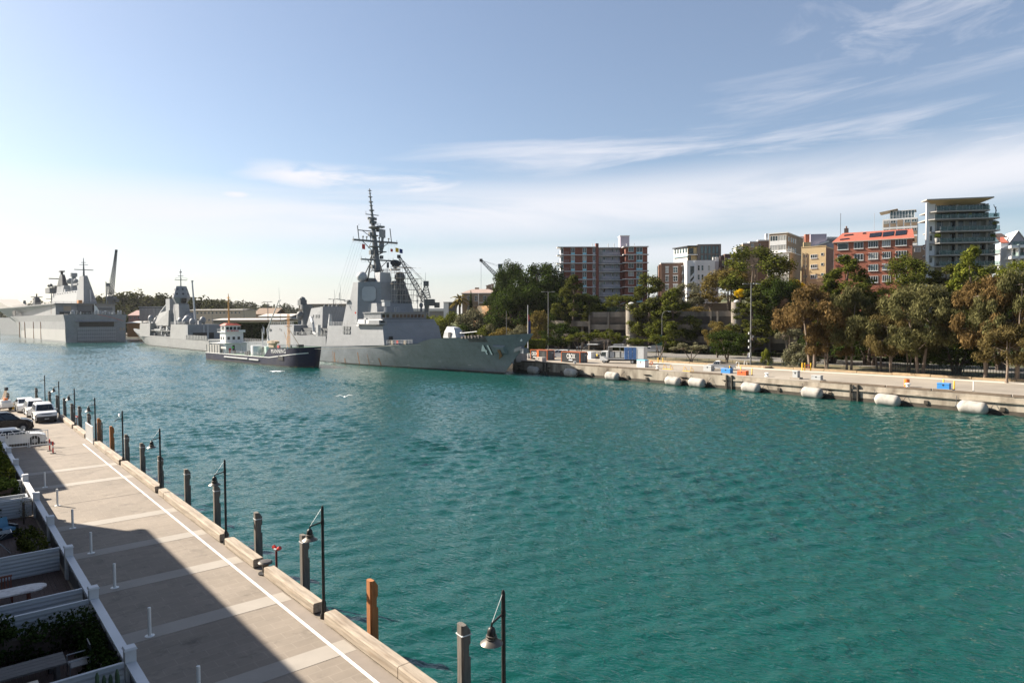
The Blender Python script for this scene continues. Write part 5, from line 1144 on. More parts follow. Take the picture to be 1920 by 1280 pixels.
for k in range(26):
    x = random.uniform(62, 168); z = 33.4 if x > 80 else random.uniform(34, 40); y = random.uniform(-13.5, -7.2)
    if k % 3: MB().cb((x, y, z+.8), (random.uniform(.8, 3), random.uniform(.6, 1.6), random.uniform(1.2, 2.6))).build('island_gear', random.choice((NAVD, NAVY, LGREY)), lhd)
    else: MB().cyl((x, y, z), (x, y, z+random.uniform(3, 7)), .16, .08, 5).build('whip_antenna', MST, lhd)
for k in range(9): y = -14+k*1.7; MB().b(19.7, 19.93, y, y+random.uniform(.5, 1.2), 16.5+2.6*(k % 2), 17.9+2.6*(k % 2)).build('stern_locker', NAVD, lhd)
MB().b(19.75, 19.96, 5.0, 14.5, 16.5, 18.0).build('stern_opening', BLACK, lhd); MB().b(19.75, 19.96, -13.5, -5.0, 19.2, 20.6).build('stern_opening', NAVD, lhd)
# ---- frigate; local x forward, y port
ffg = thing('warship', 'smaller grey frigate with a faceted radar head, moored between the other warships', 'warship', W(90.5, 288.0, 0), R(130.3+.77))
FG = brickmat('frigate_grey', (.205, .21, .212), (.196, .2, .203), (.16, .163, .165), 1.0, .55, 'xy', 4.5, 1.5, .016, .18, .4)
H3 = Hull(-22, [(0, .1), (12, 2.5), (30, 5.6), (45, 7.0), (140, 7.2)], [(0, .2), (12, 3.4), (30, 6.4), (50, 7.3), (150, 7.3)], [(-25, 8.0), (0, 6.3), (20, 5.2), (40, 4.6), (140, 4.4)], 132, 7.0)
hh = H3.build(FG, BOOT, ffg, [0, .02, .05, .09, .14, .2, .27, .35, .45, .6, .8, 1.0], 6, deckm=NDECK, flip=True)
for o in list(ffg.children): o.location.x = 128
for nm_, a0, a1, z0, z1 in (('bow_house', 87, 108, 4.5, 11.2), ('amidships_house', 27, 51, 4.3, 10.8)):
    MB().b(a0, a1, -7.25, 7.28, z0, z1, (0, .5, .3, .3)).build(nm_, FG, ffg)
m = MB(); m.b(50, 88, -7, 5.0, 4.4, 8.6); m.build('boat_bay', NAVD, ffg); MB().b(50, 88, 6.9, 7.26, 4.4, 5.1).build('bay_bulwark', FG, ffg); MB().b(51, 87, -6.6, 6.9, 7.6, 7.9).build('upper_deck', FG, ffg)
random.seed(8)
for k in range(26): MB().cb((random.uniform(52, 87), random.uniform(4, 6.9), random.uniform(5, 10)), (random.uniform(.6, 2.6), random.uniform(.5, 1.2), random.uniform(.6, 1.6))).build('deck_gear', NAVY, ffg)
MB().loft([[(70, 3, 7.2), (80, 3, 7.2), (80, 6.6, 7.2), (70, 6.6, 7.2)], [(69, 3.6, 8.4), (81, 3.6, 8.4), (81, 6.8, 8.4), (69, 6.8, 8.4)]]).build('sea_boat', LGREY, ffg)
m = MB(); m.b(23.9, 24.0, -3.5, 5.2, 4.6, 7.2); m.build('hangar_opening', BLACK, ffg); MB().b(24, 27.2, -7.2, 7.2, 4.4, 10.6).build('hangar_face', NAVY, ffg); m = MB(); m.b(23.7, 24, -1.3, -.6, 4.6, 10.4); m.b(23.7, 24, .4, 1.0, 7.2, 10.4); m.build('hangar_rail', LGREY, ffg)
m = MB(); m.b(-2, 27, 7.1, 7.35, 4.5, 6.3); 
for k in range(14): m.b(-1+k*2, -.7+k*2, 7.35, 7.5, 4.5, 6.3)
m.build('safety_net', FG, ffg)
MB().loft([[(64, 4.6, 10), (64, -4.6, 10), (90, -4.6, 10), (90, 4.6, 10)], [(65, 4.0, 17.4), (65, -4, 17.4), (84, -3.6, 16.2), (84, 3.6, 16.2)]]).build('bridge', FG, ffg)
m = MB(); m.cyl((84, 2, 16), (78, 0, 21.5), 1.4, .9, 8); m.b(70, 77, -1.5, 2.2, 17, 23); m.build('fire_director', NAVY, ffg)
MB().loft([[(52, 2.8, 9), (52, -2.8, 9), (66, -2.8, 9), (66, 2.8, 9)], [(55, 2.2, 20.2), (55, -2.2, 20.2), (63, -2.2, 20.2), (63, 2.2, 20.2)]]).build('mast_column', FG, ffg)
def oc(r, z, c=(59, 0)): return [(c[0]+r*math.cos(2*pi*(k+.5)/8), c[1]+r*math.sin(2*pi*(k+.5)/8), z) for k in range(8)]
rh = MB().loft([oc(2.3, 20.0), oc(4.0, 23.2), oc(3.9, 23.8), oc(2.4, 28.6)]).build('radar_head', NAVY, ffg)
m = MB()
for k in range(8):
    a = 2*pi*k/8
    for z, r, w_ in ((24.9, 3.42, .62), (27.1, 2.82, .55)):
        c = Vector((59+r*math.cos(a), r*math.sin(a), z)); t_ = Vector((-math.sin(a), math.cos(a), 0)); u_ = Vector((-.29*math.cos(a), -.29*math.sin(a), .95)); m.add([c-t_*w_, c-u_*w_, c+t_*w_, c+u_*w_], [(0, 1, 2, 3)])
m.build('array_panel', DARK, rh)
MB().cb((54.9, 0, 21.8), (.6, 2.2, 2.2), 0, 0, -.5).build('head_door', BLACK, rh)
m = MB(); m.cyl((59, 0, 28.5), (59, 0, 36.6), .3, .12, 6); m.cb((59, 0, 31.5), (1.4, 5.2, .2)); m.cb((59, 0, 33.4), (.3, 2.4, .2)); m.rail([(58, -2.5, 31.5), (58, 2.5, 31.5)], .9, .06, 1, 2); m.lathe([(.5, 0), (.6, .3), (.2, .6)], (59, 0, 35), 8); m.build('topmast', MST, ffg)
m = MB(); m.loft([[(52+1.8*math.cos(k*pi/6)+dx_, -2.0+1.8*math.sin(k*pi/6), z) for k in range(12)] for z, dx_ in ((10.5, -2), (15.6, 1.5), (16.1, 1.7))]); fu = m.build('funnel', FG, ffg); m = MB(); m.cyl((53.7, -2, 16.05), (53.7, -2, 16.3), 1.6, n=12); m.build('funnel_cap', BLACK, fu)
for x, y, z, r in ((44, 1.5, 12.6, 1.9), (46, 4, 12.2, 1.4), (34, -2, 12.6, 1.3), (32, 3, 11.8, 1.3), (38, 4.5, 12.1, 1.1), (96, 2, 12.6, 1.2), (100, 3.5, 13.6, 1.4)): MB().sph((x, y, z), r, 10, 6, 1.25).build('satellite_dome', NAVY, ffg, True)
m = MB(); m.cyl((97, 0, 11), (97, 0, 13), 1.6, 1.4, 8); m.cb((97, 0, 14), (3.5, 2.6, 2.2)); m.cyl((110, 0, 6), (110, 0, 8), 2, 1.7, 8); m.build('gun_mount', NAVD, ffg)
for k in range(24):
    x = random.uniform(26, 108); z = 10.8 if (x < 51 or x > 87) else 8; MB().cb((x, random.uniform(-5, 6.5), z+.6), (random.uniform(.6, 2.4), random.uniform(.5, 1.4), random.uniform(1, 2.4))).build('deck_gear', random.choice((NAVD, NAVD, NAVY, LGREY)), ffg)
for x, y, h_ in ((88, 4, 9), (66, -4, 8), (50, 5, 10), (30, -5, 7)): MB().cyl((x, y, 10.5), (x, y+.4, 10.5+h_), .12, .05, 5).build('whip_antenna', MST, ffg)
m = MB(); m.rail([(28, 7.1, 10.8), (50, 7.1, 10.8)], 1.0, .06, 2, 2); m.rail([(87, 6.8, 11.2), (107, 6.8, 11.2)], 1.0, .06, 2, 2); m.build('deck_rail', LGREY, ffg)
m = MB(); m.cyl((41, -1, 10.8), (45, -1, 30.2), .5, .32, 8); m.cb((45, -1, 30.4), (1, .9, .6)); m.build('crane_pole', LGREY, ffg)
# ------------------------------------------------------------------ things on the naval quay and the road behind it
Z2 = DECK2
CBX = mat('container_charcoal', (.045, .048, .055), .55, var=.12); CBO = mat('container_orange', (.50, .11, .015), .5, var=.08)
def container(lab, px, py, s_off, open_panel):
    P = at_z(px, py, Z2); n_, s_ = to_ns(P); t = thing('shipping_container', lab, 'container', W(n_, s_, Z2+.004), RZW, 'orange edged containers on the quay')
    Lc, Wc, Hc = 6.06, 2.44, 2.45      # corner at local (0,0): nearest end, water side; runs +y, +x
    m = MB(); m.b(.05, Wc-.05, .05, Lc-.05, .08, Hc-.05); 
    k = 26
    for j in range(k): y = .2+(Lc-.4)*j/k; m.b(.0, .05, y, y+.12, .15, Hc-.15)
    m.build('body', CBX, t)
    e = MB(); a = .1
    for x in (0, Wc): 
        for y in (0, Lc): e.b(x-.02 if x == 0 else x-a, x+a if x == 0 else x+.02, y-.02 if y == 0 else y-a, y+a if y == 0 else y+.02, 0, Hc)
        e.b(x-.021 if x == 0 else x-a, x+a if x == 0 else x+.021, a, Lc-a, Hc-a, Hc+.01)
    for y in (0, Lc): e.b(a, Wc-a, y-.021 if y == 0 else y-a, y+a if y == 0 else y+.021, Hc-a, Hc+.01)
    e.build('edge_frame', CBO, t)
    if open_panel:
        MB().b(-.03, .0, 3.0, 3.75, .12, Hc-.12).build('orange_panel', CBO, t)
        MB().b(-.025, .0, .9, 2.3, .3, 2.0).build('door', BLACK, t); m = MB()
        for y in (.7, 1.05, 1.4): m.b(-.05, -.025, y, y+.06, .3, 2.0)
        m.build('lock_rod', STEEL, t)
        txt('container_lettering', 'CBOX', 1.15, WHITE, t, (-.012, 5.6, 1.1), (R(90), 0, R(-90)), .01, 'LEFT', .62); MB().b(-.02, .0, 4.0, 5.1, .55, .75).build('small_lettering', WHITE, t)
    else:
        txt('container_lettering', 'CBOX', 1.5, WHITE, t, (-.012, 4.3, .95), (R(90), 0, R(-90)), .01, 'LEFT', .66); m = MB(); m.b(-.02, .0, 2.4, 3.6, .45, .7); m.build('small_lettering', WHITE, t)
    m = MB()
    for x in (.5, .95, 1.5, 1.95): m.b(x, x+.06, -.03, .05, .15, Hc-.15)
    m.b(1.6, 2.1, -.03, .05, 1.6, 1.85); m.build('door_rod', LGREY, t)
    return t
container('charcoal container with an orange door panel, nearest the destroyer bow', 1026, 675.5, 0, True)
container('charcoal container with big white lettering, right of its open twin', 1087.5, 680.5, 0, False)
# curtain side truck
P = at_z(1173, 682, Z2); t = thing('curtain_truck', 'white flatbed truck with open side and bunched blue curtains', 'truck', (P.x+.3, P.y+1.6, Z2+.004), R(60), None)
m = MB(); m.loft([[(-1.2, 3.9, .55), (1.2, 3.9, .55), (1.2, 5.75, .55), (-1.2, 5.75, .55)], [(-1.2, 3.9, 1.6), (1.2, 3.9, 1.6), (1.2, 5.8, 1.6), (-1.2, 5.8, 1.6)], [(-1.15, 3.9, 2.75), (1.15, 3.9, 2.75), (1.15, 5.35, 2.75), (-1.15, 5.35, 2.75)]]); cab = m.build('cab', WHITE, t)
m = MB(); m.extr([(-1.05, 5.81, 1.65), (1.05, 5.81, 1.65), (1.0, 5.42, 2.6), (-1.0, 5.42, 2.6)], (0, .02, .01)); m.extr([(1.205, 4.3, 1.6), (1.205, 5.6, 1.6), (1.17, 5.3, 2.5), (1.17, 4.3, 2.5)], (.01, 0, 0)); m.extr([(-1.205, 4.3, 1.6), (-1.205, 5.6, 1.6), (-1.17, 5.3, 2.5), (-1.17, 4.3, 2.5)], (-.01, 0, 0)); m.build('window', GLASS, cab)
MB().b(-.9, .9, 5.76, 5.82, .75, 1.2).build('grille', BLACK, cab)
for sx in (-.9, .9): MB().cb((sx, 5.79, .8), (.35, .08, .22)).build('headlight', HL, cab)
for sx in (-1, 1): MB().cb((sx*1.38, 5.5, 2.1), (.12, .12, .5)).build('mirror', BLACK, cab)
MB().b(-1.22, 1.22, -4.6, 3.75, .95, 1.15).build('tray', LGREY, t); MB().b(-.5, .5, -4.4, 4, .55, .95).build('chassis', DARK, t)
MB().b(-1.25, 1.25, -4.6, 3.75, 3.65, 3.78).build('roof', LGREY, t); MB().b(-1.24, 1.24, 3.65, 3.75, 1.15, 3.65).build('bulkhead', LGREY, t); MB().b(-1.24, 1.24, -4.6, -4.5, 1.15, 3.65).build('rear_door', WHITE, t)
m = MB(); m.b(-1.24, -1.20, -4.5, -2.9, 1.15, 3.65); m.build('side_panel', WHITE, t)
for sx in (-1.2, 1.2):
    for y in (.9, -1.6): MB().b(sx-.04, sx+.04, y-.05, y+.05, 1.15, 3.65).build('side_post', STEEL, t)
CUR = mat('blue_curtain', (.07, .16, .36), .7, var=.25, scale=2)
for k in range(3):
    m = MB(); pts = []
    for j in range(13): y = -2.9+k*.95+j*.07; pts.append((-1.24-.07*(j % 2), y))
    m.add([(x, y, z) for x, y in pts for z in (1.0, 3.6)], [(2*i, 2*i+1, 2*i+3, 2*i+2) for i in range(12)]); m.build('curtain', CUR, t); m = MB(); m.add([(1.3, y, z) for x, y in pts for z in (1.0, 3.6)], [(2*i, 2*i+1, 2*i+3, 2*i+2) for i in range(12)]); m.build('curtain', CUR, t)
for sx in (-1, 1):
    for y in (4.75, -2.0, -3.2): w_ = MB().cyl((sx*.8, y, .48), (sx*1.18, y, .48), .48, n=16).build('wheel', BLACK, t, True); MB().cyl((sx*1.17, y, .48), (sx*1.2, y, .48), .26, n=10).build('rim', STEEL, w_)
for i, (y, c, h_) in enumerate(((2.9, LGREY, 1.3), (1.6, mat('cargo_wrap', (.4, .4, .38), .5), 1.4), (.2, LGREY, .9), (-1.1, mat('cargo_grey', (.25, .26, .27), .6), 1.2))):
    o = MB().cb((-.4, y, 1.5), (1.2, 1.0, .6+h_*.5)).build('wrapped_pallet', c, None); o.location = t.location; o.rotation_euler = t.rotation_euler; o.location.z += .14+h_*.25-.0; tag(o, 'wrapped pallet on the open truck bed, ' + ['next to the cab', 'second behind the cab', 'third behind the cab', 'beside the blue curtains'][i], 'pallet', 'pallets on the curtain side truck')
# vans, utes and cars
o = car('white delivery van parked behind the container nearest the destroyer', 'van', CARW, 5.0, 1.95, 1.12, 1.2, 2.05, (-2.45, -2.3, .75, 1.55), .9, .22); o.location = at_z(1050, 670, Z2); o.rotation_euler = (0, 0, R(65)); o.location.z = Z2+.005; o.name = 'parked_van'
o = car('white utility parked by the grey blocks under the destroyer bow', 'car', CARW, 4.9, 1.8, 1.0, 1.05, 1.7, (-.2, -.1, .7, 1.3), .85, .25); o.location = at_z(983, 671, Z2); o.rotation_euler = (0, 0, R(60)); o.location.z = Z2+.005
o = car('white station wagon driving on the road above the lettered container', 'car', CARW, 4.6, 1.85, 1.0, 1.05, 1.75, (-2.2, -2.0, .4, 1.1), .85, .22); o.location = at_z(1094, 655, Z2); o.rotation_euler = (0, 0, R(75)); o.location.z = Z2+.05
o = car('dark grey hatchback behind the white wagon on the road', 'car', mat('car_grey', (.06, .065, .07), .25, var=.05), 4.2, 1.8, .95, 1.0, 1.5, (-1.9, -1.5, .3, 1.1), .75, .2); o.location = at_z(1107, 656, Z2); o.rotation_euler = (0, 0, R(75)); o.location.z = Z2+.05
def ute(lab, P, rz, group=None, tipper=False):
    t = car(lab, 'ute', CARW, 5.2, 1.85, 1.05, 1.08, 1.78, (.15, .25, 1.0, 1.65), .95, .3); t.name = 'flatbed_ute'; t.location = P; t.rotation_euler = (0, 0, rz)
    m = MB(); m.b(-.97, .97, -2.75, .05, .98, 1.12); m.build('tray', LGREY, t); m = MB(); m.b(-.97, .97, .0, .06, 1.12, 1.75); 
    if tipper: m.b(-.97, -.92, -2.75, 0, 1.12, 2.1); m.b(.92, .97, -2.75, 0, 1.12, 2.1); m.b(-.92, .92, -2.75, -2.7, 1.12, 2.1)
    else: m.b(-.97, -.94, -2.75, 0, 1.12, 1.28); m.b(.94, .97, -2.75, 0, 1.12, 1.28)
    m.build('tray_side', LGREY if tipper else TIMB, t); MB().b(-.8, .8, -2.5, -.1, 1.121, 1.18).build('cargo_floor', TIMB, t)
    return t
P = at_z(1353, 693, Z2); P.z = Z2+.005; ute('white flatbed ute parked on the quay apron', P, R(63))
P = at_z(1222, 661, Z2); P.z = Z2+.05; ute('white high sided truck on the road behind the curtain truck', P, R(70), None, True)
# boxes along the cope
def qbox(name, lab, cat, px, py, sz, m_, lidm=None, group=None, rz=0, plinth=False):
    P = at_z(px, py, Z2); t = thing(name, lab, cat, (P.x, P.y, Z2+.004), RZW+rz, group); x, y, z = sz
    z0 = 0
    if plinth: MB().b(-x/2-.15, x/2+.15, -y/2-.4, y/2+.4, 0, .25).build('plinth', CONC, t); z0 = .25
    m = MB(); m.b(-x/2, x/2, -y/2, y/2, z0, z0+z*.86, (.02,)*4); m.build('body', m_, t)
    m = MB(); m.b(-x/2-.03, x/2+.03, -y/2-.03, y/2+.03, z0+z*.86, z0+z, (.04,)*4); m.build('lid', lidm or m_, t)
    m = MB(); m.b(-x/2-.03, -x/2, -.08, .08, z0+z*.55, z0+z*.8); m.build('latch', DARK, t)
    return t
GB = mat('grey_cabinet', (.36, .37, .37), .5, var=.08); DKB = mat('dock_blue', (.03, .20, .50), .5, var=.1); DKR = mat('dock_orange', (.62, .10, .02), .5, var=.1); LBL = mat('sky_blue_lid', (.12, .42, .60), .5)
qbox('storage_box', 'white storage box with a sky blue lid by the truck', 'box', 1205, 688, (1.3, 2.1, 1.55), WHITE, LBL)
qbox('dock_cabinet', 'wide grey cabinet left of the blue box by the ute', 'cabinet', 1329, 695, (1.1, 1.7, 1.05), GB, None, 'grey service cabinets on the quay edge')
qbox('dock_box', 'bright blue box beside the ute', 'box', 1363, 699, (1.0, 1.9, .85), DKB, None)
qbox('dock_box', 'orange red box right of the blue box by the ute', 'box', 1393, 703, (1.0, 1.7, .8), DKR, None)
qbox('dock_cabinet', 'upright grey cabinet on a concrete plinth', 'cabinet', 1493, 710, (.9, .85, 1.1), GB, None, 'grey service cabinets on the quay edge', 0, True)
qbox('dock_cabinet', 'low pale grey cabinet on a long plinth', 'cabinet', 1532, 714.5, (.9, 1.5, .7), GB, None, 'grey service cabinets on the quay edge', 0, True)
qbox('dock_box', 'bright blue box near the right edge between yellow posts', 'box', 1770, 732, (.9, 1.5, .8), DKB, None, None, 0, True)
qbox('storage_box', 'small white box with red squares behind the containers', 'box', 1106, 672, (1.6, 2.2, 1.7), WHITE, None)
for i, (px, py, h_) in enumerate(((967, 678, 2.4), (977, 676, 2.7))):
    qbox('concrete_block', ['rough grey concrete block under the bow, left of a pair', 'taller grey concrete block under the bow, right of a pair'][i], 'block', px, py, (1.8, 2.3, h_), mat('block_concrete', (.27, .25, .23), .9, var=.2), None, 'concrete blocks below the destroyer bow')
qbox('concrete_block', 'low beige block in front of the open container', 'block', 1014, 677.5, (1.4, 2.4, 1.0), mat('beige_block', (.40, .37, .34), .9, var=.1))
# small bollards, posts, hoops
def dock_bollard(lab, px, py, m_=LGREY):
    P = at_z(px, py, Z2); t = thing('dock_bollard', lab, 'bollard', (P.x, P.y, Z2+.004), 0, 'stumpy mooring bollards on the quay edge')
    MB().lathe([(.42, 0), (.42, .08), (.24, .14), (.22, .42)], n=12).build('base', m_, t, True); MB().lathe([(.22, .42), (.38, .5), (.4, .62), (.2, .72)], n=12).build('head', m_, t, True)
for px, py, lab in ((961, 681, 'grey mooring bollard under the destroyer bow'), (1078, 683, 'grey mooring bollard in front of the lettered container'), (1233, 691, 'pale mooring bollard right of the white blue lidded box'), (1438, 706, 'pale mooring bollard between the orange box and the upright cabinet'), (1702, 727, 'pale mooring bollard beside the orange drum')): dock_bollard(lab, px, py, WHITE if px > 1200 else LGREY)
P = at_z(1707, 726, Z2); t = thing('drum', 'orange drum behind a pale mooring bollard', 'drum', (P.x, P.y+.9, Z2+.004)); MB().lathe([(.36, 0), (.36, .3), (.38, .32), (.36, .34), (.36, .75), (.38, .77), (.36, .79), (.36, 1.1)], n=14).build('barrel_body', ORANGE, t, True); MB().lathe([(.34, 1.1), (.3, 1.12)], n=14).build('lid', mat('drum_dark', (.2, .06, .02), .6), t)
YP = [(1234, 680, 'yellow post beside the verge, left of a pair by the truck'), (1243, 680, 'yellow post beside the verge, right of a pair by the truck'), (1368, 697, 'yellow post behind the blue box by the ute'), (1389, 698, 'yellow post behind the orange red box'), (1410, 703, 'yellow post right of the orange red box'), (1769, 726, 'yellow post behind the right hand blue box'), (1789, 730, 'yellow post right of the right hand blue box'), (1367.8, 692, 'yellow post at the tail of the flatbed ute')]
y0 = None
for px, py, lab in YP:
    P = at_z(px, py, Z2); P.z = Z2+.004
    if y0 is None: y0 = thing('guide_post', lab, 'post', P, 0, 'yellow posts on the quay'); MB().lathe([(.09, 0), (.09, 1.15), (.05, 1.2)], n=10).build('post', YELLOW, y0, True); MB().lathe([(.16, 0), (.16, .03), (.1, .05)], n=10).build('base', DARK, y0)
    else: dup(y0, P, None, lab)
P = at_z(1825, 733, Z2); t = thing('guide_post', 'white post near the right edge of the quay', 'post', (P.x, P.y, Z2+.004)); MB().lathe([(.06, 0), (.06, 1.25), (.03, 1.3)], n=10).build('post', WHITE, t, True); MB().lathe([(.15, 0), (.15, .03), (.1, .05)], n=10).build('base', DARK, t)
for px, py, lab in ((1252, 692, 'yellow ladder hoop on the quay edge, the one nearer the truck'), (1290, 696, 'yellow ladder hoop on the quay edge, the one nearer the grey cabinet')):
    P = at_z(px, py, Z2); t = thing('ladder_hoop', lab, 'rail', (P.x, P.y, Z2), RZW, 'yellow ladder hoops on the quay edge'); m = MB()
    for y in (-.8, .8): m.tube([(-.2, y, 0), (-.2, y, .75), (-.15, y*.9, .85), (.5, y*.9, .5), (.7, y*.9, 0)], .045, 6)
    m.build('hoop', YELLOW, t); MB().b(-.4, .5, -1.1, 1.1, .004, .04).build('base_plate', YELLOW, t)
P = at_z(1512, 695, Z2); t = thing('gate_frame', 'yellow posts with a red gate bar at the tree line', 'gate', (P.x, P.y, Z2), R(-15)); m = MB()
for x in (-.75, -.3, .75): m.cyl((x, 0, 0), (x, 0, 1.5), .11, n=8)
m.build('post', YELLOW, t); MB().b(-.3, .7, -.05, .05, .95, 1.12).build('bar', RED, t); MB().b(-.25, .65, -.04, .04, .45, .55).build('lower_bar', RED, t)
P = at_z(1221, 689, Z2); t = thing('lifebuoy_stand', 'orange lifebuoy on a post right of the white box', 'lifebuoy', (P.x, P.y, Z2), 0); MB().cyl((0, 0, 0), (0, 0, 1.3), .05, n=6).build('post', LGREY, t)
m = MB(); 
for k in range(14): a = 2*pi*k/14; b_ = 2*pi*(k+1)/14; m.cyl((.3*math.cos(a), -.1, .95+.3*math.sin(a)), (.3*math.cos(b_), -.1, .95+.3*math.sin(b_)), .09, n=6)
m.build('ring', ORANGE, t)
# people
def person(lab, P, rz, pose, shirt, pants, hat=None):
    bm_ = bpy.data.meshes.new('person'); V, E, Rr = [], [], []
    def j(p, r, par=None): V.append(p); Rr.append(r); i = len(V)-1; (E.append((par, i)) if par is not None else None); return i
    pel = j((0, 0, .98), .15); ch = j((0, .02, 1.30), .17, pel); nk = j((0, .02, 1.50), .07, ch); hd = j((0, .04, 1.60), .095, nk); tp = j((0, .03, 1.72), .085, hd)
    st = pose
    for sx in (-1, 1):
        hp_ = j((sx*.11, 0, .92), .10, pel); kn = j((sx*.12, .12*st*sx+.03, .50), .075, hp_); an_ = j((sx*.12, .26*st*sx-.04, .09), .05, kn); j((sx*.12, .26*st*sx+.10, .05), .045, an_)
        sh = j((sx*.20, .0, 1.43), .075, ch); el = j((sx*.27, -.12*st*sx, 1.15), .055, sh); wr = j((sx*.25, .02-.1*st*sx, .92), .04, el); hn = j((sx*.25, .05-.1*st*sx, .84), .038, wr)
        for q in range(4): j((sx*.25+(q-1.5)*.012, .07-.1*st*sx+.005*q, .77), .012, hn)
        j((sx*.25-sx*.035, .09-.1*st*sx, .82), .013, hn)
    bm_.from_pydata(V, E, []); o = bpy.data.objects.new('person', bm_); COL.objects.link(o)
    md = o.modifiers.new('skin', 'SKIN'); 
    for v, r in zip(bm_.skin_vertices[0].data, Rr): v.radius = (r, r*.85)
    bm_.skin_vertices[0].data[0].use_root = True
    sb = o.modifiers.new('sub', 'SUBSURF'); sb.levels = 1; sb.render_levels = 1
    bpy.context.view_layer.update(); me = bpy.data.meshes.new_from_object(o.evaluated_get(bpy.context.evaluated_depsgraph_get())); o.modifiers.clear(); o.data = me
    me.materials.clear()
    for q in (mat('skin_tone', (.45, .26, .18), .6), shirt, pants, mat('dark_hair', (.03, .02, .015), .7), BLACK): me.materials.append(q)
    for f in me.polygons:
        c = f.center; f.material_index = 4 if c.z < .12 else 2 if c.z < .98 and abs(c.x) < .22 else 1 if (c.z < 1.47 and not (c.z < 1.08 and abs(c.x) > .2)) else 0 if c.z < 1.63 or c.y > .1 else 3; f.use_smooth = True
    o.location = P; o.rotation_euler = (0, 0, rz); tag(o, lab, 'person')
    if hat: m = MB(); m.sph((0, .03, 1.70), .13, 10, 6); m.build('helmet', hat, o, True)
    return o
HV = mat('hi_vis', (.75, .55, .05), .7); NAVYC = mat('navy_cloth', (.02, .025, .05), .8)
P = at_z(1119.5, 675, Z2); P.z = Z2+.004; person('person in a yellow vest and dark trousers walking toward the truck', P, R(-60), .8, HV, NAVYC, WHITE)
P = at_z(1403, 673, Z2); P.z = Z2+.045; person('jogger in a pale top on the road beside the tall light mast', P, R(60), 1.0, mat('pale_cloth', (.6, .6, .62), .8), mat('blue_cloth', (.1, .14, .25), .8))
# light masts, street lamp, flagpole
LPM = mat('light_mast_grey', (.15, .15, .145), .6, .2, var=.12)
def mast(lab, P, h, cam_h=None, cabinet=True):
    t = thing('light_mast', lab, 'light mast', P, R(8), 'tall twin armed light masts on the quay')
    MB().lathe([(.30, 0), (.30, .05), (.17, .1), (.16, 2), (.10, h)], n=12).build('pole', LPM, t, True)
    MB().cyl((-1.55, 0, h-.15), (1.55, 0, h-.15), .06, n=6).build('cross_arm', LPM, t)
    for sx in (-1, 1): MB().cb((sx*1.45, -.1, h-.12), (.85, .4, .16), 0, .12).build('lamp_head', LPM, t)
    if cabinet:
        for z, sx in ((6.9, -1), (5.3, -1), (6.2, 1), (4.0, -1)): MB().cb((sx*.35, -.1, z), (.4, .35, .45)).build('camera', LGREY, t)
        MB().cb((-.25, -.2, 2.4), (.4, .3, 1.0)).build('control_box', GB, t)
    return t
P = W(129.5, 76.0, Z2); mast('light mast with camera boxes at the verge right of the ute', P, 17.2)
P = W(129.8, 137.5, Z2); mast('light mast behind the containers, without many cameras', P, 17.6, None, False)
for sx, (px, py) in enumerate(((1383, 688), (1398, 687))):
    P = at_z(px, py, Z2); t = thing('hoop_barrier', ['white hoop barrier left of the light mast', 'white hoop barrier right of the light mast'][sx], 'barrier', (P.x, P.y, Z2), R(10), 'white hoop barriers at the light mast'); MB().tube([(-.3, 0, 0), (-.3, 0, .9), (-.15, 0, 1.1), (.15, 0, 1.1), (.3, 0, .9), (.3, 0, 0)], .07, 6).build('hoop', WHITE, t)
P = W(147.0, 112.0, Z2); t = thing('street_lamp', 'curved arm street lamp beside the green direction sign', 'street lamp', P, R(5))
MB().lathe([(.12, 0), (.11, 1.5), (.08, 10.5)], n=10).build('pole', LPM, t, True); MB().tube([(0, 0, 10.4), (.15, 0, 11.2), (.6, 0, 11.8), (1.3, 0, 11.95), (1.8, 0, 11.9)], .06, 7).build('arm', LPM, t, True); MB().cb((2.0, 0, 11.85), (.7, .3, .16)).build('lamp_head', WHITE, t)
P2 = W(145.5, 112.0, Z2); t = thing('road_sign', 'green direction sign on two posts beside the street lamp', 'road sign', P2, R(6)); 
for x in (-.6, .6): MB().cyl((x, 0, 0), (x, 0, 5.6), .07, n=8).build('post', LPM, t)
MB().b(-.95, .95, -.12, -.07, 2.9, 5.7).build('sign_board', mat('sign_green', (.01, .09, .045), .5), t); m = MB(); m.b(-.5, .4, -.13, -.121, 4.2, 4.3); m.b(-.5, -.4, -.13, -.121, 3.4, 4.2); m.b(-.1, .5, -.13, -.121, 5.0, 5.1); m.b(-.55, -.25, -.13, -.121, 5.0, 5.3); m.build('sign_symbol', WHITE, t)
P = W(118, 140, Z2); P = at_z(990, 672, Z2); P.z = Z2; t = thing('flagpole', 'white flagpole with a limp dark blue flag behind the destroyer bow', 'flagpole', P)
MB().lathe([(.13, 0), (.11, 4), (.06, 13.6)], n=8).build('pole', WHITE, t, True); flag(t, (.12, 0, 11.2), .75, 5.2, mat('flag_navy', (.012, .022, .10), .8), (1, .25, -.9)); flag(t, (.12, -.02, 11.2), .35, 1.4, RED, (1, .25, -.9))
for px, py, h_, lab in ((950, 660, 9.5, 'slim bare pole left of the flagpole'), (1002, 690, 0, '')): 
    if h_: P = at_z(px, py, Z2); t = thing('utility_pole', lab, 'pole', (P.x, P.y, Z2)); MB().lathe([(.12, 0), (.07, 12.5)], n=8).build('pole', LPM, t, True)
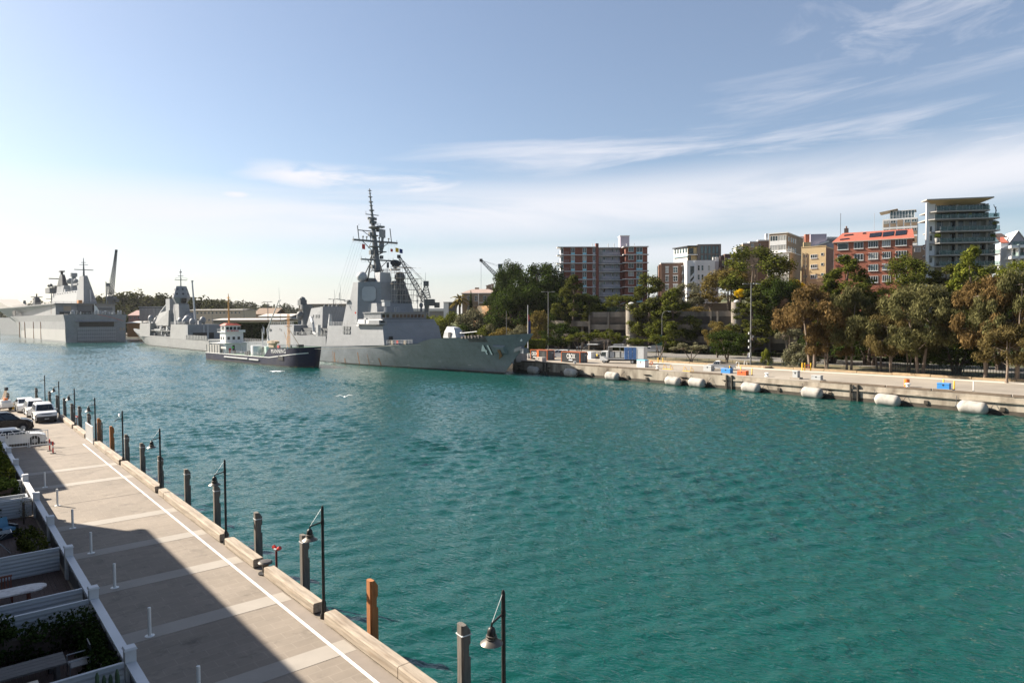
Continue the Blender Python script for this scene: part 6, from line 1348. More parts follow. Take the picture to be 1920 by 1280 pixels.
# fences along the verge
GRN = mat('fence_green', (.012, .03, .02), .6, var=.2)
t = thing('palisade_fence', 'dark green palisade fence under the trees at the right', 'fence', W(131, 0, Z2), RZW)
m = MB()
for k in range(220): s_ = -40+k*.41; m.b(-.02, .02, s_-.03, s_+.03, .1, 2.0)
m.b(-.035, -.021, -40, 50, .4, .48); m.b(-.035, -.021, -40, 50, 1.6, 1.68); m.build('pales', GRN, t)
for k in range(31): MB().b(-.05, .05, -40+k*3-.05, -40+k*3+.05, -.1, 2.15).build('post', GRN, t)
t = thing('mesh_fence', 'low wire mesh fence with thin green posts along the verge', 'fence', W(129.2, 0, Z2), RZW)
for k in range(28): MB().b(-.03, .03, 51+k*2.9-.03, 51+k*2.9+.03, -.1, 1.25).build('post', GRN, t)
m = MB()
for z in (.1, .4, .7, 1.0, 1.2): m.b(-.012, .012, 51, 129, z, z+.02)
m.build('wire', GRN, t)
m = quaystrip(0, .3, 2.4, 2.7, 0, 1) if False else None
t = thing('low_wall', 'long low sandstone edging wall between apron and verge', 'wall', W(128.1, 0, Z2), RZW)
m = MB()
for k in range(30): m.b(-.2, .2, -60+k*6, -60+k*6+5.9, -.1, .32+.05*((k*7) % 3))
m.build('stones', mat('sandstone_edge', (.34, .25, .15), .9, var=.25, scale=1.5), t)
# white foam and gull
FOAM = mat('foam', (.85, .86, .86), .6, var=.1)
P = at_z(518, 696, 0); t = MB(); random.seed(2)
for k in range(46): a = random.uniform(0, 2*pi); r = random.random()**.6; t.sph((P.x+2.1*r*math.cos(a), P.y+2.6*r*math.sin(a), .02), random.uniform(.2, .6)*(1.2-r), 8, 4, .16)
o = t.build('foam_patch', FOAM, None, 'all'); tag(o, 'small patch of white foam on the water beside the lighter', 'foam', kind='stuff')
def gull(lab, px, py, Y, rz, sc=1.0):
    P = at_y(px, py, Y); t = thing('seagull', lab, 'bird', P, rz); t.scale = (sc,)*3
    m = MB(); m.loft([[(r*math.cos(k*pi/4), y, z+r*.8*math.sin(k*pi/4)) for k in range(8)] for y, r, z in ((-.26, .01, .0), (-.15, .05, 0), (0, .075, 0), (.12, .06, .01), (.18, .045, .03), (.23, .035, .04), (.27, .012, .03))])
    for sx in (-1, 1):
        m.loft([[(sx*.05, .1, .03), (sx*.05, -.1, .03), (sx*.05, -.1, .015), (sx*.05, .1, .015)], [(sx*.32, .16, .16), (sx*.32, .0, .15), (sx*.32, .0, .14), (sx*.32, .16, .145)], [(sx*.68, .0, .10), (sx*.68, -.07, .09), (sx*.68, -.07, .085), (sx*.68, 0, .095)]])
    m.add([(-.03, -.2, 0), (.03, -.2, 0), (.09, -.36, .0), (-.09, -.36, 0)], [(0, 1, 2, 3)]); m.build('body', WHITE, t, True)
    m = MB(); 
    for sx in (-1, 1): m.add([(sx*.6, .02, .115), (sx*.6, -.06, .11), (sx*.76, -.1, .07)], [(0, 1, 2)])
    m.build('wing_tip', BLACK, t); MB().cyl((0, .26, .035), (0, .32, .02), .012, .004, 6).build('beak', ORANGE, t)
gull('white gull gliding low over the harbour water', 646, 744, 62, R(14), 1.15)
P = W(10.15, 55.3, DZ+3.95); t = thing('seagull', 'gull perched on top of the bird topped wharf lamp', 'bird', W(10.0, 55.2, DZ+3.55), R(30))
m = MB(); m.loft([[(r*math.cos(k*pi/4), y, z+r*math.sin(k*pi/4)) for k in range(8)] for y, r, z in ((-.28, .01, .02), (-.12, .06, .07), (0, .085, .1), (.1, .06, .16), (.13, .05, .22), (.18, .012, .23))]); m.build('body', WHITE, t, True)
m = MB(); m.cyl((.03, 0, -.0), (.03, 0, .06), .01, n=5); m.cyl((-.03, 0, 0), (-.03, 0, .06), .01, n=5); m.build('leg', ORANGE, t)
# ------------------------------------------------------------------ buildings
class Bld:
    def __init__(s, name, label, cat, px, Y, yaw, zb=None, group=None):
        P = at_y(px, 600, Y); n_, s_ = to_ns(Vector((P.x, Y, 0)))
        s.zb = hz(n_, s_)-2.0 if zb is None else zb
        s.o = Vector((P.x, Y, s.zb)); s.yaw = R(yaw); s.t = thing(name, label, cat, s.o, s.yaw, group)
        s.ux = Vector((math.cos(s.yaw), math.sin(s.yaw), 0)); s.uy = Vector((-math.sin(s.yaw), math.cos(s.yaw), 0)); s.cz = CAMZ-s.zb
    def q(s, px, py, off=0.0):
        """pixel -> (u, z) on the facade plane at local depth off"""
        d = ray(px, py); o = s.o+s.uy*off; k = o.dot(s.uy)/d.dot(s.uy); P = Vector((0, 0, CAMZ))+d*k; r = P-s.o
        return r.dot(s.ux), P.z-s.zb
    def side(s, px, py, u):
        d = ray(px, py); o = s.o+s.ux*u; k = o.dot(s.ux)/d.dot(s.ux); P = Vector((0, 0, CAMZ))+d*k; r = P-s.o
        return r.dot(s.uy), P.z-s.zb
    def box(s, name, px0, py0, px1, py1, y0, y1, m_, par=None, off=0.0):
        u0, z1 = s.q(px0, py0, off); u1, _ = s.q(px1, py0, off); _, z0 = s.q(px1, py1, off)
        return MB().b(u0, u1, y0, y1, z0, z1).build(name, m_, par or s.t)
    def win(s, px0, py0, px1, py1, nx=2, fr=None, gl=None, off=0.0, sill=None, ny=1, name='window', uz=None):
        if uz: u0, u1, z0, z1 = uz
        else:
            (u0, z1), (u1, _) = s.q(px0, py0, off), s.q(px1, py0, off); _, z0 = s.q((px0+px1)/2, py1, off); z1 = s.q((px0+px1)/2, py0, off)[1]
        fr = fr or WHITE; gl = gl or random.choice(GLZ); w_ = min(.09, (u1-u0)*.09); m = MB(); y0, y1 = off-.07, off+.02
        m.b(u0, u1, y0, y1, z0, z0+w_); m.b(u0, u1, y0, y1, z1-w_, z1)
        for k in range(nx+1): c = u0+w_/2+(u1-u0-w_)*k/nx; m.b(c-w_/2, c+w_/2, y0-.003, y1, z0+w_, z1-w_)
        for k in range(1, ny): c = z0+(z1-z0)*k/ny; m.b(u0+w_, u1-w_, y0+.01, y1, c-w_/2, c+w_/2)
        if sill: m.b(u0-.1, u1+.1, off-.16, off, z0-.1, z0-.005)
        o = m.build(name, fr, s.t); MB().b(u0+w_*.5, u1-w_*.5, off-.025, off+.02, z0+w_*.5, z1-w_*.5).build('pane', gl, o)
        return o
GL2 = glassmat('window_glass_dark', (.012, .016, .02), .05); GL3 = glassmat('window_blind', (.33, .33, .31), .3); GL4 = glassmat('window_glass_teal', (.06, .10, .11), .06)
GLZ = [GLASS, GL2, GLASS, GL4, GL3]
BRK = brickmat('red_brick', (.16, .045, .028), (.20, .055, .033), (.22, .14, .11), 2.2)
BRK2 = brickmat('orange_red_brick', (.27, .08, .045), (.33, .105, .06), (.30, .18, .13), 2.2)
BRN = brickmat('brown_brick', (.14, .075, .05), (.19, .10, .065), (.2, .15, .12), 2.2)
DBR = brickmat('dark_brown_brick', (.055, .035, .035), (.07, .045, .042), (.09, .07, .06), 2.2)
TANB = brickmat('tan_brick', (.27, .20, .13), (.22, .155, .10), (.28, .23, .18), 2.2)
GRW = mat('grey_render', (.34, .33, .36), .85, var=.06); WHR = mat('white_render', (.66, .66, .66), .8, var=.07, scale=.4, stretch=(1, 1, .3)); SLB = mat('slab_white', (.58, .57, .55), .7, var=.06)
SPB = mat('spandrel_blue', (.22, .52, .60), .4); CREAM = mat('cream_render', (.52, .40, .22), .85, var=.08, scale=.4); PURP = mat('mauve_render', (.33, .30, .36), .85, var=.06); RTILE = mat('terracotta_roof', (.34, .10, .065), .7, var=.14, scale=.8, stretch=(1, 1, 6))
SST = mat('sandstone_wall', (.30, .22, .15), .9, var=.25, scale=.8); STR = mat('slate_roof_pink', (.36, .27, .23), .8, var=.15); CPC = mat('carpark_concrete', (.24, .205, .165), .9, var=.35, scale=.4, stretch=(1, 1, .2), col2=(.11, .095, .08), mixscale=.3, thr=(.45, .65))
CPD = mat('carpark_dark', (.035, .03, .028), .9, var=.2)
random.seed(21)
# 1 tall red brick apartment block with white floor bands
z = lambda x, y: (1030+x/7.53, 430+y/7.53)
B = Bld('apartment_building', 'tall red brick apartment block with white floor bands and open balconies', 'building', 1060, 250, 0)
ys = [247, 360, 475, 590, 705, 815, 930, 1045]
B.box('wall', *z(200, 252), *z(658, 1300), 0, 12, BRK); B.box('gallery_wall', *z(690, 262), *z(1006, 1300), 2.2, 12, GRW, None, 2.2); B.box('wall', *z(1002, 255), *z(1050, 1300), 1.0, 12, BRK, None, 1.0)
u0, zt = B.q(*z(1075, 240), -2.5); u1, _ = B.q(*z(1385, 240), -2.5); MB().b(u0, u1, -2.5, 12, 0, zt).build('wall', BRK, B.t)
B.box('chimney', *z(655, 197), *z(696, 1300), -.4, 1.4, BRK, None, -.4)
ch = B.box('lift_tower', *z(1003, 92), *z(1130, 262), 3, 8, PURP, None, 3); B.box('tower_cap', *z(998, 85), *z(1138, 93), 2.6, 8.4, SLB, ch, 2.6)
for i, y in enumerate(ys):
    th = 9 if i else 12
    u0, z1 = B.q(*z(112, y-3), -.6); u1, _ = B.q(*z(660, y), -.6); MB().b(u0, u1, -.6, 4, z1-.28, z1).build('floor_band', SLB, B.t)
    u0, z1 = B.q(*z(696, y+6), .9); u1, _ = B.q(*z(1062, y), .9); MB().b(u0, u1, .9, 2.6, z1-.25, z1).build('floor_band', SLB, B.t)
    u0, z1 = B.q(*z(1045, y-10), -3.2); u1, _ = B.q(*z(1405, y), -3.2); MB().b(u0, u1, -3.2, 3, z1-.28, z1).build('floor_band', SLB, B.t)
for i in range(7):
    y = ys[i]; dk = [0, 0, 0, 0, 1, 1, 1][i]
    for k, x in enumerate((305, 470, 612)):
        if i > 3 and k == 0: continue
        B.win(*z(x, y+14), *z(x+(55 if k < 2 else 40), y+84), 2, None, GLASS if k == 2 else None)
        B.box('spandrel', *z(x, y+85), *z(x+(55 if k < 2 else 40), y+108), -.05, .05, SPB if k < 2 else GRW)
    B.win(*z(1115, y-2 if i == 0 else y+5), *z(1192, y+72), 2, None, None, -2.5); B.win(*z(1230, y+5), *z(1316, y+75), 2, None, None, -2.5); B.box('spandrel', *z(1228, y+76), *z(1316, y+98), -2.56, -2.45, SPB, None, -2.5)
    B.win(*z(705, y+40), *z(742, y+110), 1, None, GL3, 2.2, name='door'); B.win(*z(756, y+28), *z(790, y+75), 1, None, None, 2.2); B.win(*z(880, y+28), *z(908, y+75), 1, None, None, 2.2); B.win(*z(940, y+28), *z(966, y+75), 1, None, random.choice(GLZ), 2.2)
    B.box('parapet', *z(748, y+74), *z(1000, y+112), .95, 1.05, GRW, None, .95)
    # corner balcony: glass, white posts, rail
    u0, z1 = B.q(*z(160, y+16), -.1); u1, _ = B.q(*z(272, y), -.1); _, z0 = B.q(*z(200, y+110), -.1)
    bal = MB().b(u0, u1-.05, .2, 4, z0, z1).build('balcony_room', WHR if i < 4 else GRW, B.t); m = MB()
    for k in range(3): uu = u0+.2+(u1-u0)*k/3.2; m.b(uu, uu+(u1-u0)*.24, .12, .2, z0+.5, z1-.3)
    m.build('pane', random.choice((GLASS, GL4)), bal); ul, _ = B.q(*z(122, y), -.5)
    MB().rail([(ul, -.5, z0+.02), (u1, -.5, z0+.02)], 1.0, .025, 4, 1.0).build('balcony_rail', STEEL, B.t)
m = MB()
for x in (606, 830, 915, 1090, 1200): u, z1 = B.q(*z(x, 240), 1); m.cyl((u, 1, z1-.4), (u, 1, z1+1.0), .12, n=6)
m.build('roof_vent', SLB, B.t)
# 2 brown brick flats
z = lambda x, y: (1220+x/9.144, 440+y/9.144)
B = Bld('apartment_building', 'brown brick flats with white lintelled windows, left of the white stair building', 'building', 1238, 238, -8)
B.box('wall', *z(178, 487), *z(490, 1300), 0, 10, BRN); B.box('parapet', *z(172, 480), *z(492, 490), -.1, 10.2, SLB); B.box('wall', *z(142, 515), *z(180, 1300), 1.2, 9, BRN, None, 1.2); w2 = B.box('wall', *z(490, 478), *z(600, 1300), .6, 9, BRN, None, .6)
for r_ in range(4):
    for a, b_ in ((255, 308), (386, 462)):
        y = 555+r_*149; B.win(*z(a, y), *z(b_, y+95), 2, None, None, 0, True, 2); B.box('lintel', *z(a-8, y-14), *z(b_+8, y-1), -.1, .02, SLB)
    y = 540+r_*149; B.box('stair_opening', *z(540, y), *z(592, y+110), .5, .62, GL2, None, .6); m = MB(); 
    u0, z0 = B.q(*z(535, y+150), .5); u1, z1 = B.q(*z(598, y+105), .5); m.extr([(u0, .45, z0), (u1, .45, z1), (u1, .45, z1+1), (u0, .45, z0+1)], (0, -.12, 0)); m.build('stair_flight', SLB, B.t)
B.box('lintel', *z(520, 527), *z(596, 540), .48, .62, SLB, None, .6)
# 3 white stair building
B = Bld('apartment_building', 'white rendered flats with a tall open stair slot', 'building', 1288, 230, -6)
B.box('wall', *z(622, 442), *z(1102, 1400), 0, 9, WHR); B.box('wall', *z(1102, 455), *z(1165, 1400), 3, 9, GRW, None, 3)
ss_ = B.box('stair_slot', *z(680, 540), *z(746, 860), -.03, .05, GL2); m = MB()
for k in range(3):
    u0, z0 = B.q(*z(680, 760+k*100)); u1, z1 = B.q(*z(746, 680+k*100)); m.extr([(u0, -.04, z0-.2), (u1, -.04, z1-.2), (u1, -.04, z1+.75), (u0, -.04, z0+.75)], (0, -.06, 0))
m.build('stair_flight', WHR, ss_); B.box('pilaster', *z(745, 445), *z(800, 1400), -.35, 0, WHR)
for r_ in range(4):
    for a, b_ in ((806, 842), (870, 906), (980, 1018)): y = 525+r_*158; B.win(*z(a, y), *z(b_, y+88), 1, None, None, 0, True, 2)
m = MB()
for x in (1062, 1110, 1140): u, z1 = B.q(*z(x, 450), 4); m.b(u, u+.5, 4, 4.6, z1-1, z1+1.3)
m.build('chimney', SLB, B.t)
# 3b dark timber penthouse behind
B = Bld('apartment_building', 'modern penthouse with dark timber box and glazed terrace above the white flats', 'building', 1290, 245, -6)
pb = B.box('wall', *z(805, 165), *z(1208, 700), 0, 9, mat('dark_timber_cladding', (.13, .11, .10), .7, var=.15, scale=2, stretch=(8, 8, .3)))
for a in (855, 920, 985, 1055, 1115): B.win(*z(a, 195), *z(a+48, 325), 1, DARK, GL4); B.win(*z(a, 345), *z(a+48, 440), 1, DARK, GL4)
B.box('terrace_wall', *z(645, 215), *z(804, 700), 1.5, 9, CREAM, None, 1.5); B.box('glazing', *z(655, 228), *z(735, 330), 1.4, 1.6, GL2, None, 1.5); B.box('roof', *z(630, 186), *z(806, 196), -.4, 9, DARK, None, -.4); B.box('floor_band', *z(640, 335), *z(806, 348), -.3, 9, SLB, None, -.3); B.box('glazing', *z(655, 360), *z(690, 440), 1.4, 1.6, GL2, None, 1.5)
u0, z0 = B.q(*z(640, 200), 0); MB().extr([(u0-4.5, 8, z0-.1), (u0, -.3, z0-.1), (u0, 8, z0-.1)], (0, 0, .35)).build('roof', DARK, B.t); MB().extr([(u0-4, 8, z0-6), (u0, 1.0, z0-6), (u0, 8, z0-6)], (0, 0, 5.8)).build('wing_wall', SLB, B.t)
for k in range(5): t_ = k/5; MB().cb((u0-3.9+3.9*t_+.35, 7.6-6.9*t_-.45, z0-1.2), (.75, .1, 1.6), -1.06).build('window', GL4, B.t)
MB().cb((u0-2.1, 4.0, z0-3.1), (8.4, .1, .9), -1.06).build('balustrade', mat('glass_balustrade', (.35, .45, .48), .1, var=.05), B.t)
# 4 dark brown brick
B = Bld('apartment_building', 'dark brown brick block half hidden behind the big tree', 'building', 1352, 240, -6)
B.box('wall', *z(1272, 335), *z(1620, 900), 0, 9, DBR); B.box('wall', *z(1192, 362), *z(1274, 900), 1.0, 9, DBR, None, 1.0); B.box('parapet', *z(1268, 330), *z(1622, 337), -.1, 9.1, BRN)
for a, b_, y in ((1330, 1412, 415), (1330, 1412, 570), (1500, 1560, 415)): B.win(*z(a, y), *z(b_, y+98), 2, None, GL2, 0, True); B.box('lintel', *z(a-8, y-12), *z(b_+8, y-1), -.1, .02, SLB)
B.win(*z(1225, 440), *z(1252, 530), 1, None, None, 1.0)
# 5 stepped terraces rising behind the big tree
z = lambda x, y: (1370+x/8.348, 420+y/8.348)
B = Bld('terrace_house', 'stepped pale and rubble brick terrace climbing behind the big tree', 'building', 1382, 248, -10)
for x0, x1, yt, m_ in ((95, 190, 362, WHR), (190, 300, 312, TANB), (300, 430, 285, TANB), (430, 600, 262, BRN)):
    B.box('wall', *z(x0, yt), *z(x1, 900), 0, 8, m_); B.box('parapet', *z(x0-4, yt-14), *z(x1, yt), -.15, 8, SLB)
B.box('chimney', *z(548, 150), *z(585, 262), 1, 2.5, SLB, None, 1)
for a in (108, 130): B.win(*z(a, 392), *z(a+18, 440), 1, None, GL2)
B.win(*z(440, 310), *z(465, 400), 1, None, GL2); B.win(*z(318, 310), *z(362, 360), 2)
# 6 white banded flats seen on the corner
B = Bld('apartment_building', 'white banded flats with wide strip windows and a tan brick side', 'building', 1442, 208, -36)
u1, z1 = B.q(*z(888, 140)); u0, _ = B.q(*z(602, 180)); yb, _ = B.side(*z(1135, 180), u1); zm = B.q(*z(888, 455))[1]
MB().b(u0, u1, 0, yb, zm-.5, z1).build('upper_wall', TANB, B.t); MB().b(u0-.15, u1+.15, -.15, yb+.2, z1, z1+.25).build('roof', SLB, B.t)
ul, _ = B.q(*z(570, 490), -1.2); ur, _ = B.q(*z(935, 470), -1.2); yl, _ = B.side(*z(1100, 470), ur)
MB().b(ul, ur, -1.2, yl, 0, zm).build('lower_wall', TANB, B.t); MB().b(ul-.1, ur+.1, -1.35, yl, zm, zm+.22).build('terrace_slab', SLB, B.t); MB().rail([(u1+.1, -.9, zm+.2), (ur, -.9, zm+.2), (ur, 4, zm+.2)], 1.0, .03, 4, 1).build('balcony_rail', WHITE, B.t)
for k, (ya, yb2, yc) in enumerate(((190, 265, 330), (338, 412, 470))):
    zz1 = B.q(*z(740, ya-10))[1]; zz0 = B.q(*z(740, yb2))[1]; zc = B.q(*z(740, yc))[1]; MB().b(u0+.25, u1-.25, -.12, 0, zc, zz0).build('white_band', WHITE, B.t); um = (u0+u1)/2
    B.win(0, 0, 0, 0, 3, None, None, -.02, None, 1, 'window', (u0+.3, um-.1, zz0, zz1)); B.win(0, 0, 0, 0, 3, None, None, -.02, None, 1, 'window', (um+.1, u1-.3, zz0, zz1))
for k in range(3):
    d_ = k*(B.q(*z(740, 500))[1]-B.q(*z(740, 655))[1]); zz1 = zm-.3-d_; zz0 = zz1-1.75; zc = zz0-1.2; MB().b(ul+.2, ur-.3, -1.32, -1.2, zc, zz0).build('white_band', WHITE, B.t); um = (ul+ur)/2
    B.win(0, 0, 0, 0, 4, None, None, -1.22, None, 1, 'window', (ul+.25, um-.1, zz0, zz1)); B.win(0, 0, 0, 0, 3, None, None, -1.22, None, 1, 'window', (um+.1, ur-.4, zz0, zz1))
for yy in (1.5, 4.5, 7, 9.5):
    for zz in (z1-2.4, z1-5.3): 
        if yy < yb-.5: o = MB().b(u1-.02, u1+.07, yy-.6, yy+.6, zz, zz+1.4).build('window', WHITE, B.t); MB().b(u1, u1+.085, yy-.5, yy+.5, zz+.1, zz+1.3).build('pane', random.choice(GLZ), o)
# 7 cream flats
B = Bld('apartment_building', 'plain cream rendered flats with drainpipes, left of the red roofed brick block', 'building', 1503, 198, -37)
u0, _ = B.q(*z(1107, 380)); u1, z1 = B.q(*z(1492, 345)); yb, _ = B.side(*z(1612, 350), u1)
MB().b(u0, u1, 0, yb, 0, z1).build('wall', CREAM, B.t); MB().b(u1, u1+.03, .0, yb, 0, z1-.3).build('side_wall', BRN, B.t)
MB().b(u0-.1, u1+.1, -.1, .25, z1, z1+.18).build('parapet', CREAM, B.t)
for y in (475, 632, 790):
    B.win(*z(1250, y), *z(1355, y+62), 3, None, None, 0, True); B.win(*z(1412, y-25), *z(1455, y+20), 1); B.win(*z(1140, y+10), *z(1156, y+50), 1, None, GL2); B.win(*z(1182, y+8), *z(1198, y+48), 1, None, GL2)
m = MB()
for x in (1122, 1178): ua, za = B.q(*z(x, 450)); m.cyl((ua, -.15, 0), (ua, -.15, za), .1, n=6)
for y in (570, 725, 880): ua, za = B.q(*z(1122, y)); ub, _ = B.q(*z(1178, y)); m.cyl((ua, -.15, za), (ub, -.15, za), .06, n=5)
m.build('drainpipe', mat('pipe_brown', (.14, .11, .08), .7), B.t)
# 8 mauve rear block with orange chimney
B = Bld('apartment_building', 'windowless mauve rear block with an orange lit brick chimney', 'building', 1518, 232, -12)
B.box('wall', *z(1250, 160), *z(1502, 800), 0, 8, PURP); B.box('chimney', *z(1170, 160), *z(1252, 700), 1.5, 4, BRK2, None, 1.5); B.box('lower_wing', *z(1140, 285), *z(1252, 900), -.5, 6, CREAM, None, -.5); B.box('rear_wall', *z(1060, 195), *z(1172, 700), 3, 6, SLB, None, 3)
lv = MB()
for k in range(8): ua, za = B.q(*z(1510+k*21, 200), 2); lv.b(ua, ua+.35, 2, 2.4, za-2.0, za)
B.box('parapet', *z(1500, 238), *z(1690, 400), 2, 5, GRW, None, 2); lv.build('roof_vent', SLB, B.t)
ua, za = B.q(*z(1255, 352), -1.5); ub, zb_ = B.q(*z(1545, 255), -1.5); MB().extr([(ua, -1.5, za), (ub, -1.5, zb_), (ub, -1.5, zb_-.5), (ua, -1.5, za-.5)], (0, 4, 0)).build('awning_roof', SLB, B.t)
# 9 red brick block with terracotta roof
z = lambda x, y: (1560+x/4.267, 350+y/4.267)
B = Bld('apartment_building', 'orange red brick flats under a terracotta roof with solar panels', 'building', 1563, 181, -31)
u0, z1 = B.q(*z(15, 450)); u1, zr = B.q(*z(643, 412)); MB().b(u0, u1, 0, 9, 0, z1).build('wall', BRK2, B.t); MB().b(u0-.4, u1+.4, -.45, -.05, z1-.02, z1+.16).build('gutter', mat('gutter_cream', (.5, .42, .36), .6), B.t)
yr = 4.2; ra, zra = B.q(*z(85, 372), yr); rb_, _ = B.q(*z(632, 325), yr); rf = MB(); e = .45
rf.add([(u0-e, -e, z1+.1), (u1+e, -e, z1+.1), (rb_+.4, yr, zra), (ra, yr, zra), (u1+e, 9, z1+.1), (u0-e, 9, z1+.1)], [(0, 1, 2, 3), (2, 1, 4), (3, 5, 0), (2, 4, 5, 3), (0, 5, 4, 1)]); roof = rf.build('roof', RTILE, B.t)
def on_roof(px, py):
    A_, B_, C_ = [Vector(q) for q in ((u0-e, -e, z1+.1), (u1+e, -e, z1+.1), (ra, yr, zra))]; n_ = (B_-A_).cross(C_-A_).normalized()
    d = ray(px, py); dl = Vector((d.dot(B.ux), d.dot(B.uy), d.z)); o = Vector((0, 0, CAMZ))-B.o; ol = Vector((o.dot(B.ux), o.dot(B.uy), o.z)); k = (A_-ol).dot(n_)/dl.dot(n_); return ol+dl*k+n_*.05, n_
SOL = mat('solar_panel', (.012, .014, .02), .2, var=.2)
for q in ([(303, 378), (398, 366), (390, 400), (298, 408)], [(410, 368), (497, 358), (490, 392), (404, 402)], [(512, 356), (600, 349), (592, 384), (505, 394)], [(100, 388), (170, 381), (167, 388), (96, 396)], [(66, 422), (138, 414), (136, 421), (63, 429)], [(248, 371), (272, 369), (269, 378), (245, 380)]):
    pts = [on_roof(*z(*p_)) for p_ in q]; MB().extr([p_[0] for p_ in pts], pts[0][1]*.09).build('solar_panel', SOL, roof)
ua, za = B.q(*z(115, 340), 5); MB().b(ua-.5, ua+.5, 4.5, 5.5, za-2, za+.2).build('chimney', DBR, B.t); MB().cyl((ua, 5, za+.2), (ua, 5, za+.8), .2, n=8).build('chimney_pot', BRN, B.t)
cols = [(45, 131, 452), (176, 251, 443), (290, 369, 434), (401, 469, 427), (507, 598, 419)]
for r_ in range(4):
    for k, (a, b_, y) in enumerate(cols):
        if (r_ >= 2 and k in (0, 1)): continue
        yy = y+r_*(94-k*.3); B.win(*z(a, yy), *z(b_, yy+53), 1 if (k == 0 and r_ == 0) else 4 if k != 1 else 3, None, None, 0, True)
m = MB()
for x in (25, 155, 272, 385, 490): ua, za = B.q(*z(x, 540)); m.b(ua, ua+.8, -.25, 0, za-.15, za+.2); m.b(ua, ua+.8, -.25, 0, za-3.1, za-2.75)
m.build('vent_hood', BRK, B.t)
MB().cyl((u0+1, 6, z1), (u0+1, 6, z1+8.5), .06, n=5).build('antenna', DARK, B.t); MB().cyl((u0+9, 7, z1), (u0+9, 7, z1+8), .05, n=5).build('antenna', STEEL, B.t)
# 10 white tower behind
B = Bld('apartment_building', 'white framed block with brown brick panels, behind the terracotta roof', 'building', 1655, 238, -32)
u0, z1 = B.q(*z(405, 262)); u1, _ = B.q(*z(685, 250)); ul = u0
MB().b(u0, u1, 0, 9, 0, z1).build('wall', WHR, B.t); yl, _ = B.side(*z(300, 300), u0); MB().b(u0-.02, u0, 0, 9, 0, z1).build('side_wall', WHR, B.t)
for r_ in range(5):
    for k in range(5):
        ua = u0+.25+(u1-u0)*k/5; ub = u0-.1+(u1-u0)*(k+1)/5; zt = z1-.5-r_*2.95; MB().b(ua, ub, -.05, .01, zt-2.3, zt).build('brick_panel', TANB, B.t); 
        if (k+r_) % 4 != 2: B.win(0, 0, 0, 0, 2, None, None, -.05, None, 1, 'window', (ua+.1, ub-.1, zt-1.1, zt-.1))
MB().b(u0+2.2, u1-1, 1.5, 7, z1, z1+2.6).build('penthouse', GL4, B.t); m = MB()
for k in range(9): ua = u0+2.2+(u1-u0-3.2)*k/8; m.b(ua-.1, ua+.1, 1.42, 1.5, z1, z1+2.6)
m.build('glazing_bar', WHITE, B.t); MB().extr([(u0-1, 0, z1+2.3), (u0+4.5, 0, z1+3.2), (u0+4.5, 0, z1+3.35), (u0-1, 0, z1+2.5)], (0, 7, 0)).build('roof', TAN, B.t); MB().rail([(u0, .1, z1), (u1, .1, z1)], 1.0, .03, 2, 1.5).build('balustrade', WHITE, B.t); MB().b(u0+3, u1-.5, 1.2, 7.5, z1+2.6, z1+2.8).build('roof_slab', SLB, B.t)
B = Bld('apartment_building', 'narrow brown brick block with round white windows beside the glass tower', 'building', 1712, 192, -20)
u0, z1 = B.q(*z(645, 480)); u1, _ = B.q(*z(750, 475)); MB().b(u0, u1, 0, 7, 0, z1).build('wall', TANB, B.t); MB().b(u0-.1, u1+.1, -.1, 7, z1, z1+.3).build('parapet', SLB, B.t); B.win(*z(660, 487), *z(712, 522), 2, None, GL3)
for y in (492, 560, 628): ua, za = B.q(*z(738, y)); o = MB().cyl((ua, -.08, za), (ua, .02, za), .42, n=14).build('window', WHITE, B.t); MB().cyl((ua, -.1, za), (ua, -.03, za), .24, n=12).build('pane', GL2, o)
# 11 glass tower with projecting slabs
z = lambda x, y: (1720+x/7.53, 350+y/7.53)
B = Bld('glass_tower', 'glass fronted apartment tower with projecting slabs and a flat overhanging roof', 'tower', 1740, 172, -9)
TCUR = mat('tower_curtain', (.16, .17, .16), .4, var=.1); CONS = mat('tower_slab', (.30, .29, .27), .7, var=.1); BAL = bpy.data.materials.new('tower_balustrade'); BAL.use_nodes = True; _n = BAL.node_tree; _g = _n.nodes['Principled BSDF']; _g.inputs['Base Color'].default_value = (.10, .16, .16, 1); _g.inputs['Roughness'].default_value = .04; _t = _n.nodes.new('ShaderNodeBsdfTransparent'); _t.inputs[0].default_value = (.75, .85, .84, 1); _m = _n.nodes.new('ShaderNodeMixShader'); _m.inputs[0].default_value = .3; _n.links.new(_t.outputs[0], _m.inputs[1]); _n.links.new(_g.outputs[0], _m.inputs[2]); _n.links.new(_m.outputs[0], _n.nodes['Material Output'].inputs[0])
u0, zt = B.q(*z(160, 235)); u1, _ = B.q(*z(1030, 235)); MB().b(u0+2.0, u1, 2.2, 4.2, 0, zt).build('core_wall', CONS, B.t)
MB().b(u0-.4, u0+.3, .2, .7, 0, zt+.2).build('blade_wall', WHR, B.t); yl = 10; MB().b(u0+.3, u0+2.0, .9, 1.4, 0, zt).build('side_wall', WHR, B.t)
lv = [(175, 1030, 345), (150, 1165, 455), (225, 1172, 627), (220, 1172, 790), (215, 1172, 962), (215, 1172, 1120)]
prev = zt
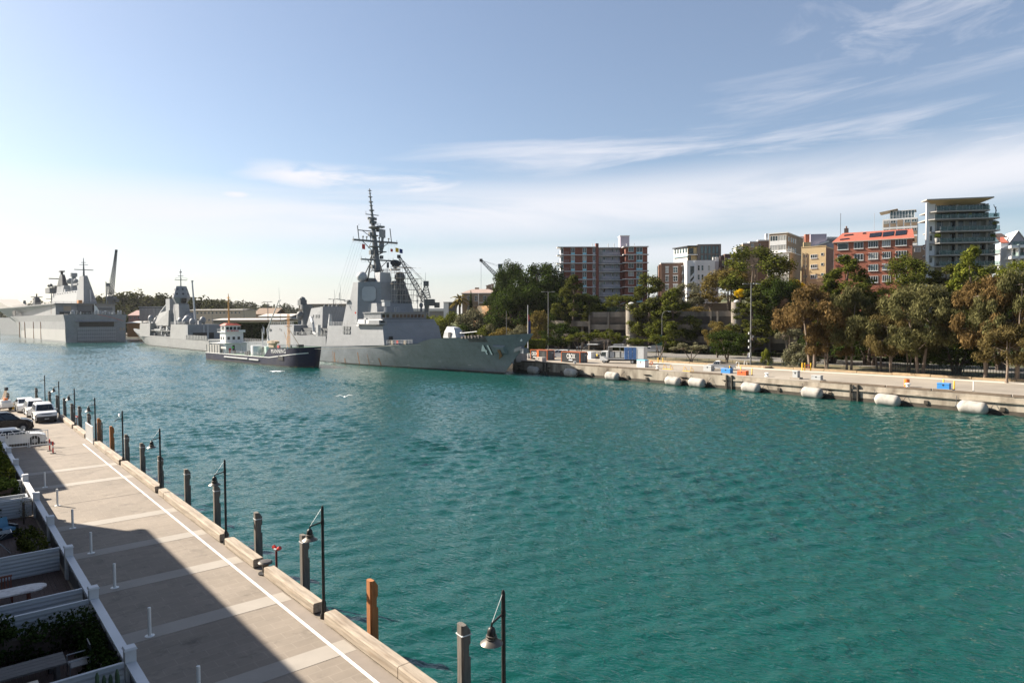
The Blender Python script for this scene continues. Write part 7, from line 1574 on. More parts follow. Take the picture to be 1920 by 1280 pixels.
for k, (a, b_, y) in enumerate(lv):
    ua, zz = B.q(*z(a, y), -1.0); ub, _ = B.q(*z(b_, y), -1.0); MB().extr([(ua, .6, zz-.28), (ua+1.6, -1.0, zz-.28), (ub, -1.0, zz-.28), (ub+.3, 5, zz-.28), (ua, 5, zz-.28)], (0, 0, .28)).build('floor_slab', CONS, B.t)
    b2 = MB().b(ua+1.6, ub-.1, -.98, -.95, zz+.05, zz+1.05).build('balustrade', BAL, B.t); m = MB()
    for j in range(9): uu = ua+1.6+(ub-ua-1.8)*j/8; m.b(uu-.02, uu+.02, -1.0, -.94, zz+.05, zz+1.1)
    m.build('baluster', STEEL, b2)
    # glazing of the storey above this slab
    g0 = u0+2.1; g1 = u1+ (2.2 if k > 1 else 0); n_ = 8; gl = MB().b(g0, g1, 1.98, 2.15, zz, prev-.35).build('glazing', GL2 if k > 2 else GLASS, B.t); m = MB()
    for j in range(n_+1): uu = g0+(g1-g0)*j/n_; m.b(uu-.05, uu+.05, 1.9, 1.985, zz, prev-.35)
    m.build('mullion', STEEL, gl)
    random.seed(31+k)
    for j in range(3): uu = g0+(g1-g0-3)*(j+random.random())/3; MB().b(uu, uu+random.uniform(1.0, 2.2), 1.93, 1.98, zz+.05, prev-.4).build('curtain', TCUR, gl)
    for uu in (u0+2.1, (u0+u1)/2, u1-.1): MB().b(uu-.22, uu+.22, .9, 1.35, zz, prev-.33).build('column', CONS, B.t)
    if k > 1:
        for j in range(10): uu = u1+.1+(ub-u1-.2)*j/10; MB().b(uu, uu+.1, 3.2, 3.5, zz, prev-.33).build('fin', WHITE, B.t)
    prev = zz
ua, zz = B.q(*z(172, 192), -1.4); ub, zz2 = B.q(*z(1088, 155), -1.4); MB().extr([(ua-.6, -1.4, zz), (ub, -1.4, zz2), (ub, -1.4, zz2+.3), (ua-.6, -1.4, zz+.3)], (0, 3.4, 0)).build('roof', CONS, B.t); MB().extr([(ua-.6, -1.39, zz-.002), (ub, -1.39, zz2-.002), (ub-2.5, 2, zz2-1.1), (ua+2.5, 2, zz-.9)], (0, .5, -.02)).build('soffit', CREAM, B.t)
for k, yy in enumerate((560, 690, 830, 1000)): B.win(*z(172, yy), *z(208, yy+75), 1, STEEL, GL2, .85)
# terrace planters, things resting on the slabs
def planter(lab, px, py, off, sc, potm, leaf):
    ua, zz = B.q(*z(px, py), off); P = B.o+B.ux*ua+B.uy*off+Vector((0, 0, zz)); t = thing('planter', lab, 'plant', P, 0, 'planted pots on the glass tower terraces'); MB().lathe([(.22*sc, 0), (.3*sc, .55*sc), (.28*sc, .6*sc)], n=10).build('pot', potm, t, True); TREEBITS.append((t, sc, leaf))
TREEBITS = []
LG_ = leafmat('planter_leaf', (.06, .10, .02), (.16, .18, .03)); LY_ = leafmat('planter_yellow', (.35, .30, .02), (.6, .5, .04))
for px, lab, lf in ((430, 'white pot with green plant, leftmost on the upper terrace', LG_), (575, 'white pot with green plant, second on the upper terrace', LG_), (745, 'white pot with yellow flowers on the upper terrace', LY_), (945, 'white pot with green plant near the right end of the upper terrace', LG_)): planter(lab, px, 440, -.3, 1.0, WHITE, lf)
planter('dark pot with round shrub at the right of the third glass storey', 1095, 590, -.3, 1.5, DARK, LG_); planter('long leafy planter at the left of the fourth glass storey', 275, 785, -.3, 1.7, CONS, LG_); planter('round topped shrub at the right of the fourth glass storey', 1075, 760, -.3, 1.4, DARK, LG_)
ua, zz = B.q(*z(1105, 420), -.5); P = B.o+B.ux*ua+B.uy*(-.5)+Vector((0, 0, zz)); t = thing('terrace_sculpture', 'dark reaching figure sculpture on a white plinth at the tower terrace edge', 'sculpture', P, 0)
MB().b(-.3, .3, -.3, .3, 0, .7).build('plinth', WHITE, t); m = MB(); m.tube([(0, 0, .7), (.1, 0, 1.5), (-.05, 0, 2.1)], .12, 7); m.tube([(0, 0, 1.9), (-.35, 0, 2.4), (-.5, 0, 2.9)], .07, 6); m.tube([(.05, 0, 1.8), (.25, 0, 1.3)], .06, 6); m.sph((.02, 0, 2.25), .14, 8, 6); m.build('figure', DARK, t, True)
# 12 white gabled houses at the right edge
B = Bld('townhouse', 'grey gabled house with a red tiled slope beside the glass tower', 'house', 1878, 178, -18)
ua, z0 = B.q(*z(1288, 830)); ub, _ = B.q(*z(1560, 830)); uc, zc = B.q(*z(1425, 632)); MB().extr([(ua, 0, 0), (ub, 0, 0), (ub, 0, z0), (uc, 0, zc), (ua, 0, z0)], (0, 8, 0)).build('wall', GRW, B.t); MB().extr([(ua-.3, -.2, z0-.1), (uc, -.2, zc+.05), (ub+.3, -.2, z0-.1), (ub+.3, -.2, z0+.12), (uc, -.2, zc+.28), (ua-.3, -.2, z0+.12)], (0, 8.4, 0)).build('roof', SLB, B.t)
ud, zd_ = B.q(*z(1180, 800), -1); ue, ze = B.q(*z(1290, 700), -1); MB().extr([(ud, -1, zd_), (ue, -1, zd_), (ue, 2.5, ze), (ud, 2.5, ze)], (0, .05, .2)).build('lean_to_roof', RTILE, B.t); MB().extr([(ud, 2.5, ze), (ue+1, 2.5, ze), (ue, 4, ze+1.2), (ud, 4, ze+1.2)], (0, .1, .15)).build('ridge_roof', DBR, B.t)
MB().b(ud, ue, -1, 3, 0, zd_).build('wing_wall', WHR, B.t)
for y in (850, 980): B.box('balcony_slab', *z(1180, y+15), *z(1300, y+48), -2.2, -1, WHR, None, -2.2); B.win(*z(1240, y-15+40), *z(1286, y+60+40), 1, None, GL2, -1.02)
B = Bld('townhouse', 'white flats with open balconies at the right edge of the picture', 'house', 1898, 165, -18)
for y in (832, 985):
    B.box('balcony_slab', *z(1326, y-6), *z(1620, y+24), -1.6, 3, WHR, None, -1.6); ua, za = B.q(*z(1340, y), -1.5); ub, _ = B.q(*z(1600, y), -1.5); MB().b(ua, ub, -1.52, -1.48, za, za+1).build('balustrade', BAL, B.t)
B.box('wall', *z(1330, 835), *z(1620, 1350), .6, 8, WHR, None, .6); B.box('end_wall', *z(1430, 810), *z(1450, 1300), -1.6, .6, SLB, None, -1.6)
for y in (870, 1020): B.win(*z(1345, y), *z(1420, y+100), 2, None, GL2, .6); B.win(*z(1460, y), *z(1540, y+90), 2, None, GL2, .6)
MB().b(ua+2.4, ua+3.4, -1.45, -1.35, za+.05, za+1.5).build('orange_screen', ORANGE, B.t)
# sandstone mansion with a hipped roof
z = lambda x, y: (820+x/5.817, 460+y/5.817)
B = Bld('mansion', 'two storey sandstone mansion with a hipped pinkish roof on the cliff', 'house', 866, 288, 0)
u0, z1 = B.q(*z(270, 528)); u1, _ = B.q(*z(660, 528)); MB().b(u0, u1, 0, 12, 0, z1).build('wall', SST, B.t); MB().b(u0-.4, u1+.4, -.45, 12.4, z1, z1+.3).build('cornice', SLB, B.t)
zr = B.q(*z(300, 478), 5)[1]; rf = MB().loft([[(u0-.5, -.5, z1+.3), (u1+.5, -.5, z1+.3), (u1+.5, 12.5, z1+.3), (u0-.5, 12.5, z1+.3)], [(u0+4, 5, zr), (u1-4, 5, zr), (u1-4, 7, zr), (u0+4, 7, zr)]]).build('roof', STR, B.t)
for x in (433, 560, 600): ua, za = B.q(*z(x, 470), 6); o = MB().b(ua-.9, ua+.9, 5.5, 6.5, za-2, za+.4).build('chimney', SST, rf)
for x, a in ((327, 24), (408, 30), (500, 34), (610, 24)):
    B.win(*z(x, 549), *z(x+a, 607), 2, None, GL2, 0, True); B.win(*z(x, 655), *z(x+a, 700), 2, None, GL2, 0, True)
B.box('balcony_slab', *z(458, 618), *z(566, 628), -1.2, 0, SLB, None, -1.2); B.box('door', *z(500, 652), *z(527, 716), -.05, .05, DARK); B.box('string_course', *z(270, 628), *z(660, 634), -.1, .02, SST)
ua, za = B.q(*z(450, 520), -3); MB().cyl((ua, -3, za-11), (ua, -3, za), .12, n=6).build('downlight_pole', SLB, B.t)
B = Bld('terrace_house', 'pale box house with a dark side, left of the mansion palm', 'house', 832, 330, 0)
B.box('wall', *z(68, 622), *z(122, 800), 0, 8, WHR); B.box('wall', *z(122, 622), *z(200, 800), .6, 8, mat('dark_clad', (.06, .065, .07), .6), None, .6); B.box('roof', *z(64, 616), *z(205, 623), -.3, 8, SLB)
B = Bld('low_building', 'low flat roofed naval building left of the pale box house', 'building', 770, 350, 0, 0)
B.box('wall', 690, 582, 835, 640, 0, 15, mat('low_grey_wall', (.20, .19, .18), .8)); B.box('roof', 686, 579, 838, 583, -.5, 15.5, SLB)
# rows of tiny red chimneys of a house behind the fig
B = Bld('terrace_house', 'row of little terracotta chimney hoods behind the mansion', 'house', 912, 320, 0); B.box('wall', *z(530, 470), *z(650, 800), 0, 8, SST)
for x in (548, 575, 604): B.box('chimney', *z(x-14, 440-(x-548)*.3), *z(x+12, 472), 1, 2, SST, None, 1); B.box('chimney_cap', *z(x-20, 434-(x-548)*.3), *z(x+18, 440-(x-548)*.3), .6, 2.4, STR, None, .6)
# concrete car park under the hill
z = lambda x, y: (1100+x/4.8, 560+y/4.8)
CP = Bld('car_park', 'stained concrete multi storey car park with sloping ribs built into the hill', 'car park', 1105, 217, -22, 0.0)
def cpbox(nm, x0, y0, x1, y1, ya, yb, m_, off): 
    u0, z1 = CP.q(*z(x0, y0), off); u1, _ = CP.q(*z(x1, y0), off); _, z0 = CP.q(*z((x0+x1)/2, y1), off); return MB().b(min(u0, u1), max(u0, u1), ya, yb, z0, z1).build(nm, m_, CP.t)
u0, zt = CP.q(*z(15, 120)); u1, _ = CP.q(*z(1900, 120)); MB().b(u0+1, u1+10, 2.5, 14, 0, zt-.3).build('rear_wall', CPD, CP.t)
zl = [zt, zt-2.0, zt-5.2, zt-7.4, zt-10.4]
for a, b_ in ((zt-1.6, zt), (zt-5.6, zt-3.9), (zt-9.4, zt-7.5)): MB().extr([(u0, .1, a), (u1, .1, a), (u1, .1, b_), (u0, .1, b_)], (0, .4, 0)).build('parapet', CPC, CP.t); MB().b(u0, u1, .5, 12, a, a+.4).build('deck_slab', CPC, CP.t)
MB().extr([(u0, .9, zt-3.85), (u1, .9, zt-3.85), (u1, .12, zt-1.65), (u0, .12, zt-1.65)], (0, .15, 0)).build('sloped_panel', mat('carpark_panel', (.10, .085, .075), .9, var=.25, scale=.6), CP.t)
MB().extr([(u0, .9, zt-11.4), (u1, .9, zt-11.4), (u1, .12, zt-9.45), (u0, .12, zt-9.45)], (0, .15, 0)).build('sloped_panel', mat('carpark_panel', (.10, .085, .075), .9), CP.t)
for k, x in enumerate((20, 190, 1110, 1170, 1640, 1790)): ua, _ = CP.q(*z(x, 120)); MB().extr([(ua, -.2, zt), (ua, .1, zt), (ua, .1, 0), (ua, -1.6, 0)], (.5, 0, 0)).build('rib', CPC, CP.t)
for px0, px1, yt, lab in ((350, 456, 50, 0), (1297, 1402, 30, 1)):
    ua, z1 = CP.q(*z(px0, yt), -1); ub, _ = CP.q(*z(px1, yt), -1); r = (ub-ua)/2*.93; c = ((ua+ub)/2, -1, 0); o = MB().lathe([(r, 0), (r, z1*.45), (r*.985, z1*.452), (r, z1*.455), (r, z1-1.9), (r*.985, z1-1.88), (r, z1-1.86), (r, z1)], c, 24).build('stair_cylinder', mat('cylinder_concrete', (.24, .21, .175), .85, var=.25, scale=.5, stretch=(1, 1, .15)), CP.t, True)
    MB().lathe([(r*.55, z1), (r*.5, z1+.35), (r*.2, z1+.6)], c, 16).build('dome_light', WHITE, o, True); MB().cyl((c[0]-.05, c[1]-r-.1, 2), (c[0]-.05, c[1]-r-.1, z1-5), .08, n=6).build('pipe', STEEL, o)
MB().rail([(u0+6, .6, zt), (u0+17, .6, zt)], 1.6, .03, 8, 1.2).build('roof_rail', mat('rail_green', (.05, .09, .07), .6), CP.t)
for x0, x1 in ((15, 110), (250, 345)): ua, za = CP.q(*z(x0, 355), -1.5); ub, _ = CP.q(*z(x1, 355), -1.5); MB().b(ua, ub, -3.2, .2, 4.2, 4.5).build('canopy', WHITE, CP.t)
# curved ramp at its left end
rm = MB()
for k in range(2):
    rings = []
    for j in range(9):
        a = j/8; P = CP.q(*z(15, 200))[0]; x = u0-a*22; y = .3+a*a*9; zz = zt-4.6-k*4.3+a*.5; rings.append([(x, y, zz), (x, y+.4, zz), (x, y+.4, zz+1.7), (x, y, zz+1.7)])
    rm.loft(rings)
rm.build('ramp_parapet', CPC, CP.t); m = MB()
for j in range(4): x = u0-3-j*5; m.b(x, x+.7, 2+j*1.5, 2.7+j*1.5, 0, zt-4)
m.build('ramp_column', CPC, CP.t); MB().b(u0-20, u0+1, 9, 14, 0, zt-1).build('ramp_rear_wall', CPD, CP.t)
t = thing('retaining_wall', 'pale concrete retaining wall above the car park roof', 'wall', at_y(1345, 582, 222), R(-22)); MB().b(-6, 6, 0, .4, -4, 2.4).build('wall', CONC, t)
# cliff of orange sandstone below the mansion
m = MB(); vs = []; nx_, nz_ = 26, 9; A_ = at_y(886, 600, 262); B_ = at_y(1042, 600, 236)
for i in range(nx_+1):
    for k in range(nz_+1):
        p_ = A_.lerp(B_, i/nx_); p_.z = 2+15.5*k/nz_; nn = mnoise.noise(p_*.22)*2.6+mnoise.noise(p_*.7)*.8; p_ += Vector((.3, -1, 0))*nn+Vector((0, 1, 0))*k*.25; vs.append(p_)
m.add(vs, [(i*(nz_+1)+k, (i+1)*(nz_+1)+k, (i+1)*(nz_+1)+k+1, i*(nz_+1)+k+1) for i in range(nx_) for k in range(nz_)])
tag(m.build('cliff', mat('orange_sandstone', (.36, .20, .09), .95, var=.4, scale=.4, col2=(.10, .08, .05), mixscale=.25, thr=(.4, .62), bump=.5)), 'rough orange sandstone cliff below the mansion', kind='structure')
# --- far naval yard
def shed(name, lab, px0, px1, pyt, pyb, Y, wallm, roofm, rise, yaw=0, wins=0, wrow=1, depth=25):
    B = Bld(name, lab, 'building', px0, Y, yaw, 2.0); u0, z1 = B.q(px0, pyt); u1, _ = B.q(px1, pyt)
    MB().b(u0, u1, 0, depth, 0, z1).build('wall', wallm, B.t); MB().extr([(u0-.6, -.8, z1), (u0-.6, depth/2, z1+rise), (u0-.6, depth+.8, z1), (u0-.6, depth+.8, z1+.35), (u0-.6, depth/2, z1+rise+.35), (u0-.6, -.8, z1+.35)], (u1-u0+1.2, 0, 0)).build('roof', roofm, B.t)
    for r_ in range(wrow):
        for k in range(wins):
            ua = u0+(u1-u0)*(k+.3)/wins; zz = z1-2.2-r_*4.5; B.win(0, 0, 0, 0, 2, SLB, GL2, 0, None, 1, 'window', (ua, ua+(u1-u0)/wins*.5, zz, zz+1.4))
    return B
WRF = mat('white_metal_roof', (.55, .51, .46), .6, var=.08); CRW = mat('cream_shed_wall', (.46, .38, .28), .8, var=.1); GBW = mat('blue_grey_wall', (.22, .25, .28), .8, var=.1)
shed('naval_shed', 'long cream shed with white roof and a window row, left of the orange lighter mast', 352, 452, 582, 600, 430, CRW, WRF, .5, 0, 14, 2)
shed('naval_shed', 'cream shed with a broad pale roof behind the lighter wheelhouse', 400, 530, 601, 618, 345, CRW, WRF, .8, 0, 0)
shed('naval_shed', 'pale low roofed shed right of the lighter crane boom', 486, 545, 594, 604, 380, GBW, WRF, 1.4, 0, 0)
shed('naval_shed', 'brown pitched roof building behind the pale sheds', 476, 516, 590, 600, 480, mat('tan_wall', (.3, .22, .15), .8), mat('brown_roof', (.24, .17, .12), .8, var=.15), 4.5, 0, 0)
shed('stone_store', 'large flat topped stone store behind the destroyer hangar', 560, 655, 571, 615, 400, mat('grey_stone', (.25, .22, .18), .9, var=.2, scale=.2), mat('store_roof', (.32, .29, .26), .8), .5, 0, 9, 2)
shed('naval_house', 'dull pink house with a hipped roof beside the frigate bow', 241, 263, 592, 616, 520, mat('pink_wall', (.33, .17, .16), .8, var=.1), mat('pink_roof', (.28, .17, .15), .8), 4.0, 0, 3, 2)
B = shed('office_building', 'dark office block with pale vertical fins behind the frigate bridge', 262, 303, 576, 612, 480, mat('dark_office', (.05, .06, .06), .5), STEEL, .3); u0, z1 = B.q(262, 577); u1, _ = B.q(303, 577); m = MB()
for k in range(16): ua = u0+(u1-u0)*k/16; m.b(ua, ua+.5, -.6, -.02, z1-12, z1-.2)
m.build('fin', LGREY, B.t)
shed('naval_shed', 'orange brown shed on the quay right of the landing ship', 238, 262, 606, 622, 440, mat('orange_shed', (.36, .17, .06), .8), WRF, 1.0)
# dockside cranes
CRN = mat('crane_blue_grey', (.06, .075, .085), .6, var=.1)
def crane(lab, Y, pivot, tip, apex, cab0, cab1, legx, legb, cable):
    P = at_y(pivot[0], pivot[1], Y); t = thing('portal_crane', lab, 'crane', (P.x, Y, 2.4)); q = lambda px, py: at_y(px, py, Y)-Vector((P.x, Y, 2.4))
    MB().truss(q(*pivot), q(*tip), 2.6, 1.0, .17 if Y < 500 else .25, 16).build('jib', CRN, t); MB().cb(q(*tip), (1.6, 1.2, 1.6)).build('jib_head', DARK, t)
    if apex: a = q(*apex); m = MB(); m.truss(q(pivot[0]+1, pivot[1]-6), a, 4.5, 1.2, .16, 5); m.cb(a+Vector((0, 0, .6)), (2.4, 1.8, 2.4)); m.build('a_frame', CRN, t); m = MB(); m.cyl(a, q(*tip), .07, n=4); m.cyl(a+Vector((.8, 0, .6)), q(*tip), .07, n=4); m.build('stay_cable', DARK, t)
    if cab0: a, b_ = q(*cab0), q(*cab1); m = MB(); m.b(a.x, b_.x, -2.5, 2.5, b_.z, a.z); m.b(b_.x, b_.x+2.4, -1.5, 1.5, b_.z-1, (a.z+b_.z)/2); m.build('machine_house', CRN, t)
    if legx: a, b_ = q(legx[0], legb), q(legx[1], legb); m = MB(); m.b(a.x, b_.x, -2, 2, 0, a.z+.3); m.b(a.x-3, a.x-2, -4, 4, 0, a.z*.5); m.b(b_.x+2, b_.x+3, -4, 4, 0, a.z*.5); m.b(a.x-3, b_.x+3, -4, 4, a.z*.5, a.z*.5+1.5); m.build('portal_leg', CRN, t)
    if cable: MB().cyl(q(*tip), q(*cable), .08, n=4).build('hoist_cable', DARK, t)
crane('dockside crane behind the destroyer mast, jib leaning left over a dark cab', 330, (797, 564), (748, 481), (799, 534), (796, 561), (815, 573), (797, 804), 573, (748, 520))
crane('distant crane with a short jib and hanging cable above the mansion', 380, (945, 530), (902, 488), (938, 501), None, None, (940, 948), 560, (902, 545))
crane('tall dockside crane with near vertical jib beside the landing ship tower', 560, (208, 556), (218, 470), (203, 535), (202, 556), (216, 564), (205, 213), 563, None)
for px, py, Y, h_, lab in ((502, 566, 330, 17, 'twin armed light mast behind the fuel lighter crane'), (625, 561, 300, 18, 'twin armed light mast behind the destroyer aft funnel'), (789, 556, 300, 19, 'twin armed light mast right of the crane jib'), (457, 568, 420, 20, 'slim dark pole right of the lighter mast')):
    P = at_y(px, py, Y); t = thing('light_mast', lab, 'light mast', (P.x, Y, 2.4), 0, 'far light masts in the naval yard'); h_ = P.z-2.4; MB().lathe([(.25, 0), (.14, h_)], n=8).build('pole', LPM, t, True)
    if 'twin' in lab: m = MB(); m.cyl((-1.5, 0, h_), (1.5, 0, h_), .1, n=5); m.b(-2.1, -1.2, -.3, .3, h_-.05, h_+.2); m.b(1.2, 2.1, -.3, .3, h_-.05, h_+.2); m.build('lamp_arm', LPM, t)
# a second grey ship far beyond the landing ship, only its upper works show
P = at_y(70, 600, 640); t = thing('warship', 'distant warship upper works showing behind the landing ship flight deck', 'warship', (P.x, 640, 0), R(140)); MB().loft([[(-90, .1, -1), (-60, 10, -1), (80, 10, -1), (80, -10, -1), (-60, -10, -1)], [(-100, .1, 16), (-60, 11, 16), (80, 11, 16), (80, -11, 16), (-60, -11, 16)]]).build('hull', NAVY, t)
m = MB(); m.b(-25, 25, -6, 6, 16, 26); m.build('superstructure', NAVY, t); m = MB(); m.loft([[(-4, -3, 26), (4, -3, 26), (4, 3, 26), (-4, 3, 26)], [(-2, -1.5, 35), (2, -1.5, 35), (2, 1.5, 35), (-2, 1.5, 35)]]); m.cb((0, 0, 35), (2, 9, .6)); m.cyl((0, 0, 35), (0, 0, 38), .6, n=6); m.build('funnel_mast', DARK, t); m = MB(); m.cyl((-14, -8, 26), (-14, -8, 40), .8, .3, 6); m.cb((-14, -8, 33), (.6, 9, .5)); m.cyl((14, 6, 26), (14, 6, 32), 1.5, 1, 8); m.build('mast', MST, t); flag(t, (18, 30, 34), 5, 3, mat('flag_navy', (.012, .022, .10), .8), (0, -1, -.2))
# far wooded hills
HILLM = mat('far_hill', (.045, .055, .03), .95, var=.3, scale=.03)
def far_hill(lab, prof, Y, depth):
    m = MB(); vs = []
    for px, py in prof:
        P = at_y(px, py, Y); vs += [(P.x, Y-depth*.4, 0), (P.x, Y-depth*.15, P.z*.72), (P.x, Y, P.z*.97), (P.x*1.15, Y+depth, 0)]
    m.add(vs, [(4*i+k, 4*i+4+k, 4*i+5+k, 4*i+1+k) for i in range(len(prof)-1) for k in range(3)]); tag(m.build('hills', HILLM, None, 'all'), lab, kind='structure')
HP1 = [(150, 575), (190, 562), (220, 560), (250, 556), (300, 559), (340, 563), (390, 566), (420, 575), (440, 590)]; HP2 = [(330, 575), (400, 571), (430, 570), (470, 573), (520, 577), (560, 579), (620, 584), (700, 590), (800, 592), (900, 594)]; HP3 = [(-150, 590), (-40, 582), (20, 578), (60, 572), (110, 572), (150, 572), (200, 580)]
far_hill('near wooded ridge behind the warships', HP1, 620, 120); far_hill('far wooded ridge fading toward the right', HP2, 1250, 250); far_hill('faint wooded shore beyond the landing ship', HP3, 900, 150)
# ------------------------------------------------------------------ vegetation
RNG = np.random.default_rng(11)
def leaf_mesh(name, clumps, m_, size=.3, per=110, flat=.0, droop=0.0, elong=1.0, up=.25, shell=.45):
    """clumps: (x, y, z, r); one small quad per leaf spray, spread through each clump's volume"""
    C = np.array(clumps, dtype=float); w_ = C[:, 3]**2; w_ = w_/w_.mean(); cnt = np.maximum(8, (per*w_).astype(int)); N_ = int(cnt.sum())
    idx = np.repeat(np.arange(len(C)), cnt); d = RNG.normal(size=(N_, 3)); d /= np.linalg.norm(d, axis=1)[:, None]
    rr = RNG.random(N_)**shell; P = C[idx, :3]+d*(C[idx, 3]*rr)[:, None]*np.array([1, 1, 1-flat]); P[:, 2] -= droop*RNG.random(N_)*C[idx, 3]
    nr = d*.75+RNG.normal(size=(N_, 3))*.55+np.array([0, 0, up]); nr /= np.linalg.norm(nr, axis=1)[:, None]
    a = np.cross(nr, RNG.normal(size=(N_, 3))); a /= np.linalg.norm(a, axis=1)[:, None]
    if droop > 0: a = a*.5+np.array([0, 0, -1.0]); a -= nr*(a*nr).sum(1)[:, None]; a /= np.linalg.norm(a, axis=1)[:, None]
    b_ = np.cross(nr, a); s_ = size*(.55+.9*RNG.random(N_)); a = a*(s_*elong)[:, None]*.5; b_ = b_*s_[:, None]*.5
    V = np.stack([P-a*1.0, P-b_*.8+a*.1, P+a, P+b_*.8+a*.1], 1).reshape(-1, 3)
    me = bpy.data.meshes.new(name); me.vertices.add(4*N_); me.vertices.foreach_set('co', V.astype(np.float32).ravel()); me.loops.add(4*N_); me.loops.foreach_set('vertex_index', np.arange(4*N_, dtype=np.int32))
    me.polygons.add(N_); me.polygons.foreach_set('loop_start', np.arange(0, 4*N_, 4, dtype=np.int32)); me.update(calc_edges=True); me.materials.append(m_); return me
BARK = mat('bark_grey', (.17, .13, .10), .9, var=.3, scale=2, stretch=(3, 3, .5)); BARKD = mat('bark_dark', (.07, .05, .04), .9, var=.3, scale=2)
def limb_mesh(name, clumps, trunks, m_, hfork, r0, every=1):
    m = MB()
    tops = []
    for (x0, y0, x1, y1, h_) in trunks:
        pts = [Vector((x0+(x1-x0)*t**1.5+RNG.normal()*.06, y0+(y1-y0)*t**1.5+RNG.normal()*.06, -.6+(h_+.6)*t)) for t in (0, .12, .35, .65, 1)]
        for k in range(4): m.cyl(pts[k], pts[k+1], r0*(1.25, .9, .75, .55)[k], r0*(.9, .75, .55, .2)[k], 8)
        tops.append(pts)
    for i, c in enumerate(clumps):
        if i % every: continue
        cv = Vector(c[:3]); best = min((p for T in tops for p in T[1:]), key=lambda p: (p-cv).length+(8 if p.z > cv.z+.3 else 0)); mid = best.lerp(cv, .55)+Vector((RNG.normal()*.2, RNG.normal()*.2, -.25)); rr = r0*.28
        m.cyl(best, mid, rr, rr*.6, 5); m.cyl(mid, cv, rr*.6, rr*.2, 5)
    return m.mesh(name, m_, True)
def proto(kind, seed):
    global RNG
    RNG = np.random.default_rng(seed); cl = []; g = RNG
    if kind == 'casuarina':      # 11 m wide, 15 m high
        tr = [(-.3, 0, -1.6+g.normal()*.4, g.normal()*.5, 13), (.4, .2, 1.8+g.normal()*.5, g.normal()*.6, 12)]
        for k in range(46):
            t = g.random()**.8; z_ = 5.6+8.7*t; R_ = (1.4+4.3*math.sin(pi*min(1, (t*.86+.14))**.85))*(.35+.65*g.random()**.5); a = g.random()*2*pi; cl.append((R_*math.cos(a), R_*math.sin(a), z_, .75+.75*g.random()))
        return cl, tr, dict(size=.17, per=430, droop=.8, elong=3.4, up=.15, shell=.55), .24, 3
    if kind == 'conifer':        # 8 m wide, 16 m high, ragged column
        tr = [(0, 0, .3, 0, 14.5)]
        for k in range(62):
            t = g.random(); z_ = 1.2+13.8*t; R_ = (.25+3.5*min(1, t*3.2+.25)*(1-t)**.62*1.25)*(.45+.55*g.random()**.5); a = g.random()*2*pi; cl.append((R_*math.cos(a), R_*math.sin(a), z_, .55+.75*g.random()*(1-.45*t)))
        return cl, tr, dict(size=.23, per=220, elong=1.6, up=.5, shell=.42), .22, 3
    if kind == 'fig':            # 18 m wide, 16 m high
        tr = [(-.6, 0, -3.0, .5, 9), (.6, .2, 3.2, -.6, 9.5), (0, 0, .3, 1.5, 12)]
        for k in range(80):
            a = g.random()*2*pi; e = math.asin(min(1, g.random()**.7)); q = .62+.38*g.random(); R_ = 7.4*math.cos(e)*q*(.85+.3*g.random()); z_ = 4.5+9.8*math.sin(e)*q; cl.append((R_*math.cos(a), R_*math.sin(a), z_, 1.0+1.0*g.random()))
        for k in range(26): a = g.random()*2*pi; cl.append((7*g.random()**.5*math.cos(a), 7*g.random()**.5*math.sin(a), 2.6+3*g.random(), .9+.6*g.random()))
        return cl, tr, dict(size=.32, per=230, up=.4, shell=.38), .45, 4
    if kind == 'broad':          # 9 m wide, 11 m high, open
        tr = [(0, 0, -1.3, .2, 7.5), (.1, 0, 1.5, -.3, 8.2)]
        for k in range(44): a = g.random()*2*pi; t = g.random(); R_ = (3.8*math.sin(pi*(.12+.8*t)))*(.4+.6*g.random()**.5); cl.append((R_*math.cos(a), R_*math.sin(a), 3.4+6.8*t, .6+.8*g.random()))
        return cl, tr, dict(size=.24, per=230, up=.35, shell=.42), .2, 2
    if kind == 'street':         # 6.5 m wide, 5.5 m high, flat topped, crooked limbs
        tr = [(0, 0, -1.2, .3, 3.4), (.08, 0, 1.3, -.3, 3.3), (0, .05, .1, .9, 3.6)]
        for k in range(30): a = g.random()*2*pi; R_ = 3.0*g.random()**.55; cl.append((R_*math.cos(a), R_*math.sin(a), 4.6-.13*R_*R_+g.normal()*.35, .38+.42*g.random()))
        return cl, tr, dict(size=.18, per=150, up=.5, flat=.3, shell=.5), .12, 1
    if kind == 'shrub':          # 5 m wide, 4 m high
        tr = [(0, 0, .3, .1, 2.2), (.1, .1, -.8, .4, 2), (0, -.1, .9, -.3, 1.8)]
        for k in range(34): a = g.random()*2*pi; e = math.asin(g.random()); q = .5+.5*g.random()**.5; cl.append((2.2*math.cos(e)*q*math.cos(a), 2.2*math.cos(e)*q*math.sin(a), .5+3.0*math.sin(e)*q, .4+.4*g.random()))
        return cl, tr, dict(size=.18, per=180, up=.4, shell=.4), .08, 3
L_RUST = [leafmat('casuarina_rust', (.050, .034, .013), (.25, .165, .068), .5, .35), leafmat('casuarina_olive', (.040, .042, .016), (.205, .19, .08), .5, .35), leafmat('casuarina_brown', (.042, .036, .013), (.215, .165, .066), .5, .35)]
L_DK = leafmat('fig_leaf', (.011, .020, .005), (.060, .085, .020), .35, .2); L_CON = leafmat('conifer_leaf', (.018, .026, .006), (.145, .150, .035), .45, .3); L_MID = leafmat('mid_green_leaf', (.024, .036, .007), (.155, .165, .033), .5, .3); L_OLV = leafmat('olive_yellow_leaf', (.06, .048, .013), (.25, .19, .06), .5, .3)
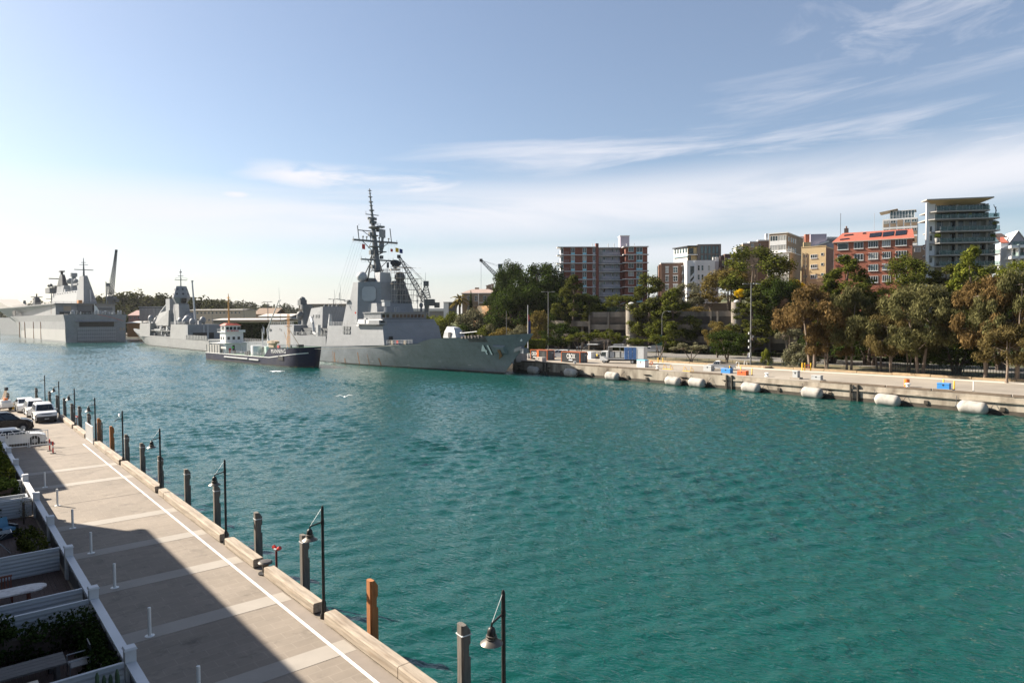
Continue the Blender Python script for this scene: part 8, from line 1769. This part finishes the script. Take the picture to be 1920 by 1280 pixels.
L_GRY = leafmat('grey_green_leaf', (.05, .05, .028), (.23, .22, .13), .6); L_BRT = leafmat('bright_green_leaf', (.04, .06, .010), (.24, .25, .04), .6, .35); L_YEL = leafmat('wattle_yellow', (.30, .20, .01), (.75, .52, .02), .9); L_HDG = leafmat('dark_hedge_leaf', (.012, .022, .006), (.045, .065, .018), 1.2)
PR = {}
def get_proto(kind, seed, lm):
    key = (kind, seed, lm.name)
    if key in PR: return PR[key]
    k2 = (kind, seed)
    cl, tr, kw, r0, ev = proto(kind, {'casuarina': 10, 'conifer': 20, 'fig': 30, 'broad': 40, 'street': 50, 'shrub': 60}[kind]+seed)
    lmsh = leaf_mesh(kind+'_crown', cl, lm, **kw); tm_ = limb_mesh(kind+'_trunk', cl, tr, BARK if kind in ('casuarina', 'street', 'broad') else BARKD, 0, r0, ev)
    # measured extents
    co = np.empty(len(lmsh.vertices)*3, np.float32); lmsh.vertices.foreach_get('co', co); co = co.reshape(-1, 3); q = np.percentile(co, [1, 99], axis=0)
    PR[key] = (lmsh, tm_, q[1, 0]-q[0, 0], float(co[:, 2].max()), float((q[0, 0]+q[1, 0])/2)); return PR[key]
def tree(name, label, kind, lm, px, pyt, wpx, Y, pyb=None, group=None, seed=None, zb=None, rz=None):
    seed = seed if seed is not None else random.randint(0, 2)
    crown, trunk, W_, H_, cx = get_proto(kind, seed, lm)
    P = at_y(px, pyt, Y); n_, s_ = to_ns(Vector((P.x, Y, 0)))
    z0 = zb if zb is not None else (hz(n_, s_) if n_ > 125 else DECK2) if pyb is None else at_y(px, pyb, Y).z
    h_ = P.z-z0; w_ = wpx/FPX*Y; t = thing(name, label, 'shrub' if kind == 'shrub' else 'tree', (P.x, Y, z0), random.uniform(0, 6.28) if rz is None else rz, group)
    sx = w_/W_; sz = h_/H_; t.scale = (sx, sx, sz)
    for nm_, me in (('trunk', trunk), ('crown', crown)):
        o = bpy.data.objects.new(nm_, me); COL.objects.link(o); o.parent = t
    return t
random.seed(77)
G1 = 'casuarinas in a row along the apron'; G2 = 'tall green trees on the slope below the flats'; G3 = 'small crooked street trees along the yard road'; G4 = 'big dark figs beside the mansion'; G5 = 'shrubs on the cliff behind the destroyer bow'
CAS = [(1522, 528, 132, 132, 0, 0, 'rusty casuarina with twin trunks, leftmost of the row by the yellow gate'), (1595, 533, 104, 128, 1, 1, 'grey olive casuarina, second from the left in the row'), (1552, 600, 74, 130, 0, 2, 'small rusty casuarina tucked between the first two of the row'), (1648, 560, 92, 126, 2, 0, 'brown casuarina left of the middle of the row'), (1672, 585, 84, 121, 2, 1, 'low dark brown casuarina in the middle of the row'),
       (1728, 525, 138, 118, 1, 2, 'broad olive brown casuarina with a pale drooping side, right of the middle'), (1705, 600, 84, 121, 1, 0, 'low olive casuarina in front of the broad one'), (1850, 512, 140, 110, 0, 1, 'big rusty casuarina near the right edge'), (1912, 498, 130, 106, 1, 0, 'olive casuarina cut by the right edge of the picture'), (1888, 600, 96, 104, 2, 2, 'low brown casuarina by the palisade fence at the right edge')]
for px, yt, w_, Y, li, sd, lab in CAS: tree('casuarina_tree', lab, 'casuarina', L_RUST[li], px, yt, w_, Y, None, G1, sd, DECK2)
for (k, lm, px, yt, w_, Y, pb, sd, lab) in [('fig', L_DK, 1795, 585, 130, 120, None, 0, 'dark spreading evergreen in the shade behind the palisade fence'), ('fig', L_DK, 1630, 590, 120, 142, None, 1, 'dark evergreen mass behind the middle casuarinas'), ('fig', L_DK, 1880, 560, 120, 128, None, 2, 'dark evergreen behind the right hand casuarinas'), ('fig', L_DK, 1560, 610, 110, 150, None, 0, 'dark evergreen behind the leftmost casuarina'), ('fig', L_DK, 1720, 610, 120, 138, None, 1, 'dark evergreen behind the broad olive casuarina'),
  ('conifer', L_MID, 1588, 476, 112, 160, 610, 0, 'tall green tree in front of the terracotta roofed flats, left side'), ('conifer', L_MID, 1555, 520, 70, 158, 620, 1, 'lower green tree left of the terracotta roofed flats'), ('broad', L_MID, 1700, 470, 72, 162, 590, 1, 'rounded dark green tree at the right corner of the brick flats'), ('conifer', L_CON, 1775, 494, 86, 158, 620, 2, 'dark green tree below the left side of the glass tower'), ('conifer', L_BRT, 1822, 458, 92, 152, 640, 0, 'tall sunlit feathery tree in front of the glass tower'), ('broad', L_MID, 1868, 492, 92, 158, 590, 2, 'sunlit green tree at the right foot of the glass tower'), ('broad', L_BRT, 1912, 485, 70, 156, 590, 0, 'light green tree below the white flats at the right edge'), ('broad', L_BRT, 1655, 535, 60, 158, 620, 2, 'yellow green shrubby tree below the brick flats'),
  ('broad', L_MID, 1412, 458, 112, 200, 600, 0, 'big rounded tree hiding the stepped terrace'), ('broad', L_OLV, 1368, 498, 86, 206, 588, 1, 'olive yellow tree right of the white stair building'), ('fig', L_DK, 1464, 520, 88, 190, 622, 2, 'dark dense tree below the white banded flats'), ('conifer', L_CON, 1412, 540, 96, 178, 655, 1, 'ragged dark green tree beside the right concrete cylinder'),
  ('conifer', L_CON, 1218, 510, 78, 206, 640, 2, 'tall ragged green tree right of the left concrete cylinder'), ('conifer', L_MID, 1262, 538, 92, 198, 660, 0, 'broad dark green tree left of the street lamp'), ('broad', L_GRY, 1288, 528, 58, 218, 600, 0, 'thin brownish tree in front of the white stair building'), ('street', L_OLV, 1315, 548, 60, 220, 585, 1, 'sparse twiggy tree at the foot of the white stair building'), ('street', L_OLV, 1332, 552, 40, 221, 585, 2, 'small sparse twiggy tree beside the retaining wall'),
  ('conifer', L_CON, 1074, 514, 72, 222, 620, 1, 'conical green tree before the red brick apartment block'), ('fig', L_DK, 1098, 548, 60, 228, 610, 2, 'dark tree right of the conical one before the apartment block'), ('broad', L_MID, 1160, 550, 56, 226, 592, 1, 'rounded bush tree above the car park roof'), ('street', L_GRY, 1190, 560, 40, 226, 590, 0, 'pale bush tree behind the left concrete cylinder')]:
    tree({'fig': 'fig_tree', 'conifer': 'pine_tree', 'broad': 'leafy_tree', 'street': 'small_tree'}[k], lab, k, lm, px, yt, w_, Y, pb, G2, sd)
for px, yt, w_, Y, pb, sd, lab in [(958, 485, 78, 255, 600, 0, 'dark fig beside the mansion roof, topmost on the left'), (1012, 490, 116, 248, 620, 1, 'big dark fig left of the red brick apartment block'), (978, 532, 118, 238, 640, 2, 'wide low fig overhanging the cliff beside the mansion'), (1040, 545, 80, 232, 640, 0, 'dark fig behind the light mast by the containers'), (930, 545, 40, 262, 590, 1, 'narrow dark tree at the right end of the mansion')]: tree('fig_tree', lab, 'fig', L_DK, px, yt, w_, Y, pb, G4, sd)
for px, yt, w_, Y, pb, lm, sd, lab in [(1050, 603, 66, 188, None, L_DK, 0, 'dark leafy street tree left of the lettered container'), (1086, 620, 58, 182, None, L_MID, 1, 'crooked street tree above the white wagon'), (1133, 615, 60, 178, None, L_MID, 2, 'crooked street tree just left of the curtain truck'), (1178, 628, 56, 180, None, L_MID, 0, 'crooked street tree above the curtain truck'), (1237, 624, 58, 166, None, L_MID, 1, 'crooked street tree left of the green sign'), (1296, 641, 66, 156, None, L_GRY, 2, 'pale thinly leaved street tree right of the green sign'), (1345, 600, 46, 172, 668, L_OLV, 0, 'yellow green street tree left of the right concrete cylinder'), (1362, 615, 72, 152, None, L_DK, 1, 'dark full street tree beside the light mast with cameras'), (1482, 606, 46, 160, None, L_GRY, 2, 'grey green street tree left of the casuarina row')]: tree('street_tree', lab, 'broad' if lm in (L_DK, L_OLV) else 'street', lm, px, yt, w_, Y, pb, G3, sd, None if pb else DECK2)
for px, yt, w_, Y, pb, lm, sd, lab in [(848, 582, 64, 262, 640, L_MID, 0, 'green shrub mass below the mansion palm'), (888, 576, 76, 256, 640, L_GRY, 1, 'large pale green shrub left of the orange cliff'), (822, 590, 50, 268, 640, L_BRT, 2, 'bright yellow green shrub right of the destroyer bridge'), (868, 605, 70, 248, 650, L_DK, 0, 'dark shrub above the gun turret'), (915, 606, 60, 246, 650, L_MID, 1, 'green shrub at the foot of the orange cliff'), (938, 590, 44, 238, 625, L_GRY, 2, 'grey shrub clinging to the orange cliff'), (945, 612, 60, 214, 650, L_OLV, 0, 'brownish shrub just above the destroyer bow, left'), (976, 608, 56, 210, 650, L_GRY, 1, 'grey green shrub just above the destroyer bow tip'), (1012, 580, 44, 204, 645, L_OLV, 2, 'upright golden green shrub right of the flagpole'), (905, 585, 30, 262, 610, L_DK, 1, 'dark bush on top of the orange cliff'),
    (1502, 640, 58, 138, None, L_GRY, 0, 'rounded glossy bush left of the yellow gate frame'), (1437, 652, 20, 144, None, L_BRT, 1, 'small bright green bush in a stone ring on the verge'), (1120, 566, 44, 224, 592, L_BRT, 0, 'spiky pale bush on the car park roof, left'), (1142, 572, 34, 222, 592, L_MID, 1, 'green bush on the car park roof, right of the spiky one'), (1300, 574, 60, 210, 592, L_OLV, 2, 'low brown hedge bush on the car park roof'), (1262, 576, 44, 212, 595, L_DK, 0, 'low dark bush on the car park roof'), (798, 590, 30, 300, 615, L_MID, 2, 'green shrub behind the destroyer bridge windows'), (634, 578, 22, 260, 625, L_MID, 1, 'single green tree top behind the destroyer funnel')]: tree('shrub', lab, 'shrub', lm, px, yt, w_, Y, pb, G5 if px < 1030 else None, sd, DECK2 if pb is None else None)
MB().lathe([(.9, 0), (.95, .4), (.75, .42)], n=14).build('kerb_ring', SST, None); o = bpy.data.objects['kerb_ring']; o.location = at_z(1437, 690, Z2); o.name = 'stone_ring'; tag(o, 'low round sandstone planter ring under the bright bush', 'planter')
# wattle
tree('wattle_tree', 'bright yellow flowering wattle between the banded flats and the cream flats', 'broad', L_YEL, 1490, 522, 34, 190, 575, None, 0)
tree('wattle_tree', 'small yellow flowering wattle peeking out beside the light mast', 'broad', L_YEL, 1388, 540, 18, 180, 565, None, 1)
# palm, cypress
t = thing('palm_tree', 'date palm at the left corner of the sandstone mansion', 'tree', at_y(862, 585, 284)); t.location.z = hz(*to_ns(Vector((t.location.x, 284, 0))))-1; h_ = at_y(862, 560, 284).z-t.location.z
MB().cyl((0, 0, 0), (0, 0, h_), .5, .4, 8).build('trunk', BARKD, t, True)
m = MB(); random.seed(6)
for k in range(38):
    a = random.uniform(0, 2*pi); e = random.uniform(-.5, 1.3); pts = []; L_ = random.uniform(4, 5.2)
    for j in range(6): q = j/5; pts.append(Vector((math.cos(a)*math.cos(e)*L_*q, math.sin(a)*math.cos(e)*L_*q, h_+math.sin(e)*L_*q-2.6*q*q)))
    sd_ = Vector((-math.sin(a), math.cos(a), 0))
    for j in range(5):
        w0 = .45*math.sin(pi*(j+.3)/5.5); w1 = .45*math.sin(pi*(j+1.3)/5.5) if j < 4 else .03; dz = Vector((0, 0, -.25)); m.add([pts[j], pts[j]+sd_*w0+dz, pts[j+1]+sd_*w1+dz, pts[j+1]], [(0, 1, 2, 3)]); m.add([pts[j], pts[j]-sd_*w0+dz, pts[j+1]-sd_*w1+dz, pts[j+1]], [(0, 1, 2, 3)])
m.build('crown', L_OLV, t)
P = at_y(883, 580, 282); t = thing('cypress_tree', 'narrow pencil cypress in front of the sandstone mansion', 'tree', (P.x, 282, P.z-1)); RNG = np.random.default_rng(3); o = bpy.data.objects.new('crown', leaf_mesh('crown', [(0, 0, .5+k*.62, .72*(1-(k/14)**2.2)+.15) for k in range(14)], L_DK, .22, 160)); COL.objects.link(o); o.parent = t; MB().cyl((0, 0, -1), (0, 0, 7), .15, .05, 6).build('trunk', BARKD, t)
# clipped hedges
def hedge(name, lab, loc, rz, boxes, lm, size=.13, per=6.0, cat='hedge'):
    t = thing(name, lab, cat, loc, rz); V = []
    for (x0, x1, y0, y1, z0, z1) in boxes:
        st = .38
        nx_, ny_, nz_ = [max(1, int(round((b_-a)/st))) for a, b_ in ((x0, x1), (y0, y1), (z0, z1))]
        for i in range(nx_):
            for j in range(ny_):
                for k in range(nz_):
                    if 0 < i < nx_-1 and 0 < j < ny_-1 and k < nz_-1 and nx_ > 3 and ny_ > 3: continue
                    V.append((x0+(i+.5)*(x1-x0)/nx_+RNG.normal()*.05, y0+(j+.5)*(y1-y0)/ny_+RNG.normal()*.05, z0+(k+.5)*(z1-z0)/nz_+RNG.normal()*.06, .27))
    o = bpy.data.objects.new('foliage', leaf_mesh('foliage', V, lm, size, int(per*10), shell=.4)); COL.objects.link(o); o.parent = t
    m = MB()
    for (x0, x1, y0, y1, z0, z1) in boxes: m.cyl(((x0+x1)/2, (y0+y1)/2, 0), ((x0+x1)/2, (y0+y1)/2, z1-.2), .04, n=5); m.b(x0+.2, x1-.2, y0+.2 if y1-y0 > .5 else (y0+y1)/2-.03, y1-.2 if y1-y0 > .5 else (y0+y1)/2+.03, z0+.1, z1-.25)
    m.build('stem', BARKD, t); return t
PH = W(0, 0, DZ)
hedge('hedge', 'tall dark clipped hedge along the slatted screen beside the long timber table', W(0, 25.5, DZ), RZW, [(-1, 3.75, -.35, .35, 0, .98)], L_HDG, .10, 8)
hedge('hedge', 'dark hedge along the front fence of the long table courtyard', W(3.45, 23.4, DZ), RZW, [(-.3, .3, -1.8, 1.7, 0, .75)], L_HDG, .10, 8)
hedge('hedge', 'small dark bush at the left edge under the cream canvas shade', W(1.35, 26.2, DZ), RZW, [(-.5, .4, -.35, .35, 0, 1.15)], L_HDG, .10, 8)
hedge('hedge', 'sunlit clipped hedge block nearest the white gate', W(2.9, 61.5, DZ), RZW, [(-.8, .6, -1.5, 1.5, 0, 1.7), (-2.2, -.7, -1.2, 1.2, 0, 1.5)], L_MID, .13, 8)
hedge('hedge', 'row of rounded sunlit hedge blocks behind the far fence posts', W(2.9, 53.0, DZ), RZW, [(-.9, .6, .4, 4.0, 0, 1.5), (-.8, .65, -2.0, .2, 0, 1.35), (-2.4, -1.0, -2, 3, 0, 1.3)], L_MID, .13, 8)
hedge('hedge', 'dark clipped hedge just beyond the white planter box', W(2.7, 48.3, DZ), RZW, [(-.7, .75, -1.0, 1.0, 0, 1.25), (-2.2, -.8, -1, 1, 0, 1.1)], L_HDG, .13, 8)
t = hedge('shrub', 'loose dark green shrubs inside the fence beside the blue cushioned chairs', W(3.2, 37.2, DZ), RZW, [(-.4, .45, -2.4, .4, 0, .85), (-.5, .35, .5, 1.9, 0, .75)], L_CON, .11, 5, 'shrub')
t = hedge('shrub', 'leafless looking twiggy plant behind the grey screen by the planter box', W(3.3, 42.6, DZ), RZW, [(-.25, .25, -.3, .3, .2, 1.35)], L_GRY, .07, 2, 'shrub')
t = hedge('shrub', 'green plant beside the wicker armchair at the left edge', W(1.9, 43.0, DZ), RZW, [(-.7, .4, -.3, .3, 0, 1.0)], L_HDG, .12, 6, 'shrub')
t = thing('cactus', 'cluster of tall green cactus columns in the bottom left courtyard', 'plant', W(3.4, 20.6, DZ), RZW); m = MB(); random.seed(12)
for k in range(5): m.lathe([(.05, 0), (.055, .3), (.05, .75+.1*k % .3), (.02, .86+.1*k % .3)], (random.uniform(-.35, .35), random.uniform(-.2, .2), .1), 8)
m.build('stems', mat('cactus_green', (.06, .10, .05), .7, var=.3, scale=6), t, True); MB().b(-.5, .5, -.35, .35, 0, .25).build('pot', WHITE, t)
hedge('hedge', 'bright green clipped hedge behind the destroyer bow tip', at_y(1000, 655, 186)*1.0, R(-5), [(-3.4, 3.2, -1.2, 1.2, -.2, 2.7)], L_BRT, .24, 7)
hedge('hedge', 'low dark hedge strip behind the road, below the car park', W(163.5, 90, Z2), RZW, [(-.6, .6, -48, 26, 0, .95)], L_HDG, .3, 1.5)
hedge('hedge', 'bright low hedge along the road above the white wagon', W(164, 133, Z2), RZW, [(-.7, .7, -14, 24, 0, 1.5)], L_MID, .3, 1.5)
hedge('hedge', 'dark green hedge below the pale naval sheds behind the lighter', at_y(490, 628, 310)*1.0, R(0), [(-17, 16, -2, 2, -3, 5.5)], L_DK, .55, 4)
# planters on the glass tower
for k, (t_, sc, lf) in enumerate(TREEBITS):
    if k < 3 or lf is LY_: me = leaf_mesh('leaves', [(random.uniform(-.25, .25)*sc, random.uniform(-.2, .2)*sc, (.75+random.uniform(0, .35))*sc, .28*sc) for _ in range(7)], lf, .16, 60)
    else: me = leaf_mesh('leaves', [(random.uniform(-.4, .4)*sc, random.uniform(-.3, .3)*sc, (.75+random.uniform(0, .3))*sc, .3*sc) for _ in range(9)], lf, .16, 60)
    o = bpy.data.objects.new('leaves', me); COL.objects.link(o); o.parent = t_
# far woods as one mass each
def woods(lab, prof, Y, depth, r, n, lm, size, per):
    cl = []
    for _ in range(n):
        i = random.uniform(0, len(prof)-1.001); k = int(i); q = i-k; px = prof[k][0]*(1-q)+prof[k+1][0]*q; py = prof[k][1]*(1-q)+prof[k+1][1]*q; v = random.random(); P = at_y(px, py, Y); yy = Y-depth*.42*v; z_ = P.z*(.98-.8*v**1.3)
        cl.append((P.x*yy/Y, yy, z_+random.uniform(-.2, .5)*r, r*random.uniform(.6, 1.3)))
    me = leaf_mesh('woods', cl, lm, size, per, shell=.35, up=.5); o = bpy.data.objects.new('woods', me); COL.objects.link(o); tag(o, lab, kind='stuff')
random.seed(15); RNG = np.random.default_rng(5)
L_FAR = leafmat('far_wood_leaf', (.020, .028, .010), (.085, .085, .030), .08, .15)
woods('mixed green woods on the near ridge behind the warships', HP1, 620, 120, 5.5, 330, L_FAR, 2.2, 60)
woods('faint woods along the far ridge', HP2, 1250, 250, 8, 330, L_FAR, 4.2, 40)
woods('faint woods beyond the landing ship', HP3, 900, 150, 7, 160, L_FAR, 3.2, 40)
for px, yt, w_, lab in ((232, 552, 14, 'flat topped pine standing above the ridge behind the tall crane'), (281, 556, 14, 'rounded tree standing above the ridge left of the frigate radar head')): tree('leafy_tree', lab, 'broad', L_FAR, px, yt, w_, 600, 580, None, 0)
# undergrowth on the hill foot
random.seed(40); RNG = np.random.default_rng(9); cl = []
for _ in range(260):
    s_ = random.uniform(-30, 230); n_ = random.uniform(164, 180)
    if 166 < n_ < 181 and 70 < s_ < 150: continue
    P = W(n_, s_, 0); cl.append((P.x, P.y, hz(n_, s_)+.5, random.uniform(.7, 1.6)))
for _ in range(520):
    s_ = random.uniform(-40, 240); n_ = random.uniform(170, 210)
    if s_ > 90 and n_ < 176: continue; P = W(n_, s_, 0); cl.append((P.x, P.y, hz(n_, s_)+.5, random.uniform(.8, 2.0)))
me = leaf_mesh('undergrowth', cl, L_DK, .45, 60, shell=.35); o = bpy.data.objects.new('undergrowth', me); COL.objects.link(o); tag(o, 'dark undergrowth over the slope behind the car park', kind='stuff')
